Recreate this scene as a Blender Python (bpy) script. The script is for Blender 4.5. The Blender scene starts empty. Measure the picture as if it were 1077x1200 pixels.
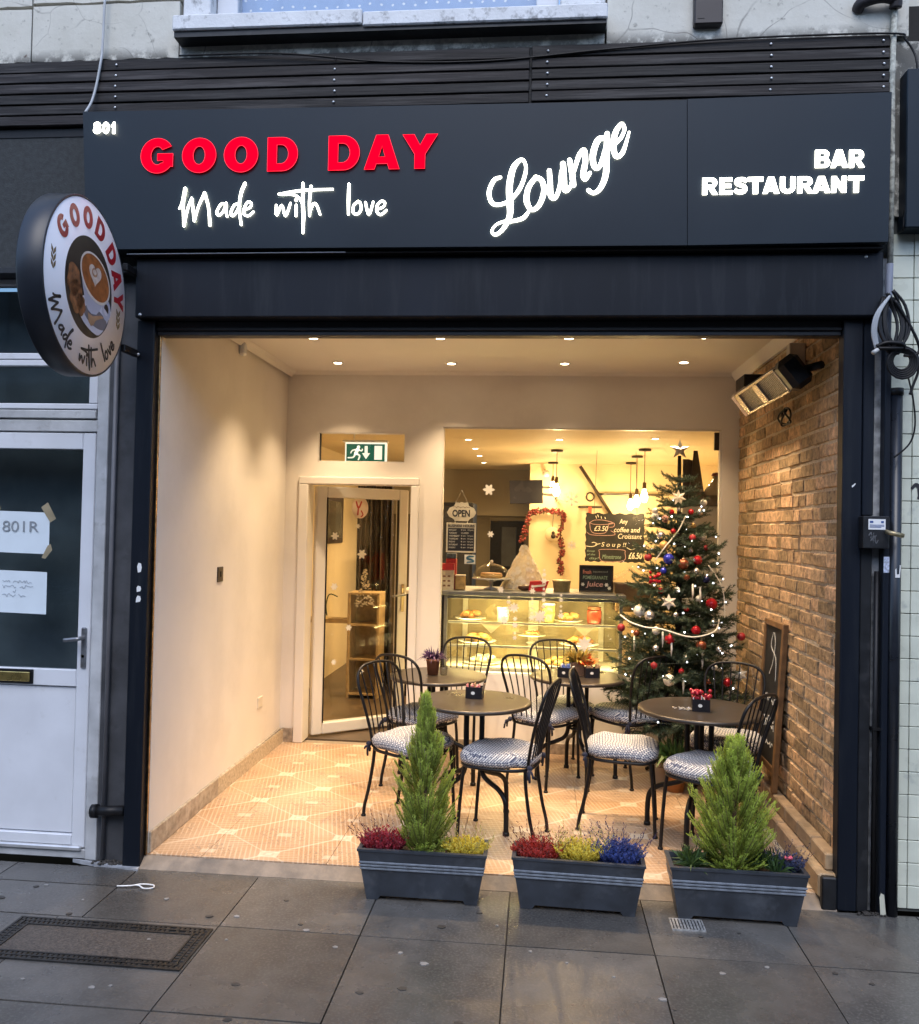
import bpy, math, random
from mathutils import Matrix, Vector
random.seed(7)
PI = math.pi
R = math.radians
sc = bpy.context.scene
COL = sc.collection

# ------------------------------------------------------------------ camera, sky, sun, exposure
cam_d = bpy.data.cameras.new('camera')
cam = bpy.data.objects.new('camera', cam_d)
COL.objects.link(cam)
cam_d.sensor_fit = 'VERTICAL'
cam_d.sensor_height = 36.0
cam_d.lens = 30.0
cam_d.clip_start = 0.05
cam_d.clip_end = 800
_yaw, _pit, _rol = 0.0935, 0.0191, 0.0214
_f = Vector((-math.sin(_yaw) * math.cos(_pit), math.cos(_yaw) * math.cos(_pit), math.sin(_pit)))
_r0 = Vector((math.cos(_yaw), math.sin(_yaw), 0))
_u0 = _r0.cross(_f)
_r = _r0 * math.cos(_rol) + _u0 * math.sin(_rol)
_u = -_r0 * math.sin(_rol) + _u0 * math.cos(_rol)
cam.matrix_world = Matrix(((_r.x, _u.x, -_f.x, 1.8622), (_r.y, _u.y, -_f.y, -3.9348), (_r.z, _u.z, -_f.z, 1.65), (0, 0, 0, 1)))
sc.camera = cam

SUN_EL, SUN_AZ = R(52), R(180)
w = bpy.data.worlds.new('World')
sc.world = w
w.use_nodes = True
wn = w.node_tree
bg = wn.nodes['Background']
sky = wn.nodes.new('ShaderNodeTexSky')
sky.sky_type = 'NISHITA'
sky.sun_disc = False
sky.sun_elevation = SUN_EL
sky.sun_rotation = SUN_AZ
sky.air_density = 1.0
sky.dust_density = 1.0
sky.ozone_density = 2.6
wn.links.new(sky.outputs['Color'], bg.inputs['Color'])
bg.inputs['Strength'].default_value = 0.15

sun_d = bpy.data.lights.new('sun', 'SUN')
sun_d.energy = 0.5
sun_d.angle = R(35)
sun_d.color = (1.0, 0.97, 0.93)
sun = bpy.data.objects.new('sun', sun_d)
COL.objects.link(sun)
sun.rotation_euler = (PI / 2 - SUN_EL, 0, 0)      # light travels towards +y and down

sc.view_settings.view_transform = 'Standard'
sc.view_settings.look = 'None'
sc.view_settings.exposure = 1.35
sc.view_settings.gamma = 1
sc.view_settings.use_curve_mapping = False
sc.render.engine = 'CYCLES'
sc.cycles.use_denoising = True
sc.cycles.max_bounces = 8
sc.cycles.transparent_max_bounces = 24
sc.cycles.sample_clamp_indirect = 4.0
sc.cycles.caustics_reflective = False
sc.cycles.caustics_refractive = False

# ------------------------------------------------------------------ materials
MATS = {}


def srgb(h):
    out = []
    for i in (0, 2, 4):
        c = int(h[i:i + 2], 16) / 255
        out.append(c / 12.92 if c <= 0.04045 else ((c + 0.055) / 1.055) ** 2.4)
    return tuple(out)


def pm(name, col, rough=0.6, metal=0.0, noise=8.0, amt=0.15, bump=0.0, bscale=60.0, rvar=0.1, coat=0.0, rnd=0.0, col2=None, n2=3.0, a2=0.5, spec=0.5, sss=0.0, emit=0.0, stretch=None, hue=0.04):
    """general procedural paint/stone/fabric: base colour broken by two noises, roughness noise, bump"""
    m = bpy.data.materials.new(name)
    m.use_nodes = True
    nt = m.node_tree
    N, Lk = nt.nodes, nt.links
    b = N['Principled BSDF']
    tc = N.new('ShaderNodeTexCoord')
    geo = N.new('ShaderNodeNewGeometry')
    pos = geo.outputs['Position']
    if stretch:
        vm = N.new('ShaderNodeVectorMath')
        vm.operation = 'MULTIPLY'
        vm.inputs[1].default_value = stretch
        Lk.new(pos, vm.inputs[0])
        pos = vm.outputs[0]
    nz = N.new('ShaderNodeTexNoise')
    nz.inputs['Scale'].default_value = noise
    nz.inputs['Detail'].default_value = 6
    Lk.new(pos, nz.inputs['Vector'])
    mx = N.new('ShaderNodeMix')
    mx.data_type = 'RGBA'
    lo = tuple(max(0, c * (1 - amt)) for c in col) + (1,)
    hi = tuple(min(1, c * (1 + amt)) for c in col) + (1,)
    mx.inputs[6].default_value = lo
    mx.inputs[7].default_value = hi
    mr = N.new('ShaderNodeMapRange')
    mr.inputs[1].default_value = 0.3
    mr.inputs[2].default_value = 0.7
    Lk.new(nz.outputs['Fac'], mr.inputs[0])
    Lk.new(mr.outputs[0], mx.inputs[0])
    cout = mx.outputs[2]
    if col2 is not None:
        n2n = N.new('ShaderNodeTexNoise')
        n2n.inputs['Scale'].default_value = n2
        n2n.inputs['Detail'].default_value = 8
        n2n.inputs['Roughness'].default_value = 0.65
        Lk.new(pos, n2n.inputs['Vector'])
        m2r = N.new('ShaderNodeMapRange')
        m2r.inputs[1].default_value = 1 - a2 - 0.08
        m2r.inputs[2].default_value = 1 - a2 + 0.12
        Lk.new(n2n.outputs['Fac'], m2r.inputs[0])
        m2 = N.new('ShaderNodeMix')
        m2.data_type = 'RGBA'
        Lk.new(m2r.outputs[0], m2.inputs[0])
        Lk.new(cout, m2.inputs[6])
        m2.inputs[7].default_value = tuple(col2) + (1,)
        cout = m2.outputs[2]
    if rnd > 0:
        oi = N.new('ShaderNodeObjectInfo')
        at = N.new('ShaderNodeAttribute')
        at.attribute_name = 'var'
        ad = N.new('ShaderNodeMath')
        ad.operation = 'ADD'
        Lk.new(oi.outputs['Random'], ad.inputs[0])
        Lk.new(at.outputs['Fac'], ad.inputs[1])
        fr = N.new('ShaderNodeMath')
        fr.operation = 'FRACT'
        Lk.new(ad.outputs[0], fr.inputs[0])
        mr3 = N.new('ShaderNodeMapRange')
        mr3.inputs[3].default_value = 1 - rnd
        mr3.inputs[4].default_value = 1 + rnd
        Lk.new(fr.outputs[0], mr3.inputs[0])
        hs = N.new('ShaderNodeHueSaturation')
        Lk.new(mr3.outputs[0], hs.inputs['Value'])
        mr4 = N.new('ShaderNodeMapRange')
        mr4.inputs[3].default_value = 0.5 + rnd * hue
        mr4.inputs[4].default_value = 0.5 - rnd * hue
        Lk.new(fr.outputs[0], mr4.inputs[0])
        Lk.new(mr4.outputs[0], hs.inputs['Hue'])
        Lk.new(cout, hs.inputs['Color'])
        cout = hs.outputs['Color']
    Lk.new(cout, b.inputs['Base Color'])
    rr = N.new('ShaderNodeMapRange')
    rr.inputs[3].default_value = max(0.02, rough - rvar)
    rr.inputs[4].default_value = min(1, rough + rvar)
    Lk.new(nz.outputs['Fac'], rr.inputs[0])
    Lk.new(rr.outputs[0], b.inputs['Roughness'])
    b.inputs['Metallic'].default_value = metal
    b.inputs['Specular IOR Level'].default_value = spec
    b.inputs['Coat Weight'].default_value = coat
    if sss:
        b.inputs['Subsurface Weight'].default_value = sss
    if emit:
        b.inputs['Emission Color'].default_value = tuple(col) + (1,)
        b.inputs['Emission Strength'].default_value = emit
    if bump > 0:
        bn = N.new('ShaderNodeTexNoise')
        bn.inputs['Scale'].default_value = bscale
        bn.inputs['Detail'].default_value = 5
        Lk.new(pos, bn.inputs['Vector'])
        bp = N.new('ShaderNodeBump')
        bp.inputs['Strength'].default_value = bump
        bp.inputs['Distance'].default_value = 0.004
        Lk.new(bn.outputs['Fac'], bp.inputs['Height'])
        Lk.new(bp.outputs[0], b.inputs['Normal'])
    MATS[name] = m
    return m


def em(name, col, s):
    m = bpy.data.materials.new(name)
    m.use_nodes = True
    nt = m.node_tree
    b = nt.nodes['Principled BSDF']
    b.inputs['Base Color'].default_value = tuple(min(0.9, c) for c in col) + (1,)
    b.inputs['Roughness'].default_value = 0.4
    b.inputs['Emission Color'].default_value = tuple(col) + (1,)
    b.inputs['Emission Strength'].default_value = s
    b.inputs['Specular IOR Level'].default_value = 0.0
    return m


def glass_mat(name, tint=(0.97, 0.98, 0.97), rough=0.0, refl=1.0):
    """thin window pane: clear with a Fresnel mirror"""
    m = bpy.data.materials.new(name)
    m.use_nodes = True
    nt = m.node_tree
    N, Lk = nt.nodes, nt.links
    N.remove(N['Principled BSDF'])
    out = N['Material Output']
    tr = N.new('ShaderNodeBsdfTransparent')
    tr.inputs[0].default_value = tuple(tint) + (1,)
    gl = N.new('ShaderNodeBsdfGlossy')
    gl.inputs['Roughness'].default_value = rough
    lw = N.new('ShaderNodeLayerWeight')
    lw.inputs['Blend'].default_value = 0.5
    pw = N.new('ShaderNodeMath')
    pw.operation = 'POWER'
    pw.inputs[1].default_value = 5.0
    Lk.new(lw.outputs['Facing'], pw.inputs[0])
    mu = N.new('ShaderNodeMath')
    mu.operation = 'MULTIPLY_ADD'
    mu.inputs[1].default_value = 0.9 * refl
    mu.inputs[2].default_value = 0.035 * refl
    mu.use_clamp = True
    Lk.new(pw.outputs[0], mu.inputs[0])
    mx = N.new('ShaderNodeMixShader')
    Lk.new(mu.outputs[0], mx.inputs[0])
    Lk.new(tr.outputs[0], mx.inputs[1])
    Lk.new(gl.outputs[0], mx.inputs[2])
    Lk.new(mx.outputs[0], out.inputs[0])
    return m


class NG:
    """small helper to write math node graphs"""
    def __init__(s, name):
        s.m = bpy.data.materials.new(name)
        s.m.use_nodes = True
        s.nt = s.m.node_tree
        s.N, s.L = s.nt.nodes, s.nt.links
        s.b = s.N['Principled BSDF']

    def put(s, inp, v):
        if hasattr(v, 'is_output'):
            s.L.new(v, inp)
        else:
            inp.default_value = v

    def ma(s, op, a, b=None, c=None):
        n = s.N.new('ShaderNodeMath')
        n.operation = op
        s.put(n.inputs[0], a)
        if b is not None:
            s.put(n.inputs[1], b)
        if c is not None:
            s.put(n.inputs[2], c)
        return n.outputs[0]

    def mix(s, f, a, b):
        n = s.N.new('ShaderNodeMix')
        n.data_type = 'RGBA'
        s.put(n.inputs[0], f)
        for i, v in ((6, a), (7, b)):
            if hasattr(v, 'is_output'):
                s.L.new(v, n.inputs[i])
            else:
                n.inputs[i].default_value = tuple(v) + (1,)
        return n.outputs[2]

    def noise(s, vec, scale, detail=4, rough=0.5):
        n = s.N.new('ShaderNodeTexNoise')
        n.inputs['Scale'].default_value = scale
        n.inputs['Detail'].default_value = detail
        n.inputs['Roughness'].default_value = rough
        s.L.new(vec, n.inputs['Vector'])
        return n.outputs['Fac']

    def rng(s, v, a, b, c=0.0, d=1.0):
        n = s.N.new('ShaderNodeMapRange')
        s.put(n.inputs[0], v)
        for i, x in enumerate((a, b, c, d)):
            n.inputs[i + 1].default_value = x
        return n.outputs[0]

    def pos(s):
        return s.N.new('ShaderNodeNewGeometry').outputs['Position']

    def obj(s):
        return s.N.new('ShaderNodeTexCoord').outputs['Object']

    def sep(s, v):
        n = s.N.new('ShaderNodeSeparateXYZ')
        s.L.new(v, n.inputs[0])
        return n.outputs

    def bump(s, h, st=0.3, dist=0.003):
        n = s.N.new('ShaderNodeBump')
        n.inputs['Strength'].default_value = st
        n.inputs['Distance'].default_value = dist
        s.L.new(h, n.inputs['Height'])
        s.L.new(n.outputs[0], s.b.inputs['Normal'])


# ------------------------------------------------------------------ mesh helpers
class MB:
    def __init__(s):
        s.v, s.f, s.var, s.smooth = [], [], [], []

    def add(s, vs, fs, M=None, var=0.0, smooth=False):
        o = len(s.v)
        for p in vs:
            p = Vector(p)
            s.v.append(M @ p if M is not None else p)
        for f in fs:
            s.f.append([i + o for i in f])
            s.var.append(var)
            s.smooth.append(smooth)
        return s

    def box(s, x0, x1, y0, y1, z0, z1, M=None, var=0.0, jit=0.0):
        vs = [(x, y, z) for x in (x0, x1) for y in (y0, y1) for z in (z0, z1)]
        if jit:
            vs = [tuple(c + random.uniform(-jit, jit) for c in v) for v in vs]
        fs = [(0, 1, 3, 2), (4, 6, 7, 5), (0, 4, 5, 1), (2, 3, 7, 6), (0, 2, 6, 4), (1, 5, 7, 3)]
        return s.add(vs, fs, M, var)

    def bbox(s, x0, x1, y0, y1, z0, z1, c=0.004, M=None, var=0.0):
        """box with chamfered edges"""
        c = min(c, abs(x1 - x0) * .45, abs(y1 - y0) * .45, abs(z1 - z0) * .45)
        X, Y, Z = (x0, x1), (y0, y1), (z0, z1)
        vs, idx = [], {}
        for i in (0, 1):
            for j in (0, 1):
                for k in (0, 1):
                    sx, sy, sz = (1, -1)[i], (1, -1)[j], (1, -1)[k]
                    for a in range(3):
                        p = [X[i] + sx * c, Y[j] + sy * c, Z[k] + sz * c]
                        p[a] = (X[i], Y[j], Z[k])[a]
                        idx[(i, j, k, a)] = len(vs)
                        vs.append(p)
        fs = []
        for a in range(3):
            b_, c_ = (a + 1) % 3, (a + 2) % 3
            for e in (0, 1):
                q = []
                for (m, n) in ((0, 0), (1, 0), (1, 1), (0, 1)):
                    t = [0, 0, 0]
                    t[a], t[b_], t[c_] = e, m, n
                    q.append(idx[(*t, a)])
                fs.append(q if e else q[::-1])
        for a in range(3):                       # edges along axis a
            b_, c_ = (a + 1) % 3, (a + 2) % 3
            for m in (0, 1):
                for n in (0, 1):
                    t0, t1 = [0, 0, 0], [0, 0, 0]
                    t0[a], t0[b_], t0[c_] = 0, m, n
                    t1[a], t1[b_], t1[c_] = 1, m, n
                    q = [idx[(*t0, b_)], idx[(*t1, b_)], idx[(*t1, c_)], idx[(*t0, c_)]]
                    fs.append(q if (m == n) else q[::-1])
        for i in (0, 1):
            for j in (0, 1):
                for k in (0, 1):
                    q = [idx[(i, j, k, 0)], idx[(i, j, k, 1)], idx[(i, j, k, 2)]]
                    fs.append(q if (i + j + k) % 2 else q[::-1])
        return s.add(vs, fs, M, var)

    def tube(s, path, r, seg=8, closed=False, M=None, smooth=True, rads=None, flat=1.0):
        P = [Vector(p) for p in path]
        n = len(P)
        vs, fs = [], []
        up = None
        for i in range(n):
            a = P[(i - 1) % n] if (closed or i > 0) else P[i]
            b = P[(i + 1) % n] if (closed or i < n - 1) else P[i]
            t = (b - a)
            t = t.normalized() if t.length > 1e-9 else Vector((0, 0, 1))
            if up is None:
                ref = Vector((0, 0, 1)) if abs(t.z) < .9 else Vector((1, 0, 0))
                up = (ref - t * ref.dot(t)).normalized()
            else:
                up = up - t * up.dot(t)
                up = up.normalized() if up.length > 1e-6 else t.orthogonal().normalized()
            si = t.cross(up)
            rr = rads[i] if rads else r
            for k in range(seg):
                an = 2 * PI * k / seg
                vs.append(P[i] + (up * math.cos(an) + si * math.sin(an) * flat) * rr)
        m = n if closed else n - 1
        for i in range(m):
            for k in range(seg):
                a, b = i * seg + k, i * seg + (k + 1) % seg
                c, d = ((i + 1) % n) * seg + (k + 1) % seg, ((i + 1) % n) * seg + k
                fs.append((a, b, c, d))
        if not closed:
            fs.append(tuple(range(seg))[::-1])
            fs.append(tuple((n - 1) * seg + k for k in range(seg)))
        return s.add(vs, fs, M, smooth=smooth)

    def lathe(s, prof, seg=24, M=None, smooth=True, ax='z'):
        """prof: list of (r, z)"""
        vs, fs = [], []
        for (r, z) in prof:
            for k in range(seg):
                a = 2 * PI * k / seg
                vs.append((r * math.cos(a), r * math.sin(a), z))
        for i in range(len(prof) - 1):
            for k in range(seg):
                a, b = i * seg + k, i * seg + (k + 1) % seg
                fs.append((a, b, b + seg, a + seg))
        if prof[0][0] > 1e-6:
            fs.append(tuple(range(seg))[::-1])
        if prof[-1][0] > 1e-6:
            fs.append(tuple((len(prof) - 1) * seg + k for k in range(seg)))
        return s.add(vs, fs, M, smooth=smooth)

    def prism(s, poly, d0, d1, plane='xz', M=None, smooth=False):
        """poly in plane coordinates, extruded from d0 to d1 along the third axis"""
        n = len(poly)

        def mk(p, d):
            return {'xz': (p[0], d, p[1]), 'xy': (p[0], p[1], d), 'yz': (d, p[0], p[1])}[plane]
        vs = [mk(p, d0) for p in poly] + [mk(p, d1) for p in poly]
        fs = [tuple(range(n)), tuple(range(n, 2 * n))[::-1]]
        for i in range(n):
            j = (i + 1) % n
            fs.append((i, i + n, j + n, j))
        return s.add(vs, fs, M, smooth=smooth)

    def ball(s, c, r, seg=12, rings=8, sz=1.0, M=None):
        prof = [(max(1e-7, r * math.sin(PI * i / rings)), -r * sz * math.cos(PI * i / rings)) for i in range(rings + 1)]
        T = Matrix.Translation(Vector(c))
        return s.lathe(prof, seg, (M @ T) if M is not None else T)

    def mesh(s, name):
        me = bpy.data.meshes.new(name)
        me.from_pydata([tuple(v) for v in s.v], [], s.f)
        me.polygons.foreach_set('use_smooth', s.smooth)
        if any(s.var):
            at = me.attributes.new('var', 'FLOAT', 'FACE')
            at.data.foreach_set('value', s.var)
        me.update()
        return me


def wloc(o):
    p = Vector((0, 0, 0))
    while o is not None:
        p += o.location
        o = o.parent
    return p


def obj(name, mb, mat, parent=None, label=None, world=True, kind=None, shade=None):
    if isinstance(mb, MB):
        if parent is not None and world:
            L0 = wloc(parent)
            mb.v = [v - L0 for v in mb.v]
        me = mb.mesh(name)
    else:
        me = mb
        if parent is not None and world:
            me.transform(Matrix.Translation(-wloc(parent)))
    me.materials.clear()
    me.materials.append(mat)
    o = bpy.data.objects.new(name, me)
    COL.objects.link(o)
    if parent is not None:
        o.parent = parent
    if label:
        o['label'] = label
    if kind:
        o['kind'] = kind
    return o


def thing(name, label, cat, loc=(0, 0, 0), group=None, rz=0.0):
    o = bpy.data.objects.new(name, None)
    COL.objects.link(o)
    o.empty_display_size = 0.05
    o.location = loc
    o.rotation_euler = (0, 0, rz)
    o['label'] = label
    o['category'] = cat
    if group:
        o['group'] = group
    return o


def single(name, mb, mat, label, cat, group=None):
    o = obj(name, mb, mat)
    o['label'] = label
    o['category'] = cat
    if group:
        o['group'] = group
    return o


def struct(name, mb, mat, label=None):
    o = obj(name, mb, mat)
    o['kind'] = 'structure'
    if label:
        o['label'] = label
    return o


def dup(root, loc=None, rz=None, label=None, group=None, recurse=True):
    r = root.copy()
    COL.objects.link(r)
    if loc is not None:
        r.location = loc
    if rz is not None:
        r.rotation_euler = (0, 0, rz)
    if label:
        r['label'] = label
    if group:
        r['group'] = group
    for ch in list(root.children):
        c = ch.copy()
        COL.objects.link(c)
        c.parent = r
        for g in list(ch.children):
            d = g.copy()
            COL.objects.link(d)
            d.parent = c
    return r


def copy_part(src, name, parent, M):
    o = bpy.data.objects.new(name, src.data)
    COL.objects.link(o)
    o.parent = parent
    o.matrix_local = M
    return o


def catmull(pts, n=6, closed=False):
    out = []
    m = len(pts)
    dim = len(pts[0])
    rng = range(m if closed else m - 1)
    for i in rng:
        g = lambda k: pts[k % m] if closed else pts[min(max(k, 0), m - 1)]
        p0, p1, p2, p3 = g(i - 1), g(i), g(i + 1), g(i + 2)
        for k in range(n):
            t = k / n
            out.append(tuple(0.5 * (2 * p1[d] + (p2[d] - p0[d]) * t + (2 * p0[d] - 5 * p1[d] + 4 * p2[d] - p3[d]) * t * t + (3 * p1[d] - p0[d] - 3 * p2[d] + p3[d]) * t ** 3) for d in range(dim)))
    if not closed:
        out.append(tuple(pts[-1]))
    return out


def ribbon(mb, stroke, mapf, d0, d1, n=6, wmul=1.0):
    """flat brush stroke of varying width with round ends, thickness d0..d1; mapf(u, v, d) -> 3D"""
    pts = catmull(stroke, n)
    L, Rr = [], []
    m = len(pts)
    for i in range(m):
        a, b = pts[max(0, i - 1)], pts[min(m - 1, i + 1)]
        tx, ty = b[0] - a[0], b[1] - a[1]
        l = math.hypot(tx, ty) or 1
        nx, ny = -ty / l, tx / l
        h = pts[i][2] * wmul / 2
        L.append((pts[i][0] + nx * h, pts[i][1] + ny * h))
        Rr.append((pts[i][0] - nx * h, pts[i][1] - ny * h))

    def cap(p, dx, dy, h):
        a0 = math.atan2(dy, dx)
        return [(p[0] + h * math.cos(a0 + PI / 2 - PI * k / 6), p[1] + h * math.sin(a0 + PI / 2 - PI * k / 6)) for k in range(1, 6)]
    e, s_ = pts[-1], pts[0]
    capE = cap(e, e[0] - pts[-2][0], e[1] - pts[-2][1], e[2] * wmul / 2)
    capS = cap(s_, s_[0] - pts[1][0], s_[1] - pts[1][1], s_[2] * wmul / 2)
    # strip quads
    vs, fs = [], []
    for d in (d0, d1):
        for p in L:
            vs.append(mapf(p[0], p[1], d))
        for p in Rr:
            vs.append(mapf(p[0], p[1], d))
    o2 = 2 * m
    for i in range(m - 1):
        fs.append((i, i + 1, m + i + 1, m + i))
        fs.append((o2 + i, o2 + m + i, o2 + m + i + 1, o2 + i + 1))
        fs.append((i, o2 + i, o2 + i + 1, i + 1))
        fs.append((m + i, m + i + 1, o2 + m + i + 1, o2 + m + i))
    for cpts, ia, ib in ((capE, m - 1, 2 * m - 1), (capS, m, 0)):
        base = len(vs)
        for d in (d0, d1):
            for p in cpts:
                vs.append(mapf(p[0], p[1], d))
        k = len(cpts)
        fs.append([ia] + [base + q for q in range(k)] + [ib])
        fs.append(([o2 + ia] + [base + k + q for q in range(k)] + [o2 + ib])[::-1])
        ring0 = [ia] + [base + q for q in range(k)] + [ib]
        ring1 = [o2 + ia] + [base + k + q for q in range(k)] + [o2 + ib]
        for q in range(len(ring0) - 1):
            fs.append((ring0[q], ring1[q], ring1[q + 1], ring0[q + 1]))
    mb.add(vs, fs)
    return mb


def text_mesh(s, bold=0.0, depth=0.5, shear=0.0, outline=0.0):
    """text as a mesh in the xy plane, extruded +-depth along z (font units)"""
    cu = bpy.data.curves.new('lettering', 'FONT')
    cu.body = s
    cu.offset = bold
    cu.extrude = depth
    cu.shear = shear
    cu.resolution_u = 4
    if outline:
        cu.fill_mode = 'NONE'
        cu.bevel_depth = outline
        cu.bevel_resolution = 1
    o = bpy.data.objects.new('lettering', cu)
    me = bpy.data.meshes.new_from_object(o)
    bpy.data.objects.remove(o)
    bpy.data.curves.remove(cu)
    return me


def fit_text(s, x0, x1, z0, z1, d0, d1, axis='xz', bold=0.0, shear=0.0, M=None):
    """lettering fitted to the box; axis xz = facing -y.  d0 (front) .. d1 (back) along y"""
    me = text_mesh(s, bold, 0.5, shear)
    xs = [v.co.x for v in me.vertices]
    ys = [v.co.y for v in me.vertices]
    ax, bx, ay, by = min(xs), max(xs), min(ys), max(ys)
    for v in me.vertices:
        u = x0 + (v.co.x - ax) / (bx - ax) * (x1 - x0)
        h = z0 + (v.co.y - ay) / (by - ay) * (z1 - z0)
        d = d1 + (v.co.z + 0.5) * (d0 - d1)
        v.co = (u, d, h) if axis == 'xz' else (u, h, d)
    if M is not None:
        me.transform(M)
    me.update()
    return me


def join_meshes(mes):
    mb = MB()
    for me in mes:
        mb.add([v.co.copy() for v in me.vertices], [list(p.vertices) for p in me.polygons])
    return mb


def lamp(name, kind, loc, energy, col, parent=None, size=0.05, spot=110, blend=0.6, rot=None):
    d = bpy.data.lights.new(name, kind)
    d.energy = energy
    d.color = col
    if kind in ('POINT', 'SPOT'):
        d.shadow_soft_size = size
    if kind == 'SPOT':
        d.spot_size = R(spot)
        d.spot_blend = blend
    o = bpy.data.objects.new(name, d)
    COL.objects.link(o)
    if parent is not None:
        o.parent = parent
        o.location = Vector(loc) - wloc(parent)
    else:
        o.location = loc
    if rot:
        o.rotation_euler = rot
    return o


def disc(n, r, cx=0, cy=0, ry=None, rot=0.0):
    ry = r if ry is None else ry
    c, s_ = math.cos(rot), math.sin(rot)
    out = []
    for k in range(n):
        a = 2 * PI * k / n
        x, y = r * math.cos(a), ry * math.sin(a)
        out.append((cx + x * c - y * s_, cy + x * s_ + y * c))
    return out


def arc(cx, cy, rx, ry, a0, a1, n=14):
    return [(cx + rx * math.cos(R(a0 + (a1 - a0) * k / n)), cy + ry * math.sin(R(a0 + (a1 - a0) * k / n))) for k in range(n + 1)]


def thick(path, w):
    """outline of a stroke of width w with flat ends"""
    L_, R_ = [], []
    for i in range(len(path)):
        a, b = path[max(0, i - 1)], path[min(len(path) - 1, i + 1)]
        tx, ty = b[0] - a[0], b[1] - a[1]
        l = math.hypot(tx, ty)
        L_.append((path[i][0] - ty / l * w / 2, path[i][1] + tx / l * w / 2))
        R_.append((path[i][0] + ty / l * w / 2, path[i][1] - tx / l * w / 2))
    return L_ + R_[::-1]


def glyph(ch):
    """heavy grotesque capitals as outer outline + holes in the unit box"""
    if ch == '0':
        return [arc(.5, .5, .5, .5, 0, 352, 44), arc(.5, .5, .20, .30, 0, 345, 23)]
    if ch == 'O':
        return [arc(.5, .5, .5, .5, 0, 352, 44), arc(.5, .5, .175, .26, 0, 345, 23)]
    if ch == 'G':
        return [arc(.5, .5, .5, .5, 33, 322, 40) + [(.97, .18), (.97, .56), (.50, .56), (.50, .36), (.68, .36), (.68, .30)] + arc(.5, .5, .19, .26, 305, 40, 20)]
    if ch == 'D':
        return [[(0, 0), (.48, 0)] + arc(.48, .5, .52, .5, -80, 80, 20) + [(.48, 1), (0, 1)], [(.31, .22), (.44, .22)] + arc(.44, .5, .25, .28, -75, 75, 12) + [(.44, .78), (.31, .78)]]
    if ch == 'A':
        return [[(0, 0), (.29, 0), (.345, .16), (.655, .16), (.71, 0), (1, 0), (.67, 1), (.33, 1)], [(.41, .36), (.59, .36), (.5, .68)]]
    if ch == 'Y':
        return [[(.35, 0), (.65, 0), (.65, .42), (1, 1), (.67, 1), (.5, .68), (.33, 1), (0, 1), (.35, .42)]]
    if ch == 'B':
        return [[(0, 0), (.60, 0)] + arc(.64, .28, .36, .28, -80, 50, 12) + arc(.60, .75, .34, .25, -35, 85, 12) + [(.55, 1), (0, 1)], [(.31, .18), (.56, .18)] + arc(.56, .295, .12, .115, -80, 80, 8) + [(.31, .41)], [(.31, .62), (.54, .62)] + arc(.54, .72, .11, .10, -80, 80, 8) + [(.31, .82)]]
    if ch == 'R':
        return [[(0, 0), (.30, 0), (.30, .36), (.40, .36), (.66, 0), (1, 0), (.70, .42)] + arc(.60, .70, .34, .30, -45, 85, 14) + [(.58, 1), (0, 1)], [(.30, .57), (.54, .57)] + arc(.54, .685, .12, .115, -80, 80, 8) + [(.30, .80)]]
    if ch == 'E':
        return [[(0, 0), (1, 0), (1, .23), (.36, .23), (.36, .40), (.92, .40), (.92, .61), (.36, .61), (.36, .77), (.97, .77), (.97, 1), (0, 1)]]
    if ch == 'T':
        return [[(.34, 0), (.66, 0), (.66, .76), (1, .76), (1, 1), (0, 1), (0, .76), (.34, .76)]]
    if ch == 'U':
        return [[(0, 1)] + arc(.5, .38, .5, .38, 180, 360, 20) + [(1, 1), (.69, 1)] + arc(.5, .40, .19, .17, 360, 180, 12) + [(.31, 1)]]
    if ch == 'N':
        return [[(0, 0), (.30, 0), (.30, .52), (.68, 0), (1, 0), (1, 1), (.70, 1), (.70, .48), (.32, 1), (0, 1)]]
    if ch == '1':
        return [[(.36, 0), (.86, 0), (.86, 1), (.52, 1), (.40, .86), (.10, .74), (.10, .54), (.36, .62)]]
    if ch == '8':
        return [arc(.5, .28, .5, .28, 150, 390, 20) + arc(.5, .74, .45, .26, -35, 215, 20), arc(.5, .28, .17, .115, 0, 330, 11), arc(.5, .745, .15, .10, 0, 330, 11)]
    if ch == 'S':
        p_ = catmull([(.90, .76), (.74, .86), (.50, .885), (.24, .84), (.165, .73), (.28, .61), (.55, .52), (.78, .42), (.835, .28), (.74, .155), (.50, .115), (.24, .15), (.08, .27)], 4)
        return [thick(p_, .235)]
    if ch == 'P':
        return [[(0, 0), (.32, 0), (.32, .34)] + arc(.56, .67, .44, .33, -85, 85, 14) + [(0, 1)], [(.32, .55), (.50, .55)] + arc(.50, .675, .14, .125, -80, 80, 8) + [(.32, .80)]]
    return None


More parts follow.
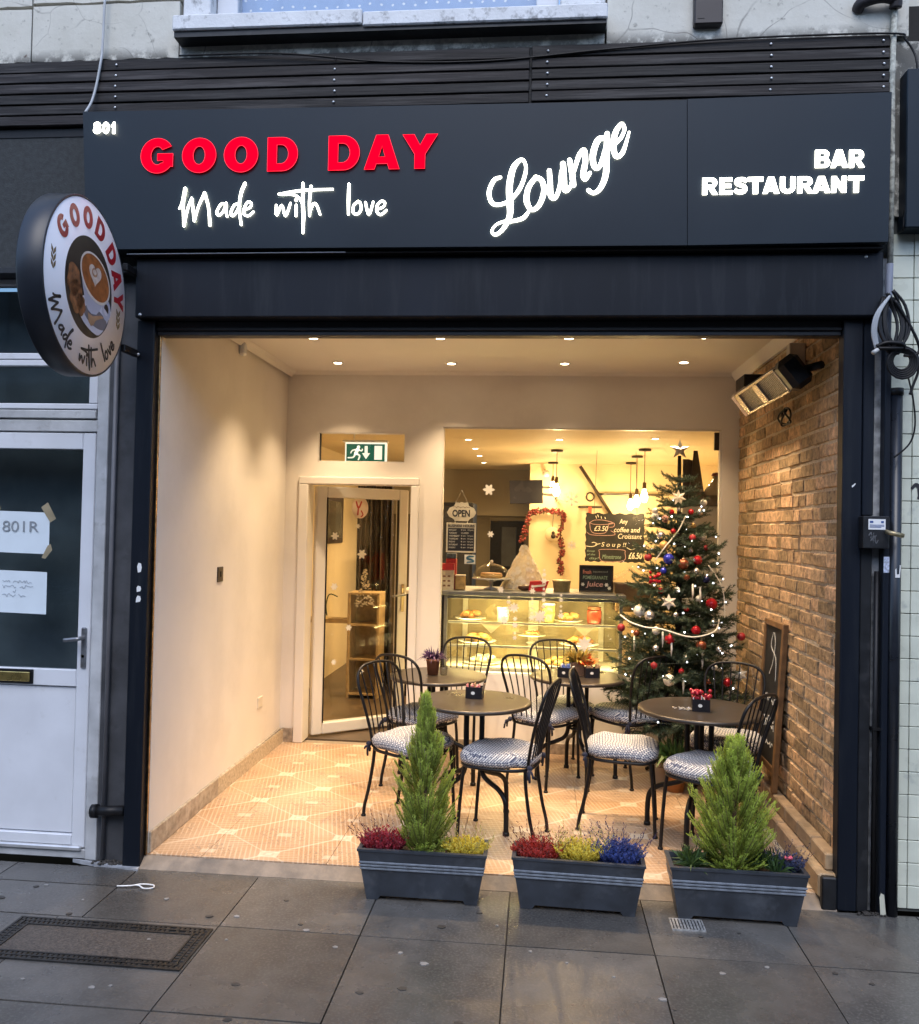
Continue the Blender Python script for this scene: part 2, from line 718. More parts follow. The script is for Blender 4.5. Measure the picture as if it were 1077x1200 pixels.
def block_letter(ch, x0, x1, z0, z1, d0, d1, axis='xz', M=None, edge=0.0):
    """heavy letter as a solid mesh; edge > 0 gives only a thin outline wire of that radius"""
    loops = glyph(ch)
    f_ = lambda p_: (x0 + p_[0] * (x1 - x0), z0 + p_[1] * (z1 - z0))
    if edge:
        mb_ = MB()
        for lp_ in loops:
            mb_.tube([(f_(p_)[0], d0, f_(p_)[1]) for p_ in lp_], edge, 4, closed=True)
        return mb_
    cu = bpy.data.curves.new('lettering', 'CURVE')
    cu.dimensions = '2D'
    cu.fill_mode = 'BOTH'
    cu.extrude = abs(d1 - d0) / 2
    for lp_ in loops:
        sp = cu.splines.new('POLY')
        sp.points.add(len(lp_) - 1)
        for i, p_ in enumerate(lp_):
            a, b = f_(p_)
            sp.points[i].co = (a, b, 0, 1)
        sp.use_cyclic_u = True
    o = bpy.data.objects.new('lettering', cu)
    me = bpy.data.meshes.new_from_object(o)
    bpy.data.objects.remove(o)
    bpy.data.curves.remove(cu)
    mid = (d0 + d1) / 2
    for v in me.vertices:
        v.co = (v.co.x, mid + v.co.z, v.co.y) if axis == 'xz' else (v.co.x, v.co.y, mid + v.co.z)
    if M is not None:
        me.transform(M)
    me.update()
    return me


S = {'made': [[[(0.164, 3.111, 0.011), (0.176, 3.137, 0.012), (0.19, 3.204, 0.019)], [(0.19, 3.204, 0.019), (0.183, 3.131, 0.014), (0.189, 3.03, 0.016)], [(0.189, 3.033, 0.015), (0.204, 3.105, 0.013), (0.223, 3.159, 0.013)], [(0.223, 3.159, 0.013), (0.231, 3.105, 0.014), (0.238, 3.053, 0.015)], [(0.238, 3.053, 0.014), (0.257, 3.12, 0.013), (0.284, 3.179, 0.016)], [(0.284, 3.182, 0.017), (0.305, 3.114, 0.014), (0.314, 3.031, 0.016)]], [[(0.389, 3.128, 0.013), (0.365, 3.129, 0.013), (0.345, 3.093, 0.014), (0.354, 3.077, 0.014), (0.374, 3.092, 0.013), (0.389, 3.128, 0.013)], [(0.389, 3.134, 0.013), (0.389, 3.097, 0.013), (0.395, 3.07, 0.012)]], [[(0.448, 3.128, 0.013), (0.427, 3.123, 0.013), (0.412, 3.087, 0.014), (0.423, 3.074, 0.014), (0.443, 3.097, 0.013), (0.453, 3.128, 0.013)], [(0.476, 3.223, 0.019), (0.459, 3.179, 0.018), (0.452, 3.112, 0.014), (0.463, 3.032, 0.014)]], [[(0.472, 3.101, 0.012), (0.503, 3.111, 0.012), (0.508, 3.132, 0.012), (0.492, 3.137, 0.012), (0.477, 3.112, 0.013), (0.475, 3.081, 0.013), (0.497, 3.073, 0.013), (0.52, 3.091, 0.012)]]], 'with': [[[(0.627, 3.12, 0.013), (0.63, 3.074, 0.014), (0.653, 3.12, 0.013), (0.672, 3.07, 0.014), (0.694, 3.129, 0.012)]], [[(0.721, 3.119, 0.014), (0.721, 3.07, 0.014)], [(0.719, 3.143, 0.017), (0.72, 3.142, 0.017)]], [[(0.75, 3.22, 0.015), (0.752, 3.123, 0.018), (0.756, 3.072, 0.02), (0.756, 2.99, 0.012)], [(0.638, 3.171, 0.013), (0.75, 3.187, 0.014), (0.89, 3.19, 0.012)], [(0.641, 3.172, 0.008), (0.704, 3.168, 0.013), (0.736, 3.149, 0.013), (0.755, 3.113, 0.013)]], [[(0.789, 3.205, 0.016), (0.783, 3.138, 0.015), (0.785, 3.069, 0.013)], [(0.785, 3.082, 0.011), (0.801, 3.123, 0.014), (0.817, 3.117, 0.014), (0.834, 3.074, 0.012)]]], 'love': [[[(0.966, 3.212, 0.016), (0.965, 3.146, 0.017), (0.966, 3.074, 0.013)]], [[(1.01, 3.132, 0.012), (0.99, 3.115, 0.013), (0.988, 3.082, 0.013), (1.007, 3.074, 0.013), (1.024, 3.094, 0.013), (1.021, 3.125, 0.012), (1.01, 3.132, 0.012)]], [[(1.044, 3.127, 0.013), (1.061, 3.071, 0.014), (1.08, 3.129, 0.012)]], [[(1.098, 3.095, 0.011), (1.126, 3.105, 0.012), (1.134, 3.125, 0.012), (1.118, 3.132, 0.012), (1.099, 3.113, 0.013), (1.098, 3.083, 0.013), (1.117, 3.07, 0.013), (1.142, 3.09, 0.012)]]], 'lounge': [[[(1.658, 3.232, 0.0177), (1.628, 3.218, 0.0245), (1.608, 3.164, 0.0258), (1.623, 3.116, 0.0245), (1.66, 3.109, 0.0217), (1.704, 3.129, 0.0231), (1.747, 3.182, 0.0231), (1.771, 3.257, 0.0204), (1.764, 3.301, 0.0177), (1.744, 3.308, 0.0231), (1.714, 3.271, 0.034), (1.699, 3.19, 0.038), (1.704, 3.108, 0.0394), (1.702, 3.054, 0.0326), (1.676, 3.0, 0.0245), (1.643, 2.973, 0.0204), (1.624, 2.987, 0.0149), (1.639, 3.014, 0.0136), (1.672, 3.03, 0.0163), (1.716, 3.033, 0.0204), (1.763, 3.046, 0.0231), (1.786, 3.073, 0.019)]], [[(1.816, 3.229, 0.0272), (1.784, 3.182, 0.0299), (1.778, 3.121, 0.034), (1.802, 3.083, 0.0245), (1.835, 3.106, 0.0285), (1.854, 3.167, 0.0312), (1.843, 3.215, 0.0285), (1.816, 3.229, 0.0258)]], [[(1.876, 3.258, 0.0272), (1.881, 3.201, 0.0299), (1.885, 3.146, 0.0326), (1.905, 3.136, 0.0245), (1.924, 3.186, 0.0245), (1.93, 3.254, 0.0245)], [(1.936, 3.288, 0.0326), (1.942, 3.22, 0.0326), (1.948, 3.169, 0.0299), (1.968, 3.179, 0.0204), (1.977, 3.206, 0.019)]], [[(1.965, 3.304, 0.0272), (1.976, 3.253, 0.0326), (1.984, 3.192, 0.0326)], [(1.986, 3.253, 0.0204), (2.005, 3.32, 0.0272), (2.028, 3.347, 0.0299), (2.035, 3.299, 0.0312), (2.027, 3.239, 0.034), (2.037, 3.218, 0.0272), (2.056, 3.245, 0.0204)]], [[(2.126, 3.399, 0.0245), (2.09, 3.393, 0.034), (2.068, 3.326, 0.0353), (2.076, 3.272, 0.0299), (2.099, 3.275, 0.0258), (2.124, 3.352, 0.0272)], [(2.129, 3.419, 0.0299), (2.128, 3.331, 0.0353), (2.126, 3.237, 0.034), (2.104, 3.177, 0.0299), (2.075, 3.154, 0.0217), (2.051, 3.167, 0.0245)]], [[(2.163, 3.371, 0.0177), (2.189, 3.398, 0.0204), (2.205, 3.438, 0.019), (2.191, 3.462, 0.0231), (2.166, 3.425, 0.0312), (2.157, 3.365, 0.034), (2.171, 3.317, 0.0285), (2.2, 3.337, 0.0245), (2.225, 3.424, 0.0136)]]], 'glyph': {'red': [('G', -0.029, 0.132, 3.278, 3.443), ('O', 0.172, 0.335, 3.277, 3.44), ('O', 0.373, 0.535, 3.276, 3.44), ('D', 0.58, 0.723, 3.278, 3.435), ('D', 0.867, 1.012, 3.277, 3.436), ('A', 1.034, 1.197, 3.278, 3.436), ('Y', 1.209, 1.371, 3.278, 3.435)], 'bar': [('B', 3.023, 3.09, 3.25, 3.327), ('A', 3.088, 3.165, 3.249, 3.326), ('R', 3.166, 3.235, 3.248, 3.325)], 'rest': [('R', 2.545, 2.617, 3.139, 3.213), ('E', 2.619, 2.678, 3.139, 3.213), ('S', 2.679, 2.745, 3.14, 3.213), ('T', 2.739, 2.81, 3.14, 3.213), ('A', 2.803, 2.878, 3.14, 3.213), ('U', 2.877, 2.946, 3.14, 3.212), ('R', 2.95, 3.022, 3.14, 3.212), ('A', 3.013, 3.093, 3.14, 3.212), ('N', 3.093, 3.16, 3.14, 3.211), ('T', 3.163, 3.234, 3.139, 3.211)], 'num': [('8', -0.269, -0.226, 3.472, 3.527), ('0', -0.224, -0.185, 3.471, 3.526), ('1', -0.183, -0.154, 3.47, 3.525)]}}

# ------------------------------------------------------------------ palette
NAVY = pm('navy_paint', (0.0045, 0.0070, 0.0125), 0.45, noise=2.5, amt=0.35, bump=0.25, bscale=2.5, rvar=0.16, spec=0.25, col2=(0.014, 0.017, 0.022), n2=16, a2=0.42, stretch=(1, 1, 0.10))
NAVY2 = pm('navy_sign_panel', (0.0065, 0.0135, 0.0215), 0.42, noise=1.6, amt=0.2, rvar=0.12, bump=0.2, bscale=1.8, spec=0.28)
BLACK = pm('black_paint', (0.006, 0.007, 0.009), 0.5, noise=20, amt=0.4, bump=0.1, col2=(0.03, 0.03, 0.032), n2=14, a2=0.36)
BLACKM = pm('black_metal', (0.009, 0.0085, 0.009), 0.42, noise=30, amt=0.3, rvar=0.12, spec=0.25)
SLATM = pm('dark_stained_timber', (0.011, 0.0085, 0.008), 0.6, noise=60, amt=0.6, bump=0.5, bscale=110, rnd=0.4, col2=(0.052, 0.047, 0.045), n2=45, a2=0.44, stretch=(0.045, 1, 1), spec=0.3)
RENDERD = pm('dark_grey_render', (0.03, 0.034, 0.036), 0.85, noise=40, amt=0.35, bump=0.5, bscale=120)
WHITEP = pm('white_frame_paint', (0.62, 0.64, 0.68), 0.45, noise=6, amt=0.05, bump=0.05, col2=(0.48, 0.49, 0.50), n2=9, a2=0.31)
GREYP = pm('grey_weathered_paint', (0.42, 0.43, 0.44), 0.6, noise=9, amt=0.2, bump=0.2, col2=(0.24, 0.23, 0.22), n2=12, a2=0.34)
DARKGLASS = glass_mat('dark_door_glass', (0.55, 0.6, 0.62))
GLASS = glass_mat('clear_glass', (0.98, 0.985, 0.975))
PAPER = pm('white_paper', (0.62, 0.70, 0.76), 0.8, noise=6, amt=0.05)
TAPE = pm('brown_tape', (0.30, 0.25, 0.16), 0.4, noise=20, amt=0.15)
INK = pm('black_ink', (0.02, 0.02, 0.025), 0.6)
BRASS = pm('brass', (0.62, 0.46, 0.16), 0.28, metal=1.0, noise=20, amt=0.2)
STEEL = pm('grey_steel', (0.28, 0.28, 0.29), 0.4, metal=0.9, noise=30, amt=0.2)
SCREW = pm('screw_zinc', (0.55, 0.55, 0.56), 0.35, metal=0.8)
CREAM = pm('cream_wall_paint', (0.76, 0.71, 0.64), 0.65, noise=3, amt=0.03, bump=0.08, bscale=140, col2=(0.70, 0.65, 0.58), n2=1.7, a2=0.44)
CEILM = pm('ceiling_paint', (0.76, 0.72, 0.66), 0.75, noise=3, amt=0.02)
GREYW = pm('pale_grey_wall', (0.66, 0.64, 0.62), 0.65, noise=3, amt=0.03)
SKIRT = pm('skirting_tile', (0.34, 0.28, 0.22), 0.35, noise=30, amt=0.35, rnd=0.15, col2=(0.52, 0.46, 0.38), n2=18, a2=0.45)
CONC = pm('threshold_concrete', (0.24, 0.19, 0.14), 0.55, noise=14, amt=0.25, bump=0.25, col2=(0.13, 0.11, 0.09), n2=5, a2=0.45, rvar=0.2)
MORTAR = pm('mortar', (0.50, 0.41, 0.29), 0.9, noise=60, amt=0.25, bump=0.6, bscale=150)
WHITEL = pm('white_plastic', (0.75, 0.75, 0.74), 0.4, noise=5, amt=0.03)
WARMW = (1.0, 0.73, 0.45)
WARMY = (1.0, 0.66, 0.30)

# wet dark pavement flags
g = NG('wet_flagstone')
p = g.pos()
oi = g.N.new('ShaderNodeObjectInfo').outputs['Random']
n1 = g.noise(p, 1.6, 7, 0.6)
n2 = g.noise(p, 90, 3)
n3 = g.noise(p, 7, 6, 0.65)
c = g.mix(g.rng(n3, 0.35, 0.65), (0.080, 0.075, 0.068), (0.115, 0.109, 0.100))
c = g.mix(g.rng(n1, 0.42, 0.80), c, (0.050, 0.048, 0.046))
c = g.mix(g.ma('MULTIPLY', g.rng(n2, 0.48, 0.72), 0.5), c, (0.15, 0.145, 0.135))
hs = g.N.new('ShaderNodeHueSaturation')
g.L.new(g.rng(oi, 0, 1, 0.82, 1.15), hs.inputs['Value'])
g.L.new(c, hs.inputs['Color'])
g.L.new(hs.outputs[0], g.b.inputs['Base Color'])
g.L.new(g.rng(n1, 0.3, 0.7, 0.38, 0.15), g.b.inputs['Roughness'])
g.bump(g.ma('ADD', g.ma('MULTIPLY', n2, 0.7), n3), 0.35, 0.003)
FLAG = g.m

ASPH = pm('asphalt', (0.045, 0.045, 0.047), 0.8, noise=80, amt=0.4, bump=0.5, bscale=200)
JOINT = pm('dark_joint_grit', (0.018, 0.016, 0.014), 0.9, noise=60, amt=0.3)

# weathered plaster of the storey above
g = NG('weathered_plaster')
p = g.pos()
n1 = g.noise(p, 2.2, 8, 0.65)
n2 = g.noise(p, 26, 5, 0.6)
xyz = g.sep(p)
c = g.mix(g.rng(n1, 0.35, 0.65), (0.52, 0.50, 0.43), (0.64, 0.62, 0.55))
c = g.mix(g.rng(n2, 0.60, 0.72), c, (0.30, 0.29, 0.25))
vo = g.N.new('ShaderNodeTexVoronoi')
vo.feature = 'DISTANCE_TO_EDGE'
vo.inputs['Scale'].default_value = 2.3
wv = g.N.new('ShaderNodeVectorMath')
wv.operation = 'ADD'
nn = g.N.new('ShaderNodeTexNoise')
nn.inputs['Scale'].default_value = 3.0
sca = g.N.new('ShaderNodeVectorMath')
sca.operation = 'SCALE'
sca.inputs['Scale'].default_value = 0.25
g.L.new(p, nn.inputs['Vector'])
g.L.new(nn.outputs['Color'], sca.inputs[0])
g.L.new(p, wv.inputs[0])
g.L.new(sca.outputs[0], wv.inputs[1])
g.L.new(wv.outputs[0], vo.inputs['Vector'])
crack = g.rng(vo.outputs['Distance'], 0.0, 0.008, 1.0, 0.0)
crack = g.ma('MULTIPLY', crack, g.rng(n1, 0.45, 0.6))
c = g.mix(g.ma('MULTIPLY', crack, 0.8), c, (0.10, 0.09, 0.08))
low = g.rng(xyz[2], 3.895, 3.955, 1.0, 0.0)
low = g.ma('MULTIPLY', low, g.rng(g.noise(p, 9, 6, 0.7), 0.42, 0.52))
rust = g.ma('MULTIPLY', g.rng(g.noise(p, 15, 3, 0.5), 0.66, 0.70), g.rng(xyz[0], -0.66, -0.70, 0, 1))
c = g.mix(rust, c, (0.10, 0.035, 0.02))
c = g.mix(low, c, (0.13, 0.125, 0.11))
g.L.new(c, g.b.inputs['Base Color'])
g.b.inputs['Roughness'].default_value = 0.85
g.bump(g.ma('ADD', n2, n1), 0.4, 0.006)
PLASTER = g.m

# flaking white sill paint
SILLM = pm('flaking_sill_paint', (0.64, 0.65, 0.66), 0.6, noise=5, amt=0.12, bump=0.5, bscale=60, col2=(0.06, 0.06, 0.06), n2=17, a2=0.39)

# decorative interior floor tile print
g = NG('patterned_floor_tile')
p = g.pos()
x, y, z = g.sep(p)
u = g.ma('DIVIDE', g.ma('SUBTRACT', x, 0.586), 0.305)
v = g.ma('DIVIDE', g.ma('SUBTRACT', y, 0.137), 0.262)
a = g.ma('ADD', u, v)
b = g.ma('SUBTRACT', u, v)


def fold(t, per=2.0):
    """distance to the nearest multiple of per"""
    h = g.ma('DIVIDE', t, per)
    fr = g.ma('SUBTRACT', h, g.ma('ROUND', h))
    return g.ma('MULTIPLY', g.ma('ABSOLUTE', fr), per)


da, db = fold(a), fold(b)
nzf = g.noise(p, 120, 3)
lineA = g.rng(db, 0.024, 0.038, 1, 0)
lineB = g.rng(da, 0.013, 0.028, 0.7, 0)
line = g.ma('MAXIMUM', lineA, lineB)


def signed(t, per=2.0):
    h = g.ma('DIVIDE', t, per)
    return g.ma('MULTIPLY', g.ma('SUBTRACT', h, g.ma('ROUND', h)), per)


def rect(aa_, bb_, hx, hy):
    """1 at the centre, 0 outside an upright rectangle about the nearest lattice point"""
    sa, sb = signed(aa_), signed(bb_)
    du = g.ma('MULTIPLY', g.ma('ABSOLUTE', g.ma('MULTIPLY', g.ma('ADD', sa, sb), 0.5)), 0.305 / hx)
    dv = g.ma('MULTIPLY', g.ma('ABSOLUTE', g.ma('MULTIPLY', g.ma('SUBTRACT', sa, sb), 0.5)), 0.262 / hy)
    return g.ma('MAXIMUM', du, dv)


rq = rect(a, b, 0.047, 0.036)
sq = g.rng(rq, 0.97, 1.03, 1, 0)
sqi = g.ma('MULTIPLY', g.rng(rq, 0.30, 0.36, 0, 1), g.rng(rq, 0.52, 0.58, 1, 0))
a1_, b1_ = g.ma('ADD', a, 1.0), g.ma('ADD', b, 1.0)
mid = g.rng(rect(a1_, b1_, 0.036, 0.022), 0.95, 1.05, 1, 0)
ca, cb = fold(a1_), fold(b1_)
dd = g.ma('SQRT', g.ma('ADD', g.ma('MULTIPLY', ca, ca), g.ma('MULTIPLY', cb, cb)))
swn = g.noise(p, 34, 1, 0.4)
swirl = g.ma('MULTIPLY', g.rng(g.ma('ABSOLUTE', g.ma('SUBTRACT', swn, 0.5)), 0.018, 0.040, 1, 0), g.rng(dd, 0.50, 0.80, 1, 0))
# basket hatching, direction changes per diamond
chk = g.ma('MODULO', g.ma('ABSOLUTE', g.ma('FLOOR', g.ma('DIVIDE', a, 0.5))), 2.0)
st1 = g.rng(fold(g.ma('ADD', x, g.ma('MULTIPLY', y, 0.25)), 0.024), 0.0025, 0.0050, 1, 0)
st2 = g.rng(fold(g.ma('SUBTRACT', y, g.ma('MULTIPLY', x, 0.2)), 0.030), 0.0020, 0.0040, 1, 0)
sel = g.rng(g.noise(p, 5, 1), 0.47, 0.53)
hat = g.ma('ADD', g.ma('MULTIPLY', st1, g.ma('SUBTRACT', 1.0, g.ma('MULTIPLY', sel, 0.6))), g.ma('MULTIPLY', st2, g.ma('MULTIPLY', sel, 0.8)))
wear = g.noise(p, 3, 5)
base = g.mix(g.rng(nzf, 0.35, 0.65), (0.36, 0.205, 0.105), (0.45, 0.275, 0.155))
base = g.mix(g.rng(wear, 0.35, 0.7), base, (0.48, 0.335, 0.22))
c = g.mix(g.ma('MINIMUM', g.ma('MULTIPLY', hat, 0.50), 0.6), base, (0.66, 0.53, 0.38))
c = g.mix(g.ma('MULTIPLY', swirl, 0.65), c, (0.22, 0.17, 0.13))
c = g.mix(g.ma('MULTIPLY', line, 0.50), c, (0.74, 0.64, 0.50))
c = g.mix(g.ma('MULTIPLY', mid, 0.45), c, (0.72, 0.62, 0.48))
c = g.mix(g.ma('MULTIPLY', sq, 0.58), c, (0.74, 0.64, 0.50))
c = g.mix(g.ma('MULTIPLY', sqi, 0.45), c, (0.45, 0.32, 0.2))
g.L.new(c, g.b.inputs['Base Color'])
g.L.new(g.rng(wear, 0.3, 0.7, 0.30, 0.48), g.b.inputs['Roughness'])
g.bump(g.ma('ADD', hat, nzf), 0.15, 0.001)
FTILE = g.m

# reclaimed yellow stock brick
BRICKM = pm('stock_brick', (0.46, 0.305, 0.165), 0.85, noise=26, amt=0.35, bump=1.0, bscale=80, rnd=0.42, col2=(0.17, 0.11, 0.065), n2=32, a2=0.44, hue=0.015)
LEDGEM = pm('ledge_stone', (0.40, 0.28, 0.17), 0.7, noise=18, amt=0.3, bump=0.5, bscale=80, rnd=0.12, col2=(0.22, 0.15, 0.09), n2=9, a2=0.42)
TILEW = pm('glazed_wall_tile', (0.60, 0.63, 0.53), 0.3, noise=9, amt=0.08, rnd=0.06, col2=(0.36, 0.40, 0.37), n2=13, a2=0.36, bump=0.05)
GROUT = pm('dirty_grout', (0.06, 0.065, 0.06), 0.9)

# ------------------------------------------------------------------ ground
mb = MB().box(-60, 64, -2.62, 0.02, -0.25, -0.012)
pave = struct('pavement', mb, JOINT)
rows = [(-0.51, -0.008), (-1.13, -0.514), (-1.74, -1.134), (-2.35, -1.744)]
xs = [-1.80, -1.20, -0.60, 0.0, 0.588, 1.174, 1.763, 2.345, 2.938, 3.53, 4.12]
for ri, (ya, yb) in enumerate(rows):
    xe = xs
    if ri == 1:
        xe = [-1.9, -1.3, -0.70, -0.10] + xs[4:]
    for i in range(len(xe) - 1):
        xa, xb = xe[i], xe[i + 1]
        parts = [(ya, yb)]
        if ri == 0 and i < 3:
            parts = [(-0.204, yb), (ya, -0.208)]
        for (pa, pb) in parts:
            m2 = MB().box(xa + 0.0028, xb - 0.0028, pa + 0.0022, pb - 0.0022, -0.03, random.uniform(-0.0012, 0.0012))
            obj('paving_slab', m2, FLAG, pave)
mb = MB().bbox(-60, 64, -2.80, -2.625, -0.25, 0.0, 0.012)
struct('kerb', mb, pm('granite_kerb', (0.22, 0.21, 0.2), 0.6, noise=50, amt=0.3))
mb = MB().box(-300, 300, -300, -2.80, -0.3, -0.13)
struct('road', mb, ASPH)

# ------------------------------------------------------------------ the room: walls, ceiling, floor
mb = MB().prism([(0.013, 0.06), (-0.02, 2.36), (-0.25, 2.36), (-0.25, 0.06)], 0.0, 3.0, 'xy')
struct('left_wall', mb, CREAM)
ZF = 0.05
mb = MB().box(-0.02, 3.27, 0.055, 2.37, -0.1, ZF - 0.012)
flo = struct('tiled_floor', mb, pm('floor_grout', (0.30, 0.24, 0.18), 0.8))
tx = [0.01, 0.281, 0.891, 1.501, 2.111, 2.721, 3.245]
ty = [0.057, 0.268, 0.792, 1.316, 1.840, 2.25]
for i in range(len(tx) - 1):
    for j in range(len(ty) - 1):
        m2 = MB().bbox(tx[i] + 0.001, tx[i + 1] - 0.001, ty[j] + 0.001, ty[j + 1] - 0.001, ZF - 0.02, ZF, 0.001)
        obj('floor_tile', m2, FTILE, flo)
mb = MB().add([(-0.0, -0.006, 0.0), (3.2, -0.006, 0.0), (3.2, 0.055, 0.044), (-0.0, 0.055, 0.044), (0, -0.006, -0.1), (3.2, -0.006, -0.1), (3.2, 0.055, -0.1), (0, 0.055, -0.1)],
              [(0, 1, 2, 3), (4, 7, 6, 5), (0, 4, 5, 1), (2, 6, 7, 3), (1, 5, 6, 2), (0, 3, 7, 4)])
struct('threshold', mb, CONC)
mb = MB().box(-0.1, 3.45, 0.10, 2.37, 2.787, 2.95)
struct('ceiling', mb, CEILM)
# coving where ceiling meets walls
cv = MB()
cv.prism([(0.012, 2.745), (0.012, 2.786), (0.055, 2.786), (0.030, 2.770)], 0.11, 2.24, 'xz')
cv.prism([(3.19, 2.786), (3.245, 2.786), (3.245, 2.715), (3.228, 2.715), (3.215, 2.745)], 0.11, 2.24, 'xz')
cv.prism([(2.249, 2.765), (2.249, 2.786), (2.205, 2.786)], 0.03, 3.2, 'yz')
struct('coving', cv, CEILM)

# skirting tiles along the left wall and beside the door
sk = MB().box(0.008, 0.014, 0.07, 2.25, ZF, 0.148)
skirt = struct('skirting', sk, MORTAR)
for i, (ya, yb) in enumerate([(0.062, 0.36), (0.362, 0.66), (0.662, 0.96), (0.962, 1.26), (1.262, 1.56), (1.562, 1.86), (1.862, 2.16), (2.162, 2.24)]):
    xw = 0.013 - 0.0145 * (ya + yb) / 2
    obj('skirting_tile', MB().bbox(xw - 0.004, xw + 0.014, ya, yb, ZF, 0.152, 0.003), SKIRT, skirt)
obj('skirting_tile', MB().bbox(0.0, 0.082, 2.237, 2.252, ZF, 0.152, 0.002), SKIRT, skirt)
for i in range(8):
    xa = 1.0 + i * 0.285
    obj('skirting_tile', MB().bbox(xa, min(3.24, xa + 0.283), 2.237, 2.252, ZF, 0.128, 0.002), SKIRT, skirt)

# back wall with door, transom and shop window openings
yb0, yb1 = 2.25, 2.37
bw = MB()
for (xa, xb, za, zb) in [(-0.05, 0.085, 0, 2.787), (0.085, 0.985, 2.012, 2.121), (0.085, 0.214, 2.121, 2.343), (0.874, 0.985, 2.121, 2.343), (0.085, 0.985, 2.343, 2.787),
                         (0.985, 1.15, 0, 2.787), (1.15, 3.145, 2.388, 2.787), (1.15, 3.145, 0, 0.60), (3.145, 3.45, 0, 2.787)]:
    bw.box(xa, xb, yb0, yb1, za, zb)
struct('back_wall', bw, CREAM)

# brick wall: mortar bed + bricks laid on it
bx = lambda yy: 3.232 + 0.0143 * yy
mb = MB().prism([(bx(0.075) + 0.0015, 0.075), (bx(2.25) + 0.0015, 2.25), (3.5, 2.25), (3.5, 0.075)], 0.0, 2.9, 'xy')
brickwall = struct('brick_wall', mb, MORTAR)
brick_list = []
zc, row = 0.06, 0
random.seed(11)
while zc < 2.74:
    h = 0.0665
    yy = 0.08 - (0.0 if row % 2 else 0.105) + random.uniform(-0.012, 0.012)
    k = 0
    while yy < 2.25:
        L = random.choice([0.212, 0.206, 0.215, 0.20, 0.205]) if random.random() > 0.26 else random.uniform(0.10, 0.13)
        ya, yb = max(0.078, yy), min(2.248, yy + L)
        if yb - ya > 0.03:
            brick_list.append((ya, yb, zc + random.uniform(-0.002, 0.002), h + random.uniform(-0.003, 0.003)))
        yy += L + 0.010
        k += 1
    zc += 0.0757
    row += 1


def brick_mb(m_, ya, yb, za, h, var):
    pr = random.uniform(0.002, 0.010)
    x_a = bx((ya + yb) / 2) - pr
    vs = [(x, y_, z_) for x in (x_a, x_a + 0.05) for y_ in (ya, yb) for z_ in (za, za + h)]
    n = len(m_.v)
    j = lambda s_: random.uniform(-s_, s_)
    # uneven face with knocked-off edges: outer ring + inner face
    ring = [(x_a + 0.012, ya, za), (x_a + 0.012, yb, za), (x_a + 0.012, yb, za + h), (x_a + 0.012, ya, za + h)]
    q = 0.006
    inn = [(x_a + j(.003), ya + q + j(.003), za + q + j(.003)), (x_a + j(.003), yb - q + j(.003), za + q + j(.003)), (x_a + j(.003), yb - q + j(.003), za + h - q + j(.003)), (x_a + j(.003), ya + q + j(.003), za + h - q + j(.003))]
    ring = [(a_, b_ + j(.002), c_ + j(.002)) for a_, b_, c_ in ring]
    back = [(x_a + 0.03, b_, c_) for a_, b_, c_ in ring]
    m_.add(inn + ring + back, [(0, 3, 2, 1)] + [(i, (i + 1) % 4, 4 + (i + 1) % 4, 4 + i) for i in range(4)] + [(4 + i, 4 + (i + 1) % 4, 8 + (i + 1) % 4, 8 + i) for i in range(4)], var=var)


vis = [b for b in brick_list if b[2] + b[3] > 0.2]
vis.sort(key=lambda b: b[0])
rest = MB()
for i, (ya, yb, za, h) in enumerate(vis):
    if i < 290:
        m2 = MB()
        brick_mb(m2, ya, yb, za, h, 0.0)
        obj('brick', m2, BRICKM, brickwall)
    else:
        brick_mb(rest, ya, yb, za, h, random.random())
obj('brickwork', rest, BRICKM, brickwall, kind='stuff')

# stepped ledge along the foot of the brick wall
led = struct('wall_ledge', MB().box(3.10, 3.26, 0.10, 1.6, 0.04, 0.055), MORTAR)
yy = 0.06
i = 0
while yy < 1.42:
    L = 0.215
    obj('coping_brick', MB().bbox(3.172 + random.uniform(-.003, .003), 3.229, yy, min(1.45, yy + L) - 0.006, 0.152, 0.226 + random.uniform(-.003, .003), 0.006), LEDGEM, led)
    yy += L
yy = 0.02
while yy < 1.42:
    L = 0.34
    obj('step_stone', MB().bbox(3.128 + random.uniform(-.003, .003), 3.235, yy, min(1.45, yy + L) - 0.005, 0.045, 0.150, 0.008), LEDGEM, led)
    yy += L
obj('plinth_block', MB().bbox(3.135, 3.199, -0.005, 0.058, 0.0, 0.145, 0.006), BLACK, led, label='black painted end block of the ledge')

# ------------------------------------------------------------------ facade: pillars, shutter box, lintel
t = thing('shopfront_post', 'slim black steel post left of the open shopfront with two scraps of white sticker', 'post', (-0.044, 0, 0))
obj('post_face', MB().bbox(-0.087, -0.0005, 0.0, 0.05, 0.0, 2.62, 0.004), NAVY, t)
obj('inner_trim', MB().bbox(-0.010, 0.011, 0.045, 0.062, 0.045, 2.56, 0.002), pm('bronze_mirror_strip', (0.36, 0.22, 0.10), 0.22, metal=1.0, noise=40, amt=0.5, bump=0.3, bscale=20), t, label='shiny bronze strip on the inner edge')
for (za, zb) in ((1.405, 1.452), (1.312, 1.342), (1.262, 1.295)):
    pol = [(-0.052 + random.uniform(-.004, .004), za), (-0.034, za + .004), (-0.030, (za + zb) / 2), (-0.034, zb - .003), (-0.047, zb), (-0.053, (za + zb) / 2 + .005)]
    obj('sticker_scrap', MB().prism(pol, -0.0006, 0.001, 'xz'), WHITEL, t)

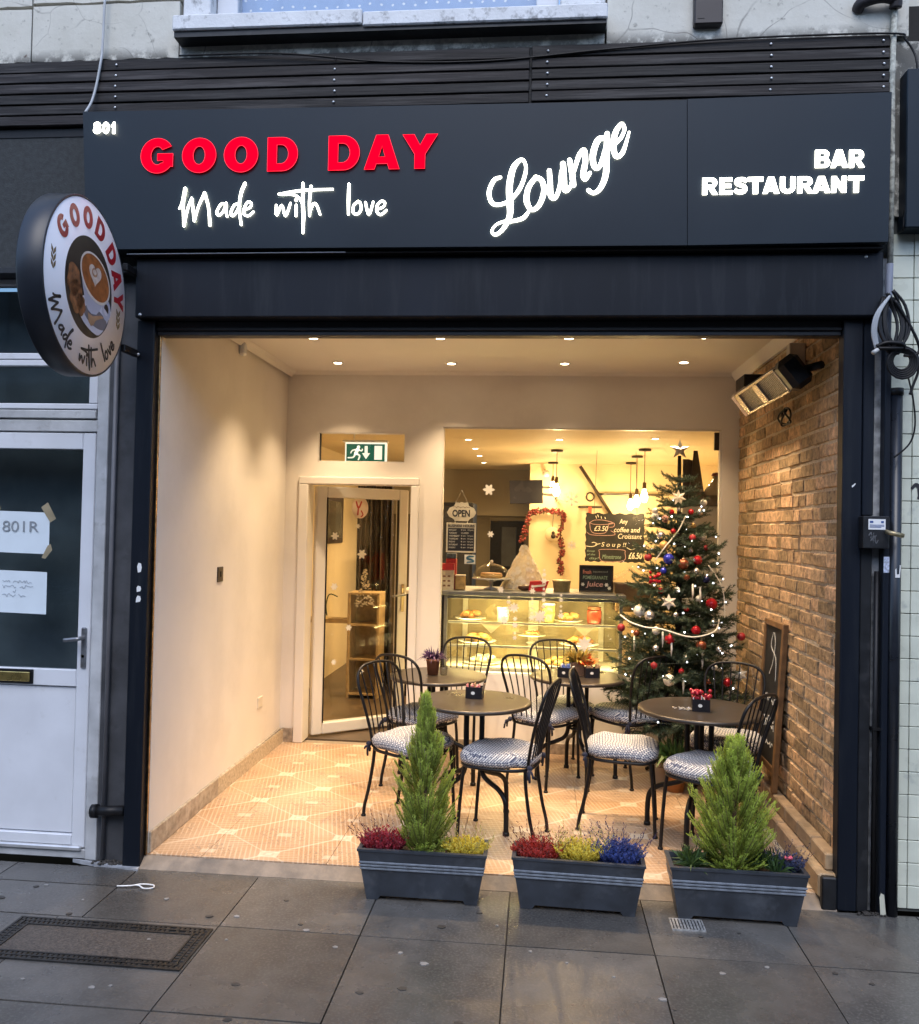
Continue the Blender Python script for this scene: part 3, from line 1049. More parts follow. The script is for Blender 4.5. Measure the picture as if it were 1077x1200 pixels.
t = thing('shopfront_post', 'broad black steel post right of the open shopfront beside the key switch', 'post', (3.26, 0, 0))
obj('post_face', MB().bbox(3.2005, 3.283, 0.0, 0.07, 0.0, 2.62, 0.004), NAVY, t)
obj('guide_rail', MB().bbox(3.288, 3.336, 0.004, 0.06, 1.745, 2.62, 0.004), NAVY, t)
obj('guide_rail', MB().bbox(3.284, 3.334, 0.006, 0.05, 0.0, 1.60, 0.004), BLACK, t)
obj('paint_chip', MB().prism([(3.243, 1.868), (3.252, 1.876), (3.258, 1.884), (3.256, 1.889), (3.249, 1.882), (3.241, 1.876)], -0.0006, 0.001, 'xz'), WHITEL, t)
mb = MB().box(3.336, 3.40, 0.03, 0.2, 0, 2.9)
struct('rubble_joint', mb, pm('rubble_grey', (0.26, 0.27, 0.28), 0.9, noise=24, amt=0.5, bump=1.0, bscale=40))
t = thing('shutter_housing', 'long navy metal roller shutter box under the illuminated fascia', 'shutter box', (1.63, 0, 2.62))
obj('front_cover', MB().bbox(-0.078, 3.347, -0.05, 0.08, 2.622, 2.906, 0.006), NAVY, t)
obj('lintel_bar', MB().bbox(0.0, 3.2, 0.032, 0.10, 2.554, 2.6215, 0.003), BLACK, t)
obj('lip', MB().bbox(0.0, 3.2, 0.02, 0.0315, 2.575, 2.590, 0.002), BLACKM, t)
for xx, zz in ((3.272, 2.885), (-0.05, 2.635)):
    obj('bolt', MB().lathe([(0.0, -.006), (0.007, -.004), (0.008, 0.0)], 8, Matrix.Translation((xx, -0.051, zz)) @ Matrix.Rotation(PI / 2, 4, 'X')), SCREW, t)
mb = MB().box(-0.08, 3.35, 0.08, 0.25, 2.62, 3.86)
mb.box(-0.08, 3.35, 0.10, 0.12, 2.56, 2.62)
struct('fascia_backing', mb, BLACK)

# ------------------------------------------------------------------ illuminated fascia sign
t = thing('fascia_sign', 'wide navy shop fascia with lit red and white lettering reading GOOD DAY and Lounge', 'shop sign', (1.5, 0, 2.927))
M_ = MB()
M_.add([(-0.289, -0.12, 2.927), (2.487, -0.12, 2.920), (2.476, -0.12, 3.566), (-0.326, -0.12, 3.582), (-0.289, 0.0, 2.927), (2.487, 0.0, 2.920), (2.476, 0.0, 3.566), (-0.326, 0.0, 3.582)],
       [(0, 1, 2, 3), (7, 6, 5, 4), (0, 4, 5, 1), (3, 2, 6, 7), (0, 3, 7, 4), (1, 5, 6, 2)])
obj('sign_panel', M_, NAVY2, t)
M_ = MB()
M_.add([(2.4895, -0.122, 2.919), (3.338, -0.122, 2.926), (3.345, -0.122, 3.578), (2.4785, -0.122, 3.570), (2.4895, 0.0, 2.919), (3.338, 0.0, 2.926), (3.345, 0.0, 3.578), (2.4785, 0.0, 3.570)],
       [(0, 1, 2, 3), (7, 6, 5, 4), (0, 4, 5, 1), (3, 2, 6, 7), (0, 3, 7, 4), (1, 5, 6, 2)])
obj('sign_panel', M_, NAVY2, t)
obj('under_rail', MB().bbox(-0.10, 3.33, -0.09, -0.01, 2.907, 2.9185, 0.002), BLACKM, t)
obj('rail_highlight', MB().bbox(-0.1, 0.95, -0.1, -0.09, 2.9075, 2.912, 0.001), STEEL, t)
RED_E = em('lit_red_acrylic', (1.0, 0.0, 0.012), 0.55)
PINK_E = em('lit_red_edge', (1.0, 0.06, 0.10), 0.42)
WHT_E = em('lit_white_acrylic', (1.0, 0.96, 0.82), 3.4)
for (ch, a, b_, c_, d_) in S['glyph']['red']:
    lo = obj('red_letter', block_letter(ch, a, b_, c_, d_, -0.131, -0.1275), RED_E, t, label='lit red letter ' + ch)
    obj('edge_trim', block_letter(ch, a, b_, c_, d_, -0.1311, 0, edge=0.0009), PINK_E, lo)
for key in ('num', 'bar', 'rest'):
    for (ch, a, b_, c_, d_) in S['glyph'][key]:
        gp_ = 0.0025
        obj('white_letter', block_letter(ch, a + gp_, b_ - gp_, c_, d_, -0.131, -0.1275), WHT_E, t, label='lit white character ' + ch)
for word in ('made', 'with', 'love', 'lounge'):
    for strokes in S[word]:
        mb = MB()
        for k, st in enumerate(strokes):
            ribbon(mb, st, lambda u, v, d: (u, d, v), -0.1300 - 0.0003 * k, -0.1275, n=6, wmul=0.72 if word == 'lounge' else 0.76)
        obj('script_letter', mb, WHT_E, t, label='lit white script letter of the word ' + ('Lounge' if word == 'lounge' else 'Made with love'))

# ------------------------------------------------------------------ projecting round sign
aa = 0.0585
Cc = Vector((-0.06, -0.5, 2.636))
DM = Matrix(((-math.sin(aa), 0, math.cos(aa), Cc.x), (math.cos(aa), 0, math.sin(aa), Cc.y), (0, 1, 0, Cc.z), (0, 0, 0, 1)))
rS = 0.371
t = thing('projecting_sign', 'round drum sign with coffee cup picture projecting over the pavement', 'hanging sign', tuple(Cc))
obj('drum_casing', MB().lathe([(0.0, -0.105), (rS, -0.105), (rS + 0.003, -0.10), (rS + 0.003, -0.003), (rS, 0.0), (rS - 0.006, 0.0), (rS - 0.006, -0.003), (0, -0.003)], 72, DM), pm('drum_black', (0.012, 0.016, 0.024), 0.4, noise=4, amt=0.2), t)
FACE = pm('sign_face_white', (0.80, 0.80, 0.86), 0.4, noise=3, amt=0.03)
fp = obj('sign_face', MB().lathe([(0.0, -0.0025), (rS - 0.0065, -0.0025), (rS - 0.0065, -0.001), (0, -0.001)], 72, DM), FACE, t)


def flat(name, poly, lvl, mat):
    z0 = -0.001 + 0.0004 * lvl
    mb_ = MB().prism([(q[0] * rS, q[1] * rS) for q in poly], z0, z0 + 0.0003, 'xy', DM)
    return obj(name, mb_, mat, fp)


def clipc(poly, r=0.555, cx=0.03, cy=0.01):
    out = []
    for (a_, b_) in poly:
        d_ = math.hypot(a_ - cx, b_ - cy)
        k_ = min(1, r / d_) if d_ > 0 else 1
        out.append((cx + (a_ - cx) * k_, cy + (b_ - cy) * k_))
    return out


WOODD = pm('printed_dark_wood', (0.035, 0.026, 0.02), 0.4, noise=14, amt=0.5)
flat('printed_table', disc(56, 0.57, 0.03, 0.01), 1, WOODD)
flat('printed_saucer', clipc(disc(48, 0.44, 0.20, -0.29, 0.20, -0.12)), 2, pm('printed_china', (0.52, 0.53, 0.62), 0.4))
CUPW = pm('printed_cup', (0.42, 0.44, 0.55), 0.4, noise=5, amt=0.1)
flat('printed_shadow', clipc(disc(32, 0.30, 0.20, -0.30, 0.11, -0.1)), 2.5, pm('printed_grey_shadow', (0.16, 0.15, 0.17), 0.4))
flat('printed_cup', [(-0.2, 0.2), (-0.14, 0.0), (-0.07, -0.17), (0.0, -0.25), (0.09, -0.275), (0.21, -0.26), (0.30, -0.18), (0.42, -0.04), (0.53, 0.06), (0.3, 0.2)], 3, CUPW)
rg = disc(20, 0.115, 0.47, -0.13, 0.13) + []
mb = MB()
for k in range(20):
    a0, a1 = 2 * PI * k / 20, 2 * PI * (k + 1) / 20
    q = [(0.46 + 0.115 * math.cos(a0), -0.14 + 0.13 * math.sin(a0)), (0.46 + 0.115 * math.cos(a1), -0.14 + 0.13 * math.sin(a1)), (0.46 + 0.06 * math.cos(a1), -0.14 + 0.07 * math.sin(a1)), (0.46 + 0.06 * math.cos(a0), -0.14 + 0.07 * math.sin(a0))]
    mb.add([(e[0] * rS, e[1] * rS, 0.0006) for e in q], [(0, 1, 2, 3)], DM)
obj('printed_handle', mb, CUPW, fp)
flat('printed_rim', disc(48, 0.385, 0.165, 0.15, 0.262, -0.3), 5, pm('printed_rim', (0.6, 0.56, 0.52), 0.4))
flat('printed_coffee', disc(48, 0.355, 0.165, 0.155, 0.235, -0.3), 6, pm('printed_coffee', (0.30, 0.105, 0.03), 0.4, noise=30, amt=0.35))
FOAM = pm('printed_foam', (0.55, 0.47, 0.42), 0.4, noise=40, amt=0.2)
heart = []
for k in range(40):
    th = 2 * PI * k / 40
    hx = 16 * math.sin(th) ** 3
    hy = 13 * math.cos(th) - 5 * math.cos(2 * th) - 2 * math.cos(3 * th) - math.cos(4 * th)
    heart.append((0.15 + hx * 0.0095, 0.19 + hy * 0.0085))
flat('printed_heart', heart, 7, FOAM)
flat('printed_heart', disc(20, 0.07, 0.13, 0.21, 0.05), 8, pm('printed_foam_shade', (0.36, 0.2, 0.12), 0.4, noise=40, amt=0.3))
flat('printed_heart', disc(20, 0.045, 0.13, 0.215, 0.03), 9, FOAM)
COOK = pm('printed_cookie', (0.20, 0.085, 0.035), 0.5, noise=35, amt=0.6, col2=(0.05, 0.025, 0.015), n2=40, a2=0.4)
for (cx, cy, r_) in ((-0.34, 0.0, 0.15), (-0.27, -0.17, 0.15), (-0.16, -0.24, 0.10)):
    flat('printed_cookie', clipc([(cx + r_ * (1 + 0.12 * math.sin(5 * k)) * math.cos(k * PI / 12), cy + r_ * (1.2 + 0.1 * math.cos(7 * k)) * math.sin(k * PI / 12)) for k in range(24)]), 4, COOK)
flat('printed_biscuit', [(-0.0, -0.28), (0.12, -0.3), (0.32, -0.24), (0.4, -0.25), (0.2, -0.33), (0.14, -0.4), (0.08, -0.42), (0.02, -0.38)], 4.5, pm('printed_biscuit', (0.36, 0.22, 0.13), 0.5, noise=20, amt=0.2))
REDP = pm('printed_red', (0.33, 0.008, 0.016), 0.4)
for ch, deg in (('G', 141), ('O', 117.5), ('O', 94), ('D', 71), ('D', 44.5), ('A', 23), ('Y', 4)):
    an = R(deg)
    Mx = DM @ Matrix.Rotation(an - PI / 2, 4, 'Z') @ Matrix.Translation((0, 0.79 * rS, 0))
    hw = 0.112 if ch != 'A' else 0.125
    obj('printed_letter', block_letter(ch, -hw * rS, hw * rS, -0.125 * rS, 0.125 * rS, 0.0006, -0.0002, 'xy', M=Mx), REDP, fp)
allp = [(s_, k) for k, wd in enumerate(('made', 'with', 'love')) for l_ in S[wd] for s_ in l_]
u0_, u1_ = min(q[0] for s_, k in allp for q in s_), max(q[0] for s_, k in allp for q in s_)
for (s_, k) in allp:
    mb = MB()
    s2 = []
    for (u, v, w_) in s_:
        tt = (u - u0_) / (u1_ - u0_)
        an = R(200 + tt * (324 - 200))
        rr = (0.865 - (v - 3.085) / 0.26 * 0.40) * rS
        rr = min(rr, 0.93 * rS)
        s2.append((rr * math.cos(an), rr * math.sin(an), max(w_ * 0.75, 0.0105)))
    ribbon(mb, s2, lambda a_, b_, d_: DM @ Vector((a_, b_, d_)), 0.0, 0.0006, 4)
    obj('printed_stroke', mb, INK, fp)
LEAFP = pm('printed_gold_leaf', (0.18, 0.13, 0.06), 0.5)
for (cx, cy, sg) in ((-0.79, 0.10, 1), (0.79, -0.18, -1)):
    mb = MB()
    for k in range(3):
        for sd in (-1, 1):
            x0, y0 = cx, cy - 0.12 + k * 0.075
            pl = [(x0, y0), (x0 + sd * 0.045, y0 + 0.045), (x0 + sd * 0.05, y0 + 0.10), (x0 + sd * 0.008, y0 + 0.06)]
            mb.prism([(e[0] * rS, e[1] * rS) for e in pl], -0.0005, 0.0003, 'xy', DM)
    obj('printed_sprig', mb, LEAFP, fp)
mb = MB()
obj('bracket_arm', MB().bbox(-0.10, -0.075, -0.14, 0.0, 2.44, 2.475, 0.004), BLACKM, t)
obj('bracket_arm', MB().bbox(-0.10, -0.075, -0.14, 0.0, 2.82, 2.855, 0.004), BLACKM, t)
for zz in (2.452, 2.64):
    obj('bolt', MB().ball((-0.072, -0.012, zz), 0.008, 8, 6), SCREW, t)

# ------------------------------------------------------------------ slatted timber cladding
t = thing('slatted_cladding', 'band of dark stained horizontal boards above the fascia sign', 'cladding', (1.3, 0, 3.53))
obj('cladding_backing', MB().box(-1.6, 3.372, -0.004, 0.0, 3.52, 3.885), BLACKM, t)
zs = [3.567, 3.620, 3.672, 3.724, 3.776, 3.828]
for i, zz in enumerate(zs):
    for (xa, xb) in ((-1.6, 1.776), (1.786, 3.372)):
        dz = 0.004 if xa > 0 else 0
        mb = MB().bbox(xa, xb, -0.030 + random.uniform(-.002, .002), -0.005, zz + dz, zz + 0.046 + dz + (0.006 if i == 5 else 0), 0.003)
        sl = obj('slat', mb, SLATM, t)
        for xx in ((-0.214, 0.86) if xa < 0 else (1.86, 2.858, 3.344)):
            M2 = Matrix.Translation((xx + random.uniform(-.004, .004), -0.033, zz + dz + 0.024)) @ Matrix.Rotation(PI / 2, 4, 'X')
            obj('screw', MB().lathe([(0.006, 0.0), (0.005, 0.002), (0, 0.0025)], 8, M2), SCREW, sl)
mb = MB().box(-1.7, -0.078, 0.0, 0.2, 2.86, 3.565)
struct('dark_fascia_panel', mb, RENDERD)
mb = MB().bbox(-1.7, -0.09, -0.02, 0.1, 2.845, 2.878, 0.004)
struct('fascia_ledge', mb, BLACK)

# ------------------------------------------------------------------ storey above
up = struct('upper_wall', MB().box(-3, 5.5, 0.06, 0.4, 3.86, 4.06), JOINT)
mb = MB().box(-3, 0.22, 0.06, 0.4, 4.06, 6.2)
mb.box(1.925, 5.5, 0.06, 0.4, 4.06, 6.2)
mb.box(0.22, 1.925, 0.06, 0.4, 5.6, 6.2)
obj('wall_core', mb, PLASTER, up)


def rough_block(xa, xb, za, zb, ya=-0.003):
    n = max(2, int((xb - xa) / 0.06))
    poly = []
    for i in range(n + 1):
        poly.append((xa + (xb - xa) * i / n, za + random.uniform(0, 0.012)))
    for i in range(n, -1, -1):
        poly.append((xa + (xb - xa) * i / n, zb - random.uniform(0, 0.004)))
    return MB().prism(poly, ya, 0.1, 'xz')


random.seed(5)
for (xa, xb, za, zb) in ((-2.2, -1.43, 3.88, 4.175), (-1.42, -0.672, 3.885, 4.16), (-0.664, 0.082, 3.888, 4.172), (0.088, 2.118, 3.882, 3.962), (2.128, 3.46, 3.884, 4.45), (-0.664, 0.085, 4.178, 4.45), (-1.42, -0.672, 4.168, 4.45)):
    obj('plaster_block', rough_block(xa, xb, za, zb), PLASTER, up)
t = thing('upstairs_window', 'white sash window upstairs with dotted pale blue curtain above flaking sill', 'window', (1.07, 0.1, 4.04))
obj('sill', MB().bbox(0.09, 1.0, -0.10, 0.12, 3.972, 4.045, 0.006), SILLM, t)
obj('sill', MB().bbox(1.004, 2.125, -0.10, 0.12, 3.962, 4.030, 0.006), SILLM, t)
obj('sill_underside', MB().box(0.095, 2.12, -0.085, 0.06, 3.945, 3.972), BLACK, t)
fr = MB()
for (xa, xb, za, zb) in ((0.24, 0.345, 4.03, 5.5), (1.80, 1.905, 4.03, 5.5), (0.345, 1.80, 4.03, 4.055), (0.345, 1.80, 5.4, 5.5)):
    fr.bbox(xa, xb, 0.07, 0.13, za, zb, 0.004)
obj('frame', fr, WHITEP, t)
obj('reveal', MB().bbox(0.10, 0.235, -0.002, 0.1, 4.047, 5.6, 0.004), SILLM, t)
obj('reveal', MB().bbox(1.912, 2.12, -0.002, 0.1, 4.032, 5.6, 0.004), SILLM, t)
obj('pane', MB().box(0.345, 1.80, 0.095, 0.099, 4.055, 5.4), GLASS, t)
g = NG('dotted_curtain')
p = g.pos()
x, y, z = g.sep(p)
ux = g.ma('DIVIDE', x, 0.055)
uz = g.ma('DIVIDE', z, 0.05)
rowi = g.ma('ROUND', uz)
ux2 = g.ma('ADD', ux, g.ma('MULTIPLY', rowi, 0.5))
fx = g.ma('SUBTRACT', ux2, g.ma('ROUND', ux2))
fz = g.ma('SUBTRACT', uz, rowi)
d_ = g.ma('SQRT', g.ma('ADD', g.ma('MULTIPLY', fx, fx), g.ma('MULTIPLY', fz, fz)))
c = g.mix(g.rng(d_, 0.10, 0.14, 1, 0), (0.30, 0.42, 0.66), (0.72, 0.76, 0.82))
g.L.new(c, g.b.inputs['Base Color'])
g.b.inputs['Roughness'].default_value = 0.9
vs, fs = [], []
for i in range(121):
    xx = 0.33 + i * (1.82 - 0.33) / 120
    yy = 0.13 + 0.008 * math.sin(i * 0.55) + 0.006 * math.sin(i * 0.21)
    vs += [(xx, yy, 4.045), (xx, yy, 5.5)]
for i in range(120):
    fs.append((2 * i, 2 * i + 2, 2 * i + 3, 2 * i + 1))
obj('curtain', MB().add(vs, fs, smooth=True), g.m, t)

obj('plaster_block', rough_block(3.402, 5.4, 3.08, 3.878, 0.018), PLASTER, up)
single('vent_box', MB().bbox(2.515, 2.642, -0.045, 0.0, 3.95, 4.22, 0.006).box(2.53, 2.56, -0.047, -0.04, 3.975, 3.995), pm('brown_plastic', (0.03, 0.022, 0.02), 0.5), 'small dark brown box fixed to pale plaster above the boards', 'wall box')
t = thing('wall_pipe', 'thin pipe with flaking cream paint running down beside the fascia', 'pipe', (3.385, -0.02, 2.85))
obj('pipe_run', MB().tube([(3.386, -0.02, 2.86), (3.388, -0.02, 3.3), (3.384, -0.022, 3.7), (3.392, -0.02, 4.02)], 0.013, 10), pm('flaking_cream', (0.42, 0.42, 0.36), 0.8, noise=50, amt=0.4, bump=0.6, col2=(0.05, 0.05, 0.05), n2=30, a2=0.42), t)
obj('pipe_lower', MB().tube([(3.376, -0.02, 2.50), (3.384, -0.02, 2.86)], 0.016, 10), pm('blue_grey_pipe', (0.16, 0.18, 0.23), 0.6), t, label='blue grey lower length')
pl_el = MB().tube(catmull([(3.24, 0.0, 4.015), (3.25, -0.03, 4.03), (3.32, -0.05, 4.04), (3.385, -0.04, 4.035), (3.392, -0.03, 4.0)], 5), 0.026, 10)
obj('elbow', pl_el, pm('rusty_iron', (0.025, 0.02, 0.022), 0.6, noise=30, amt=0.5), t)
single('cable', MB().tube(catmull([(-0.276, -0.04, 4.3), (-0.28, -0.038, 4.1), (-0.285, -0.036, 3.93), (-0.288, -0.042, 3.86), (-0.305, -0.044, 3.75), (-0.318, -0.06, 3.66), (-0.325, -0.10, 3.59)], 6), 0.006, 8), pm('grey_cable', (0.45, 0.46, 0.47), 0.5), 'thin pale grey cable hanging from plaster to the sign corner', 'cable')
single('cable', MB().tube(catmull([(0.1, -0.035, 3.885), (0.6, -0.05, 3.872), (1.1, -0.036, 3.825), (1.6, -0.036, 3.815), (2.1, -0.036, 3.85), (2.6, -0.04, 3.878), (3.1, -0.04, 3.885), (3.40, -0.04, 3.88), (3.43, -0.035, 3.86), (3.47, -0.034, 3.80), (3.48, -0.05, 3.72), (3.50, -0.05, 3.5), (3.45, -0.04, 3.2), (3.43, -0.04, 3.0)], 5), 0.005, 6), BLACKM, 'black cable sagging along the top of the dark boards', 'cable')

# ------------------------------------------------------------------ neighbour on the right: tiled pier, sign edge
tp = thing('tiled_pier', 'strip of pale green glazed wall tiles right of the black drainpipe', 'tiled wall', (3.6, 0.03, 0))
obj('grout_bed', MB().box(3.40, 4.2, 0.042, 0.3, 0.0, 3.1), GROUT, tp)
for i, (xa, xb) in enumerate(((3.408, 3.509), (3.512, 3.613), (3.616, 3.717))):
    zz = 0.0135
    while zz < 3.0:
        obj('tile', MB().bbox(xa, xb, 0.034 + random.uniform(-.0008, .0008), 0.05, zz + 0.0015, zz + 0.0985, 0.002), TILEW, tp)
        zz += 0.1
mb = MB()
ribbon(mb, [(3.512, 1.872, .012), (3.527, 1.887, .016), (3.541, 1.876, .018), (3.544, 1.845, .016), (3.540, 1.828, .012)], lambda u, v, d: (u, d, v), 0.0315, 0.033, 5)
obj('graffiti_mark', mb, INK, tp)
single('neighbour_fascia', MB().bbox(3.434, 5.5, -0.06, 0.03, 3.009, 3.712, 0.004), NAVY2, 'plain navy fascia of the neighbouring shop at right', 'sign board')
t = thing('drainpipe', 'black drainpipe with cut open top beside pale green tiles', 'drainpipe', (3.42, -0.01, 0))
obj('pipe', MB().tube([(3.426, -0.005, 0.0), (3.424, -0.005, 2.30)], 0.027, 14), pm('black_pipe', (0.01, 0.012, 0.017), 0.3, noise=14, amt=0.3), t)
obj('pipe_rim', MB().lathe([(0.027, 0.0), (0.031, 0.0), (0.031, 0.03), (0.027, 0.03)], 16, Matrix.Translation((3.424, -0.005, 2.28))), BLACKM, t)
obj('sticker_scrap', MB().prism([(3.418, 1.475), (3.437, 1.475), (3.441, 1.53), (3.436, 1.53), (3.434, 1.49), (3.424, 1.489), (3.422, 1.515), (3.417, 1.51)], -0.0342, -0.0322, 'xz'), WHITEL, t)
single('conduit', MB().bbox(3.372, 3.399, -0.02, 0.04, 0.0, 2.52, 0.004), NAVY, 'narrow black conduit between key switch and drainpipe', 'conduit')
single('conduit', MB().tube([(3.352, 0.0, 0.0), (3.352, 0.0, 1.50)], 0.011, 8).box(3.338, 3.375, -0.014, 0.03, 0.80, 0.812), BLACKM, 'thin black conduit with bracket at foot of the right post', 'conduit')
t = thing('key_switch', 'black shutter key switch box with white label on right post', 'switch box', (3.327, 0, 1.60))
obj('housing', MB().bbox(3.272, 3.382, -0.06, 0.02, 1.60, 1.742, 0.004), BLACK, t)
obj('label_plate', MB().bbox(3.292, 3.364, -0.0615, -0.058, 1.683, 1.729, 0.0005), WHITEL, t)
mb = MB()
for k, (xa, xb, zz) in enumerate(((3.298, 3.312, 1.712), (3.345, 3.356, 1.712), (3.298, 3.358, 1.702), (3.298, 3.358, 1.697), (3.298, 3.346, 1.692))):
    mb.box(xa, xb, -0.0622, -0.061, zz, zz + (0.009 if k < 2 else 0.0025))
obj('printed_lines', mb, pm('blue_print', (0.03, 0.08, 0.25), 0.5), t)
obj('key_barrel', MB().tube([(3.365, -0.065, 1.675), (3.375, -0.10, 1.668), (3.43, -0.085, 1.658)], 0.010, 8, flat=0.6), pm('old_brass', (0.42, 0.34, 0.2), 0.4, metal=0.7), t)
mb = MB()
random.seed(3)
for k in range(5):
    x0, z0 = 3.295 + random.uniform(0, .03), 1.625 + random.uniform(0, .04)
    ribbon(mb, [(x0, z0, .004), (x0 + .008, z0 + .012, .005), (x0 + .012, z0 - .006, .004), (x0 + .02, z0 + .01, .003)], lambda u, v, d: (u, d, v), -0.061, -0.0595, 3)
obj('scratches', mb, STEEL, t)
single('door_sticker', MB().bbox(3.3735, 3.3975, -0.0212, -0.019, 1.495, 1.565, 0.0004), pm('label_bluewhite', (0.45, 0.5, 0.62), 0.5, noise=90, amt=0.5), 'small pale label stuck on the narrow conduit', 'sticker')
# cable bundle
t = thing('cable_bundle', 'tangled bundle of black and grey cables tied beside the shutter box', 'cable bundle', (3.36, -0.08, 2.5))
random.seed(21)
for k in range(9):
    ph = random.uniform(-.02, .02)
    x0 = 3.372 + random.uniform(-.025, .02)
    w_ = random.uniform(.025, .05)
    pts = [(x0, -0.07 - .01 * (k % 3), 2.71 + ph), (x0 + w_, -0.08, 2.64 + ph), (x0 + w_ * 1.3, -0.09, 2.55), (x0 + w_ * .4, -0.095, 2.46 + ph), (x0 - w_ * .6, -0.09, 2.53), (x0 - w_ * .8, -0.08, 2.62), (x0 - .01, -0.07, 2.70)]
    obj('cable_loop', MB().tube(catmull(pts, 5), 0.0065, 6), BLACKM, t)
for k in range(3):
    pts = [(3.36, -0.09, 2.70), (3.30 + k * .006, -0.10, 2.62), (3.284 + k * .007, -0.10, 2.54), (3.30 + k * .006, -0.10, 2.465)]
    obj('grey_cable', MB().tube(catmull(pts, 5), 0.006, 6), pm('pale_cable' + 'abc'[k], (0.34, 0.36, 0.38), 0.5), t, label='pale grey cable')
for k in range(5):
    r_ = 0.036 + 0.006 * k
    pts = [(3.41 + r_ * 1.05 * math.cos(q * PI / 8), -0.09 - .003 * k, 2.415 + r_ * 1.1 * math.sin(q * PI / 8) - 0.003 * k) for q in range(16)]
    obj('cable_coil', MB().tube(pts, 0.0055, 6, closed=True), BLACKM, t)
obj('cable_tail', MB().tube(catmull([(3.38, -0.09, 2.68), (3.45, -0.09, 2.56), (3.485, -0.09, 2.47), (3.46, -0.09, 2.44), (3.42, -0.09, 2.44)], 6), 0.007, 6), BLACKM, t)
obj('cable_tail', MB().tube(catmull([(3.42, -0.09, 2.48), (3.47, -0.09, 2.45), (3.482, -0.09, 2.38), (3.46, -0.09, 2.31), (3.447, -0.09, 2.27)], 6), 0.006, 6), BLACKM, t)
obj('cable_tail', MB().tube(catmull([(3.44, -0.08, 2.36), (3.465, -0.08, 2.25), (3.478, -0.07, 2.14), (3.46, -0.06, 2.06), (3.40, -0.05, 2.0)], 6), 0.004, 6), BLACKM, t)
obj('cable_tie', MB().tube(catmull([(3.30, -0.105, 2.475), (3.34, -0.115, 2.49), (3.40, -0.115, 2.485), (3.41, -0.105, 2.47), (3.36, -0.115, 2.465), (3.305, -0.11, 2.466)], 5), 0.009, 6), BLACKM, t)
obj('plug_tip', MB().tube([(3.305, -0.11, 2.462), (3.282, -0.115, 2.445)], 0.008, 8, rads=[0.008, 0.010]), pm('grey_plug', (0.5, 0.5, 0.48), 0.5), t)

# ------------------------------------------------------------------ shopfront on the left: transom window, white door
yD = 0.10
t = thing('transom_window', 'white framed window strip above the white door at left', 'window', (-0.6, yD, 2.13))
fr = MB()
for (xa, xb, za, zb) in ((-1.6, -0.312, 2.197, 2.225), (-0.36, -0.312, 2.2255, 2.392), (-1.6, -0.312, 2.41, 2.44), (-1.6, -0.312, 2.443, 2.475), (-0.345, -0.312, 2.478, 2.81), (-1.6, -0.312, 2.815, 2.845)):
    fr.bbox(xa, xb, yD - 0.03, yD + 0.03, za, zb, 0.004)
obj('frame', fr, WHITEP, t)
obj('lower_rail', MB().bbox(-1.6, -0.318, yD - 0.035, yD + 0.03, 2.150, 2.192, 0.004), GREYP, t)
obj('pane', MB().box(-1.6, -0.36, yD, yD + 0.004, 2.2255, 2.41), DARKGLASS, t)
obj('pane', MB().box(-1.6, -0.345, yD, yD + 0.004, 2.478, 2.815), DARKGLASS, t)
mb = MB().box(-1.6, -0.27, yD + 0.25, yD + 0.3, 0, 2.86)
mb.box(-0.245, -0.2, yD - 0.03, yD + 0.3, 0, 2.86)
struct('neighbour_interior', mb, pm('dim_interior', (0.5, 0.5, 0.5), 0.8))
t = thing('door_frame', 'weathered pale grey timber frame round the white door', 'door frame', (-0.28, yD, 0))
obj('jamb', MB().bbox(-0.306, -0.245, yD - 0.045, yD + 0.06, 0.0, 2.85, 0.005), GREYP, t)
obj('head', MB().bbox(-1.6, -0.309, yD - 0.03, yD + 0.05, 2.085, 2.143, 0.004), GREYP, t)
obj('sill_strip', MB().bbox(-1.6, -0.309, yD - 0.03, yD + 0.05, 0.0, 0.045, 0.004), GREYP, t)
t = thing('white_door', 'white half glazed door with brass letter plate left of the cafe', 'door', (-0.7, yD, 0.05))
fr = MB()
fr.bbox(-0.385, -0.318, yD - 0.025, yD + 0.025, 0.05, 2.08, 0.004)
fr.bbox(-1.45, -0.3855, yD - 0.025, yD + 0.025, 1.998, 2.08, 0.004)
fr.bbox(-1.45, -0.3855, yD - 0.025, yD + 0.025, 0.832, 0.915, 0.004)
fr.bbox(-1.45, -0.3855, yD - 0.025, yD + 0.025, 0.06, 0.112, 0.004)
obj('leaf_frame', fr, WHITEP, t)
obj('lower_panel', MB().bbox(-1.45, -0.3905, yD - 0.012, yD + 0.012, 0.117, 0.828, 0.003), WHITEP, t)
obj('pane', MB().box(-1.45, -0.385, yD - 0.003, yD + 0.003, 0.915, 1.998), DARKGLASS, t)
lp = obj('letter_plate', MB().bbox(-0.90, -0.605, yD - 0.034, yD - 0.02, 0.840, 0.910, 0.003), BLACKM, t)
obj('flap', MB().bbox(-0.89, -0.618, yD - 0.042, yD - 0.033, 0.852, 0.898, 0.003), BRASS, lp)
hd = obj('handle_plate', MB().bbox(-0.362, -0.335, yD - 0.036, yD - 0.024, 0.925, 1.125, 0.005), STEEL, t)
obj('lever', MB().tube(catmull([(-0.349, yD - 0.035, 1.075), (-0.349, yD - 0.075, 1.075), (-0.365, yD - 0.08, 1.073), (-0.425, yD - 0.075, 1.066)], 5), 0.010, 10), STEEL, hd)
obj('keyhole', MB().lathe([(0.0, -.004), (0.008, -.003), (0.008, 0.0)], 10, Matrix.Translation((-0.349, yD - 0.036, 0.985)) @ Matrix.Rotation(PI / 2, 4, 'X')), BRASS, hd)
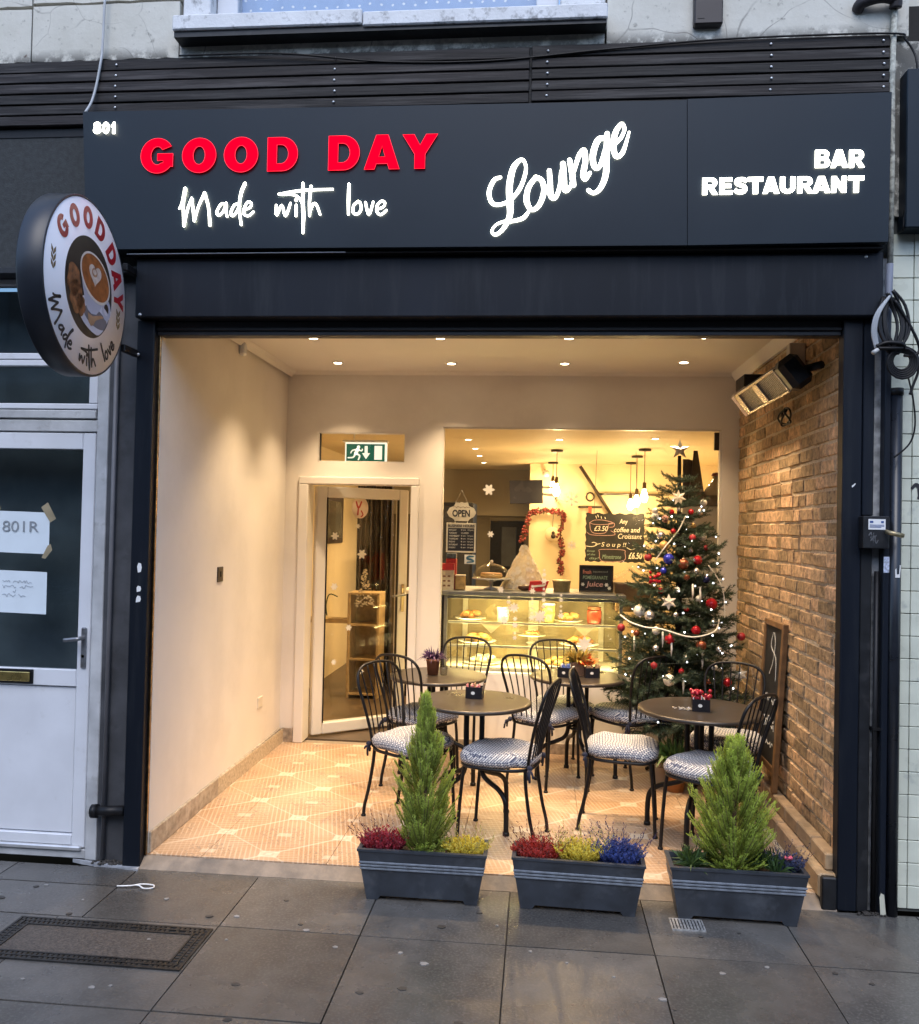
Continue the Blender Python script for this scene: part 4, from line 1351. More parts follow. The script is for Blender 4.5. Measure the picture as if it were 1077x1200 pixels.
obj('weather_bar', MB().bbox(-1.45, -0.330, yD - 0.045, yD - 0.02, 0.040, 0.062, 0.005), pm('aluminium', (0.6, 0.6, 0.6), 0.3, metal=0.6), t)


def sheet(x0, x1, z0, z1, yy):
    n = 8
    vs, fs = [], []
    for i in range(n + 1):
        for j in (0, 1):
            u = i / n
            vs.append((x0 + (x1 - x0) * u, yy - 0.003 * math.sin(u * 7 + j) ** 2, z0 + (z1 - z0) * j - 0.006 * u))
    for i in range(n):
        fs.append((2 * i, 2 * i + 2, 2 * i + 3, 2 * i + 1))
    return MB().add(vs, fs, smooth=True)


def scribble(mb, x0, x1, z, h, yy, w_=0.0016, seed=0):
    rr = random.Random(seed)
    pts = []
    xx = x0
    while xx < x1:
        pts.append((xx, z + rr.uniform(0, h), w_))
        xx += rr.uniform(0.004, 0.009)
    if len(pts) > 2:
        ribbon(mb, pts, lambda u, v, d: (u, d, v), yy - 0.0004, yy, 3)


yP = yD - 0.008
t = thing('paper_notice', 'upper taped paper notice with flat number on the door glass', 'notice', (-0.7, yP, 1.48))
obj('sheet', sheet(-0.88, -0.555, 1.484, 1.690, yP), PAPER, t)
me = fit_text('801R', -0.800, -0.610, 1.585, 1.640, yP - 0.0045, yP - 0.004)
obj('handwriting', me, pm('faint_pencil', (0.24, 0.27, 0.3), 0.8), t)
for tp_ in ([(-0.60, 1.71), (-0.565, 1.735), (-0.52, 1.655), (-0.55, 1.635)], [(-0.56, 1.52), (-0.545, 1.53), (-0.535, 1.50), (-0.57, 1.455), (-0.59, 1.46)], [(-0.86, 1.715), (-0.83, 1.735), (-0.81, 1.70), (-0.84, 1.67)]):
    obj('tape', MB().prism(tp_, yP - 0.0055, yP - 0.005, 'xz'), TAPE, t)
t = thing('paper_notice', 'lower paper notice with handwritten lines on the door glass', 'notice', (-0.7, yP, 1.18))
obj('sheet', sheet(-0.88, -0.560, 1.186, 1.395, yP), PAPER, t)
mb = MB()
for k, (xa, xb, zz) in enumerate(((-0.79, -0.745, 1.33), (-0.735, -0.635, 1.33), (-0.79, -0.72, 1.305), (-0.70, -0.63, 1.305), (-0.735, -0.715, 1.283), (-0.79, -0.72, 1.262), (-0.705, -0.665, 1.262))):
    scribble(mb, xa, xb, zz, 0.016, yP - 0.004, seed=k)
obj('handwriting', mb, pm('faint_ink', (0.12, 0.15, 0.2), 0.8), t)
# dark gap between door frame and post
mb = MB().box(-0.245, -0.088, 0.055, 0.08, 0, 2.86)
struct('infill_board', mb, pm('dark_infill', (0.05, 0.052, 0.058), 0.6, noise=9, amt=0.3, col2=(0.02, 0.02, 0.022), n2=5, a2=0.4))
t = thing('waste_pipe', 'thin grey vertical pipe with horizontal stub between door frame and black post', 'pipe', (-0.2, 0.03, 0))
obj('upright', MB().tube([(-0.205, 0.04, 0.02), (-0.205, 0.04, 2.84)], 0.011, 10), pm('grey_brown_pipe', (0.13, 0.125, 0.13), 0.5), t)
obj('stub', MB().tube([(-0.245, 0.01, 0.255), (-0.09, 0.01, 0.265)], 0.025, 12), BLACKM, t)
obj('collar', MB().tube([(-0.248, 0.01, 0.255), (-0.222, 0.01, 0.257)], 0.033, 12), BLACKM, t)

# ------------------------------------------------------------------ fittings on the room's own walls
t = thing('light_switch', 'dark chrome light switch plate on the bare cream wall', 'light switch', (0.0, 0.925, 1.35))
obj('plate', MB().bbox(-0.002, 0.008, 0.885, 0.968, 1.306, 1.394, 0.003), pm('dark_chrome', (0.035, 0.026, 0.02), 0.3, metal=0.4, noise=20, amt=0.3), t)
obj('rocker', MB().bbox(0.008, 0.012, 0.915, 0.938, 1.335, 1.368, 0.002), BLACKM, t)
t = thing('wall_socket', 'cream blank socket plate low on the left wall', 'wall socket', (0.0, 1.75, 0.44))
obj('plate', MB().bbox(-0.016, -0.004, 1.70, 1.80, 0.40, 0.475, 0.004), pm('ivory_plastic', (0.66, 0.6, 0.5), 0.4), t)
t = thing('motion_sensor', 'small white motion sensor high on the left wall near the ceiling', 'sensor', (0.0, 1.18, 2.70))
obj('body', MB().bbox(-0.004, 0.035, 1.15, 1.205, 2.69, 2.772, 0.010), WHITEL, t)
obj('mount', MB().bbox(-0.004, 0.02, 1.212, 1.235, 2.72, 2.768, 0.004), WHITEL, t)

# recessed downlights of the room
LENS_E = em('warm_lamp_lens', (1.0, 0.80, 0.52), 14.0)
TRIM = pm('white_trim', (0.8, 0.78, 0.74), 0.4)


def downlight(x, y, z, label, power, col, spot=140, lamp_on=True):
    t = thing('ceiling_downlight', label, 'downlight', (x, y, z), 'recessed ceiling downlights')
    obj('trim_ring', MB().lathe([(0.026, 0.0), (0.041, 0.0), (0.042, -0.002), (0.038, -0.005), (0.028, -0.004), (0.026, -0.001)], 20), TRIM, t, world=False)
    obj('lens', MB().lathe([(0.0, -0.0015), (0.0262, -0.0015), (0.0262, -0.003), (0, -0.003)], 16), LENS_E, t, world=False)
    if lamp_on:
        l = lamp('downlight_lamp', 'SPOT', (x, y, z - 0.02), power, col, t, size=0.03, spot=spot, blend=1.0)
    return t


PW_ROOM, PW_CAFE = 44.0, 56.0
rowb = [(0.441, 1.893), (1.236, 1.905), (2.014, 1.897), (2.80, 1.84)]
rowf = [(0.473, 1.12), (1.25, 1.12), (2.016, 1.118), (2.795, 1.10)]
nm = ['leftmost', 'second from left', 'third from left', 'rightmost']
for i, (x, y) in enumerate(rowb):
    downlight(x, y, 2.787, 'lit downlight, %s of the back row in the open room' % nm[i], PW_ROOM * (0.9, 0.9, 0.9, 0.65)[i], WARMW, 92)
for i, (x, y) in enumerate(rowf):
    downlight(x, y, 2.787, 'lit downlight, %s of the front row behind the lintel' % nm[i], PW_ROOM * (0.9, 1.75, 1.75, 1.3)[i], WARMW, 96)

# infrared heater on the brick wall
t = thing('wall_heater', 'black and chrome infrared heater tilted down on the brick wall', 'heater', (3.10, 0.95, 2.45))
HM = Matrix.Translation((3.085, 0.845, 2.447)) @ Matrix.Rotation(R(-38), 4, 'Y') @ Matrix.Diagonal((1, 1.14, 1, 1))
HM2 = HM
CHR = pm('chrome_reflector', (0.58, 0.53, 0.48), 0.22, metal=0.9, noise=30, amt=0.2)
obj('housing', MB().bbox(-0.03, 0.055, -0.40, 0.40, -0.075, 0.075, 0.02, HM), BLACKM, t)
fr = MB()
for (ya, yb, za, zb) in ((-0.37, 0.37, 0.058, 0.072), (-0.37, 0.37, -0.072, -0.058), (-0.37, -0.352, -0.0575, 0.0575), (0.30, 0.37, -0.0575, 0.0575), (-0.05, 0.03, -0.0575, 0.0575)):
    fr.bbox(-0.052, -0.0305, ya, yb, za, zb, 0.003, HM)
obj('chrome_frame', fr, CHR, t)
MESHM = pm('heater_mesh', (0.24, 0.25, 0.27), 0.3, metal=0.6, noise=160, amt=0.6)
for (ya, yb) in ((-0.352, -0.05), (0.03, 0.30)):
    mb = MB().box(-0.034, -0.0302, ya, yb, -0.0575, 0.0575, HM)
    gr = obj('grille', mb, MESHM, t)
    b2 = MB()
    for k in range(14):
        yy = ya + (yb - ya) * (k + 0.5) / 14
        b2.box(-0.042, -0.040, yy - 0.001, yy + 0.001, -0.0575, 0.0575, HM)
    obj('wires', b2, CHR, gr)
obj('end_cap', MB().bbox(-0.055, 0.06, -0.47, -0.372, -0.085, 0.085, 0.025, HM), BLACKM, t)
obj('end_cap', MB().bbox(-0.055, 0.06, 0.402, 0.43, -0.08, 0.08, 0.012, HM), CHR, t)
obj('bracket', MB().bbox(3.15, 3.232, 0.66, 0.72, 2.54, 2.66, 0.004), pm('grey_bracket', (0.42, 0.38, 0.33), 0.5), t)
obj('bracket', MB().bbox(3.09, 3.25, 1.40, 1.62, 2.50, 2.63, 0.004), BLACKM, t)
obj('plug_arm', MB().tube([(3.12, 0.47, 2.47), (3.20, 0.30, 2.475)], 0.02, 8), BLACKM, t)
pts = []
for k in range(26):
    a_ = k * 0.55
    pts.append((3.19 + 0.01 * math.sin(k), 0.86 + 0.06 * math.cos(a_) + 0.06 * math.sin(k * .9), 2.30 + 0.045 * math.sin(a_)))
obj('spare_flex', MB().tube(catmull(pts, 4), 0.0055, 6), BLACKM, t)

# framed chalkboard leaning on the brick wall
t = thing('menu_board', 'tall wooden framed chalkboard leaning against the brick wall', 'chalkboard', (3.2, 1.15, 0.226))
LM = Matrix.Translation((3.176, 0.93, 0.228)) @ Matrix.Rotation(R(3.2), 4, 'Y')
FRW = pm('oak_frame', (0.16, 0.085, 0.035), 0.5, noise=18, amt=0.35)
CHALK = pm('chalkboard_black', (0.012, 0.012, 0.012), 0.6, noise=9, amt=0.5, col2=(0.03, 0.03, 0.03), n2=6, a2=0.4)
fr = MB()
for (ya, yb, za, zb) in ((0, 0.035, 0, 0.93), (0.365, 0.40, 0, 0.93), (0.0355, 0.3645, 0.895, 0.93), (0.0355, 0.3645, 0.10, 0.135)):
    fr.bbox(-0.012, 0.018, ya, yb, za, zb, 0.003, LM)
obj('frame', fr, FRW, t)
obj('board', MB().box(-0.002, 0.006, 0.035, 0.365, 0.135, 0.895, LM), CHALK, t)
mb = MB()
random.seed(12)
CH = lambda u, v, d: LM @ Vector((d, u, v))
ribbon(mb, [(0.20, 0.86, .006), (0.17, 0.80, .007), (0.19, 0.70, .006), (0.25, 0.62, .005)], CH, -0.004, -0.0022, 4)
ribbon(mb, [(0.22, 0.86, .006), (0.25, 0.78, .007), (0.14, 0.72, .006), (0.12, 0.6, .006)], CH, -0.0042, -0.0022, 4)
for k, zz in enumerate((0.46, 0.35, 0.31, 0.22)):
    pts, yy = [], 0.09
    while yy < 0.31:
        pts.append((yy, zz + random.uniform(0, 0.035 if k % 2 else 0.05), 0.004))
        yy += 0.012
    ribbon(mb, pts, CH, -0.004, -0.0022, 3)
obj('chalk_writing', mb, pm('chalk_white', (0.55, 0.55, 0.52), 0.9, noise=120, amt=0.3), t)

# ------------------------------------------------------------------ door, frame, transom
FRAMEP = pm('ivory_upvc', (0.74, 0.70, 0.64), 0.38, noise=4, amt=0.02)
t = thing('door_frame', 'ivory frame of the open glass door in the back wall', 'door frame', (0.53, 2.25, ZF))
for (xa, xb, za, zb) in ((0.087, 0.158, ZF, 1.953), (0.924, 0.984, ZF, 1.953), (0.087, 0.984, 1.954, 2.010)):
    obj('jamb' if zb < 1.96 else 'head', MB().bbox(xa, xb, 2.225, 2.40, za, zb, 0.006), FRAMEP, t)
dr = thing('glass_door', 'ivory framed glass door standing ajar with snowflake stickers', 'door', (0.165, 2.425, ZF), rz=R(38.8))
fr = MB()
fr.bbox(0, 0.085, -0.03, 0.03, 0.012, 1.90, 0.008)
fr.bbox(0.715, 0.80, -0.03, 0.03, 0.012, 1.90, 0.008)
fr.bbox(0.0855, 0.7145, -0.03, 0.03, 1.815, 1.90, 0.008)
fr.bbox(0.0855, 0.7145, -0.03, 0.03, 0.012, 0.10, 0.008)
obj('leaf_frame', fr, FRAMEP, dr, world=False)
obj('pane', MB().box(0.085, 0.715, -0.004, 0.004, 0.10, 1.815), GLASS, dr, world=False)
gk = MB()
for (xa, xb, za, zb) in ((0.0855, 0.092, 0.10, 1.815), (0.708, 0.7145, 0.10, 1.815)):
    gk.box(xa, xb, -0.0305, -0.005, za, zb)
obj('gasket', gk, BLACKM, dr, world=False)
hp = obj('handle_plate', MB().bbox(0.742, 0.772, -0.042, -0.030, 0.92, 1.14, 0.004), pm('satin_gold', (0.5, 0.4, 0.25), 0.3, metal=0.8), dr, world=False)
obj('lever', MB().tube(catmull([(0.757, -0.042, 1.06), (0.757, -0.08, 1.06), (0.74, -0.085, 1.058), (0.64, -0.08, 1.05)], 5), 0.009, 8), STEEL, hp, world=False)
FLAKE = pm('white_sticker', (0.82, 0.78, 0.70), 0.6)


def flake_poly(r, n=6):
    out = []
    for k in range(n * 4):
        a_ = 2 * PI * k / (n * 4)
        rr = r * (1.0, 0.78, 0.52, 0.78)[k % 4]
        out.append((rr * math.cos(a_), rr * math.sin(a_)))
    return out


for (x, z, r) in ((0.165, 1.52, 0.034), (0.36, 1.60, 0.022), (0.40, 1.38, 0.042), (0.17, 1.13, 0.032), (0.30, 0.81, 0.028), (0.18, 0.55, 0.024), (0.42, 0.46, 0.02), (0.6, 0.34, 0.022)):
    obj('snowflake_sticker', MB().prism([(x + a_, z + b_) for a_, b_ in flake_poly(r)], -0.0065, -0.0045, 'xz'), FLAKE, dr, world=False)
LOGO = obj('round_sticker', MB().prism(disc(28, 0.072, 0.375, 1.745, 0.085), -0.0065, -0.0045, 'xz'), pm('sticker_cream', (0.7, 0.55, 0.42), 0.6), dr, world=False)
mb = MB()
for st in ([(0.34, 1.79, .012), (0.36, 1.74, .014), (0.385, 1.79, .012)], [(0.36, 1.75, .012), (0.355, 1.69, .012)], [(0.385, 1.72, .01), (0.40, 1.69, .01), (0.385, 1.675, .01)]):
    ribbon(mb, st, lambda u, v, d: (u, d, v), -0.0085, -0.007, 3)
obj('sticker_print', mb, pm('print_red', (0.45, 0.05, 0.03), 0.6), LOGO, world=False)
# lacy tree sticker on the door
mb = MB()
random.seed(4)
for k in range(170):
    v = random.random() ** 0.7
    z = 1.27 - v * 0.30
    hw = 0.008 + v * 0.085
    x = 0.43 + random.uniform(-hw, hw)
    r = random.uniform(0.004, 0.010)
    mb.prism([(x + a_, z + b_) for a_, b_ in flake_poly(r, 2)], -0.0062 - 0.000004 * k, -0.0045, 'xz')
obj('tree_sticker', mb, pm('gold_sticker', (0.62, 0.5, 0.3), 0.5, noise=60, amt=0.4), dr, world=False)

t = thing('transom_light', 'narrow glazed transom over the open glass door', 'window', (0.54, 2.31, 2.121))
fr = MB()
for (xa, xb, za, zb) in ((0.2145, 0.222, 2.122, 2.342), (0.866, 0.8735, 2.122, 2.342), (0.222, 0.866, 2.335, 2.342), (0.222, 0.866, 2.122, 2.129)):
    fr.bbox(xa, xb, 2.252, 2.33, za, zb, 0.001)
obj('frame', fr, FRAMEP, t)
obj('pane', MB().box(0.222, 0.866, 2.318, 2.324, 2.129, 2.335), GLASS, t)
obj('edge_bead', MB().box(0.2225, 0.228, 2.29, 2.317, 2.13, 2.335), BLACKM, t)
t = thing('exit_sign', 'green emergency exit sign with running figure behind the transom', 'exit sign', (0.52, 2.6, 2.16))
yE = 2.55
EXG = em('exit_green', (0.015, 0.075, 0.045), 0.55)
EXW = em('exit_white', (0.78, 0.74, 0.62), 0.5)
x0, x1, z0, z1 = 0.365, 0.665, 2.150, 2.285
obj('case', MB().bbox(x0 - 0.012, x1 + 0.012, yE + 0.003, yE + 0.05, z0 - 0.012, z1 + 0.012, 0.004), EXW, t)
obj('top_bar', MB().bbox(x0 - 0.03, x1 + 0.02, yE - 0.01, yE + 0.06, z1 + 0.013, z1 + 0.03, 0.003), TRIM, t)
obj('stem', MB().tube([(0.42, yE + 0.02, z1 + 0.03), (0.42, yE + 0.02, 2.45)], 0.005, 6), TRIM, t)
pnl = obj('green_panel', MB().box(x0, x1, yE, yE + 0.004, z0, z1), EXG, t)
mb = MB()
xc = 0.435
mb.prism(disc(14, 0.013, xc + 0.025, 2.262), yE - 0.003, yE - 0.001, 'xz')
for st in ([(xc + .02, 2.245, .026), (xc + .004, 2.212, .026)], [(xc + .018, 2.243, .012), (xc + .05, 2.232, .010), (xc + .055, 2.245, .009)], [(xc + .012, 2.242, .012), (xc - .022, 2.235, .010), (xc - .035, 2.215, .009)],
           [(xc + .006, 2.21, .015), (xc + .035, 2.195, .013), (xc + .026, 2.164, .011)], [(xc, 2.208, .015), (xc - .015, 2.182, .012), (xc - .055, 2.178, .010)]):
    ribbon(mb, st, lambda u, v, d: (u, d, v), yE - 0.003, yE - 0.001, 3)
obj('running_figure', mb, EXW, pnl)
mb = MB().prism([(0.508, 2.27), (0.532, 2.27), (0.532, 2.215), (0.552, 2.215), (0.52, 2.168), (0.488, 2.215), (0.508, 2.215)], yE - 0.003, yE - 0.001, 'xz')
obj('arrow', mb, EXW, pnl)
obj('doorway_symbol', MB().box(0.585, 0.645, yE - 0.003, yE - 0.001, 2.165, 2.272), EXW, pnl)

# ------------------------------------------------------------------ the cafe behind the glass
CFLOOR = pm('cafe_floor', (0.10, 0.07, 0.045), 0.4, noise=9, amt=0.3)
OLIVE = pm('olive_grey_paint', (0.15, 0.125, 0.085), 0.7, noise=3, amt=0.05)
GREYB = pm('grey_upper_wall', (0.42, 0.37, 0.28), 0.7, noise=3, amt=0.04)
YELW = pm('warm_cream_paint', (0.78, 0.66, 0.44), 0.7, noise=3, amt=0.04)
DKBR = pm('dark_brown_wood', (0.035, 0.022, 0.014), 0.4, noise=14, amt=0.4)
LTWD = pm('light_ply', (0.42, 0.30, 0.15), 0.5, noise=18, amt=0.25)
struct('cafe_floor', MB().box(-0.6, 4.2, 2.371, 8.6, -0.1, ZF), CFLOOR)
struct('cafe_ceiling', MB().box(-0.6, 4.2, 2.3705, 8.6, 2.45, 2.6), YELW)
mb = MB().box(-0.55, -0.35, 2.371, 8.5, ZF, 2.45)
struct('cafe_left_wall', mb, YELW)
struct('cafe_right_wall', MB().box(3.95, 4.15, 2.371, 8.5, ZF, 2.45), YELW)
struct('cafe_back_wall', MB().box(1.74, 4.1, 6.4, 6.6, ZF, 2.45), YELW)
struct('rear_room_wall', MB().box(-0.35, 1.74, 7.6, 7.8, ZF, 1.83), OLIVE)
struct('rear_room_wall', MB().box(-0.35, 1.74, 7.58, 7.8, 1.8305, 2.45), GREYB)
struct('kitchen_partition', MB().box(2.97, 3.9, 2.85, 2.97, ZF, 1.862), GREYW)

for i, (x, y) in enumerate(((1.213, 3.697), (1.212, 4.544), (1.196, 5.381), (1.181, 6.333), (2.027, 3.608), (2.833, 3.45))):
    lb = ['nearest of the row of four in the cafe ceiling', 'second of the row of four in the cafe ceiling', 'third of the row of four in the cafe ceiling', 'farthest of the row of four in the cafe ceiling', 'above the display fridge in the cafe', 'right of the pendant lamps in the cafe'][i]
    downlight(x, y, 2.45, 'lit downlight, ' + lb, PW_CAFE, WARMY, 150)
BULB_E = em('glowing_bulb', (1.0, 0.72, 0.34), 40.0)
pend = [((2.024, 4.569), 2.043, 'bare bulb pendant lamp left of the chalkboard'), ((2.898, 6.0), 1.957, 'farthest of three clustered bare bulb pendants'), ((2.87, 5.124), 1.967, 'middle of three clustered bare bulb pendants'), ((2.858, 4.368), 1.991, 'nearest of three clustered bare bulb pendants'), ((2.01, 6.1), 2.15, 'far bare bulb pendant hanging behind the left one')]
for i, ((x, y), zb, lb) in enumerate(pend):
    t = thing('pendant_lamp', lb, 'pendant lamp', (x, y, zb), 'bare bulb pendants in the cafe')
    obj('canopy', MB().lathe([(0.0, 2.45 - zb - .002), (0.06, 2.45 - zb - .002), (0.06, 2.45 - zb - .022), (0.0, 2.45 - zb - .024)], 20), DKBR, t, world=False)
    obj('cord', MB().tube([(0, 0, 2.45 - zb - .02), (0, 0, 0.13)], 0.0035, 6), BLACKM, t, world=False)
    obj('socket', MB().lathe([(0.008, 0.14), (0.018, 0.13), (0.019, 0.075), (0.014, 0.07)], 12), pm('bronze_socket' + str(i), (0.12, 0.08, 0.04), 0.4, metal=0.6), t, world=False)
    obj('bulb', MB().lathe([(0.0, -0.055), (0.018, -0.050), (0.030, -0.030), (0.034, -0.008), (0.030, 0.018), (0.020, 0.045), (0.014, 0.07), (0.0, 0.071)], 16), BULB_E, t, world=False)
    lamp('bulb_lamp', 'POINT', (x, y, zb - 0.07), 6.0, WARMY, t, size=0.03)

# shop window pane and its bead
t = thing('shop_window', 'large clear shop window in the back wall with Christmas decals', 'window', (2.14, 2.31, 0.60))
obj('pane', MB().box(1.152, 3.143, 2.306, 2.312, 0.602, 2.386), GLASS, t)
fr = MB()
for (xa, xb, za, zb) in ((1.1505, 1.158, 0.601, 2.3875), (3.128, 3.1445, 0.601, 2.3875), (1.158, 3.128, 2.380, 2.3875), (1.158, 3.128, 0.601, 0.612)):
    fr.bbox(xa, xb, 2.256, 2.305, za, zb, 0.001)
obj('bead', fr, FRAMEP, t)
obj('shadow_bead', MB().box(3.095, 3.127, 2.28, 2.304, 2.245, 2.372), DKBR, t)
DECAL = [(1.49, 1.937, .045, FLAKE), (1.509, 1.612, .026, FLAKE), (1.592, 1.209, .026, FLAKE), (2.093, 1.879, .055, None), (2.10, 1.545, .03, None)]
for (x, z, r, m_) in DECAL:
    if m_ is not None:
        obj('snowflake_decal', MB().prism([(x + a_, z + b_) for a_, b_ in flake_poly(r)], 2.3030, 2.3050, 'xz'), FLAKE, t)
    else:
        mb = MB()
        for k in range(6):
            a_ = PI / 6 + k * PI / 3
            ribbon(mb, [(x, z, .006), (x + r * math.cos(a_), z + r * math.sin(a_), .006)], lambda u, v, d: (u, d, v), 2.3030 + .0002 * k, 2.305, 2)
            for s_ in (-1, 1):
                bx_, bz_ = x + .6 * r * math.cos(a_), z + .6 * r * math.sin(a_)
                ribbon(mb, [(bx_, bz_, .005), (bx_ + .3 * r * math.cos(a_ + s_ * .8), bz_ + .3 * r * math.sin(a_ + s_ * .8), .005)], lambda u, v, d: (u, d, v), 2.3020 - .0002 * k - .0001 * s_, 2.304, 2)
        obj('snowflake_decal', mb, FLAKE, t)
mb = MB()
random.seed(8)
# hanging snow chains of decals above the fridge glass
for (x, zt, zl) in ((1.651, 1.155, 1.02), (1.822, 1.24, 1.0), (1.905, 1.36, 1.04), (1.70, 1.0, 0.85), (2.03, 1.18, 0.98)):
    z = zt
    k = 0
    while z > zl:
        r = random.choice([.012, .018, .024])
        mb.prism([(x + a_, z + b_) for a_, b_ in flake_poly(r)], 2.3030, 2.3050, 'xz')
        z -= r * 2 + 0.01
        k += 1
obj('snow_chain_decal', mb, FLAKE, t)
for (x, z, r) in ((2.204, 0.832, .06), (1.69, 1.08, .04), (1.88, 1.02, .05), (1.62, 0.99, .035)):
    obj('snowflake_decal', MB().prism([(x + a_, z + b_) for a_, b_ in flake_poly(r, 8)], 2.3020, 2.3040, 'xz'), FLAKE, t)

t = thing('open_sign', 'cream shaped sign reading OPEN hanging inside the shop window', 'open sign', (1.29, 2.33, 1.77))
yO = 2.332
bw_ = 0.108
pol = [(1.181, 1.765), (1.20, 1.80), (1.235, 1.815), (1.245, 1.842), (1.275, 1.838), (1.290, 1.846), (1.305, 1.838), (1.335, 1.842), (1.345, 1.815), (1.38, 1.80), (1.398, 1.765), (1.38, 1.735), (1.35, 1.72), (1.34, 1.704), (1.24, 1.704), (1.23, 1.72), (1.20, 1.735)]
obj('plate', MB().prism(pol, yO, yO + 0.006, 'xz'), pm('sign_cream', (0.75, 0.68, 0.55), 0.6), t)
obj('lettering', fit_text('OPEN', 1.222, 1.352, 1.735, 1.787, yO - 0.002, yO - 0.0005, bold=0.03), INK, t)
mb = MB()
scribble(mb, 1.228, 1.35, 1.802, 0.008, yO - 0.001, 0.003, 5)
obj('small_print', mb, pm('print_brown', (0.2, 0.12, 0.07), 0.7), t)
obj('cord', MB().tube([(1.245, yO + .003, 1.84), (1.288, yO + .003, 1.93), (1.335, yO + .003, 1.84)], 0.0015, 5), TRIM, t)
t = thing('hours_sign', 'black and cream BUSINESS HOURS sign hanging below the OPEN sign', 'hours sign', (1.29, 2.33, 1.47))
obj('plate', MB().bbox(1.180, 1.399, yO, yO + 0.005, 1.472, 1.690, 0.012), pm('hours_cream', (0.75, 0.68, 0.55), 0.6), t)
obj('black_panel', MB().box(1.192, 1.387, yO - 0.001, yO + 0.001, 1.484, 1.652), INK, t)
obj('heading', fit_text('BUSINESS HOURS', 1.192, 1.388, 1.659, 1.678, yO - 0.002, yO - 0.0005, bold=0.03), INK, t)
days = ['MONDAY', 'TUESDAY', 'WEDNESDAY', 'THURSDAY', 'FRIDAY', 'SATURDAY', 'SUNDAY']
wd = [.055, .06, .078, .07, .048, .066, .05]
parts = []
for k, dname in enumerate(days):
    zz = 1.637 - k * 0.0215
    parts.append(fit_text(dname, 1.200, 1.200 + wd[k], zz - 0.006, zz + 0.006, yO - 0.0025, yO - 0.0012, bold=0.01))
    parts.append(fit_text('CLOSED' if k == 1 else '8 am  10 pm', 1.290, 1.345 if k == 1 else 1.38, zz - 0.006, zz + 0.006, yO - 0.0025, yO - 0.0012))
obj('hours_lettering', join_meshes(parts), FLAKE, t)
obj('link', MB().tube([(1.243, yO + .003, 1.69), (1.243, yO + .003, 1.705)], 0.002, 5).tube([(1.335, yO + .003, 1.69), (1.335, yO + .003, 1.705)], 0.002, 5), TRIM, t)
t = thing('hygiene_sticker', 'small square blue and white sticker on the shop window', 'sticker', (1.36, 2.33, 1.39))
obj('square', MB().box(1.320, 1.400, 2.3140, 2.3155, 1.390, 1.458), FLAKE, t)
mb = MB()
ribbon(mb, [(1.385, 1.445, .01), (1.355, 1.445, .014), (1.338, 1.430, .014), (1.375, 1.420, .014), (1.385, 1.408, .012), (1.34, 1.402, .01)], lambda u, v, d: (u, d, v), 2.3125, 2.3138, 4)
obj('emblem', mb, pm('emblem_blue', (0.05, 0.16, 0.25), 0.5), t)

# ---- glass display fridge
FRG = pm('fridge_grey', (0.20, 0.20, 0.19), 0.4, metal=0.3, noise=20, amt=0.15)
CAB_IN = pm('fridge_white', (0.75, 0.72, 0.6), 0.4)
t = thing('display_fridge', 'lit glass cake display fridge behind the shop window', 'display fridge', (1.83, 2.45, ZF))
x0, x1, y0, y1 = 1.165, 2.485, 2.42, 2.95
obj('top_slab', MB().bbox(x0 - .02, x1 + .02, y0 - .03, y1 + .02, 1.150, 1.186, 0.005), FRG, t)
obj('base_cabinet', MB().bbox(x0 - .01, x1 + .01, y0 - .02, y1, ZF + .001, 0.56, 0.006), pm('base_olive', (0.12, 0.11, 0.075), 0.45), t)
obj('sill_rail', MB().bbox(x0 - .01, x1 + .01, y0 - .03, y1, 0.561, 0.595, 0.004), FRG, t)
for xx in (x0, x1 - 0.026):
    obj('corner_post', MB().bbox(xx, xx + 0.026, y0 - .005, y0 + .02, 0.596, 1.149, 0.003), FRG, t)
obj('rear_panel', MB().box(x0, x1, y1 - .02, y1, 0.596, 1.149), pm('fridge_back_panel', (0.50, 0.42, 0.26), 0.25, metal=0.25, noise=4, amt=0.35), t)
obj('side_panel', MB().box(x0 + .001, x0 + .007, y0 + .02, y1 - .02, 0.596, 1.149), GLASS, t)
obj('side_panel', MB().box(x1 - .007, x1 - .001, y0 + .02, y1 - .02, 0.596, 1.149), GLASS, t)
obj('rear_frame', MB().bbox(x0 + .10, x0 + .14, y1 - .05, y1 - .021, 0.6, 1.148, 0.003), CAB_IN, t)
obj('rear_frame', MB().bbox(x1 - .14, x1 - .10, y1 - .05, y1 - .021, 0.6, 1.148, 0.003), CAB_IN, t)
obj('rear_frame', MB().bbox(1.79, 1.87, y1 - .05, y1 - .021, 0.6, 1.148, 0.003), CAB_IN, t)
for zz in (0.945, 0.77):
    obj('shelf', MB().bbox(x0 + .03, x1 - .03, y0 + .05, y1 - .06, zz, zz + 0.008, 0.002), GLASS, t)
    obj('shelf_edge', MB().bbox(x0 + .03, x1 - .03, y0 + .030, y0 + .049, zz - .006, zz + 0.012, 0.002), pm('shelf_alu' + str(zz), (0.5, 0.48, 0.4), 0.35, metal=0.4), t)
obj('fridge_floor', MB().box(x0 + .01, x1 - .01, y0 + .02, y1 - .03, 0.596, 0.62), CAB_IN, t)
STRIP_E = em('fridge_strip_light', (1.0, 0.74, 0.28), 42.0)
obj('header_rail', MB().bbox(x0 + .0265, x1 - .0265, y0 - .004, y0 + .018, 1.128, 1.149, 0.002), FRG, t)
for zz in (1.142, 0.9405, 0.7655):
    obj('strip_light', MB().box(x0 + .05, x1 - .05, y0 + .052, y0 + .072, zz, zz + .004), STRIP_E, t)
obj('front_pane', MB().box(x0 + .026, x1 - .026, y0 + .004, y0 + .010, 0.596, 1.149), GLASS, t)
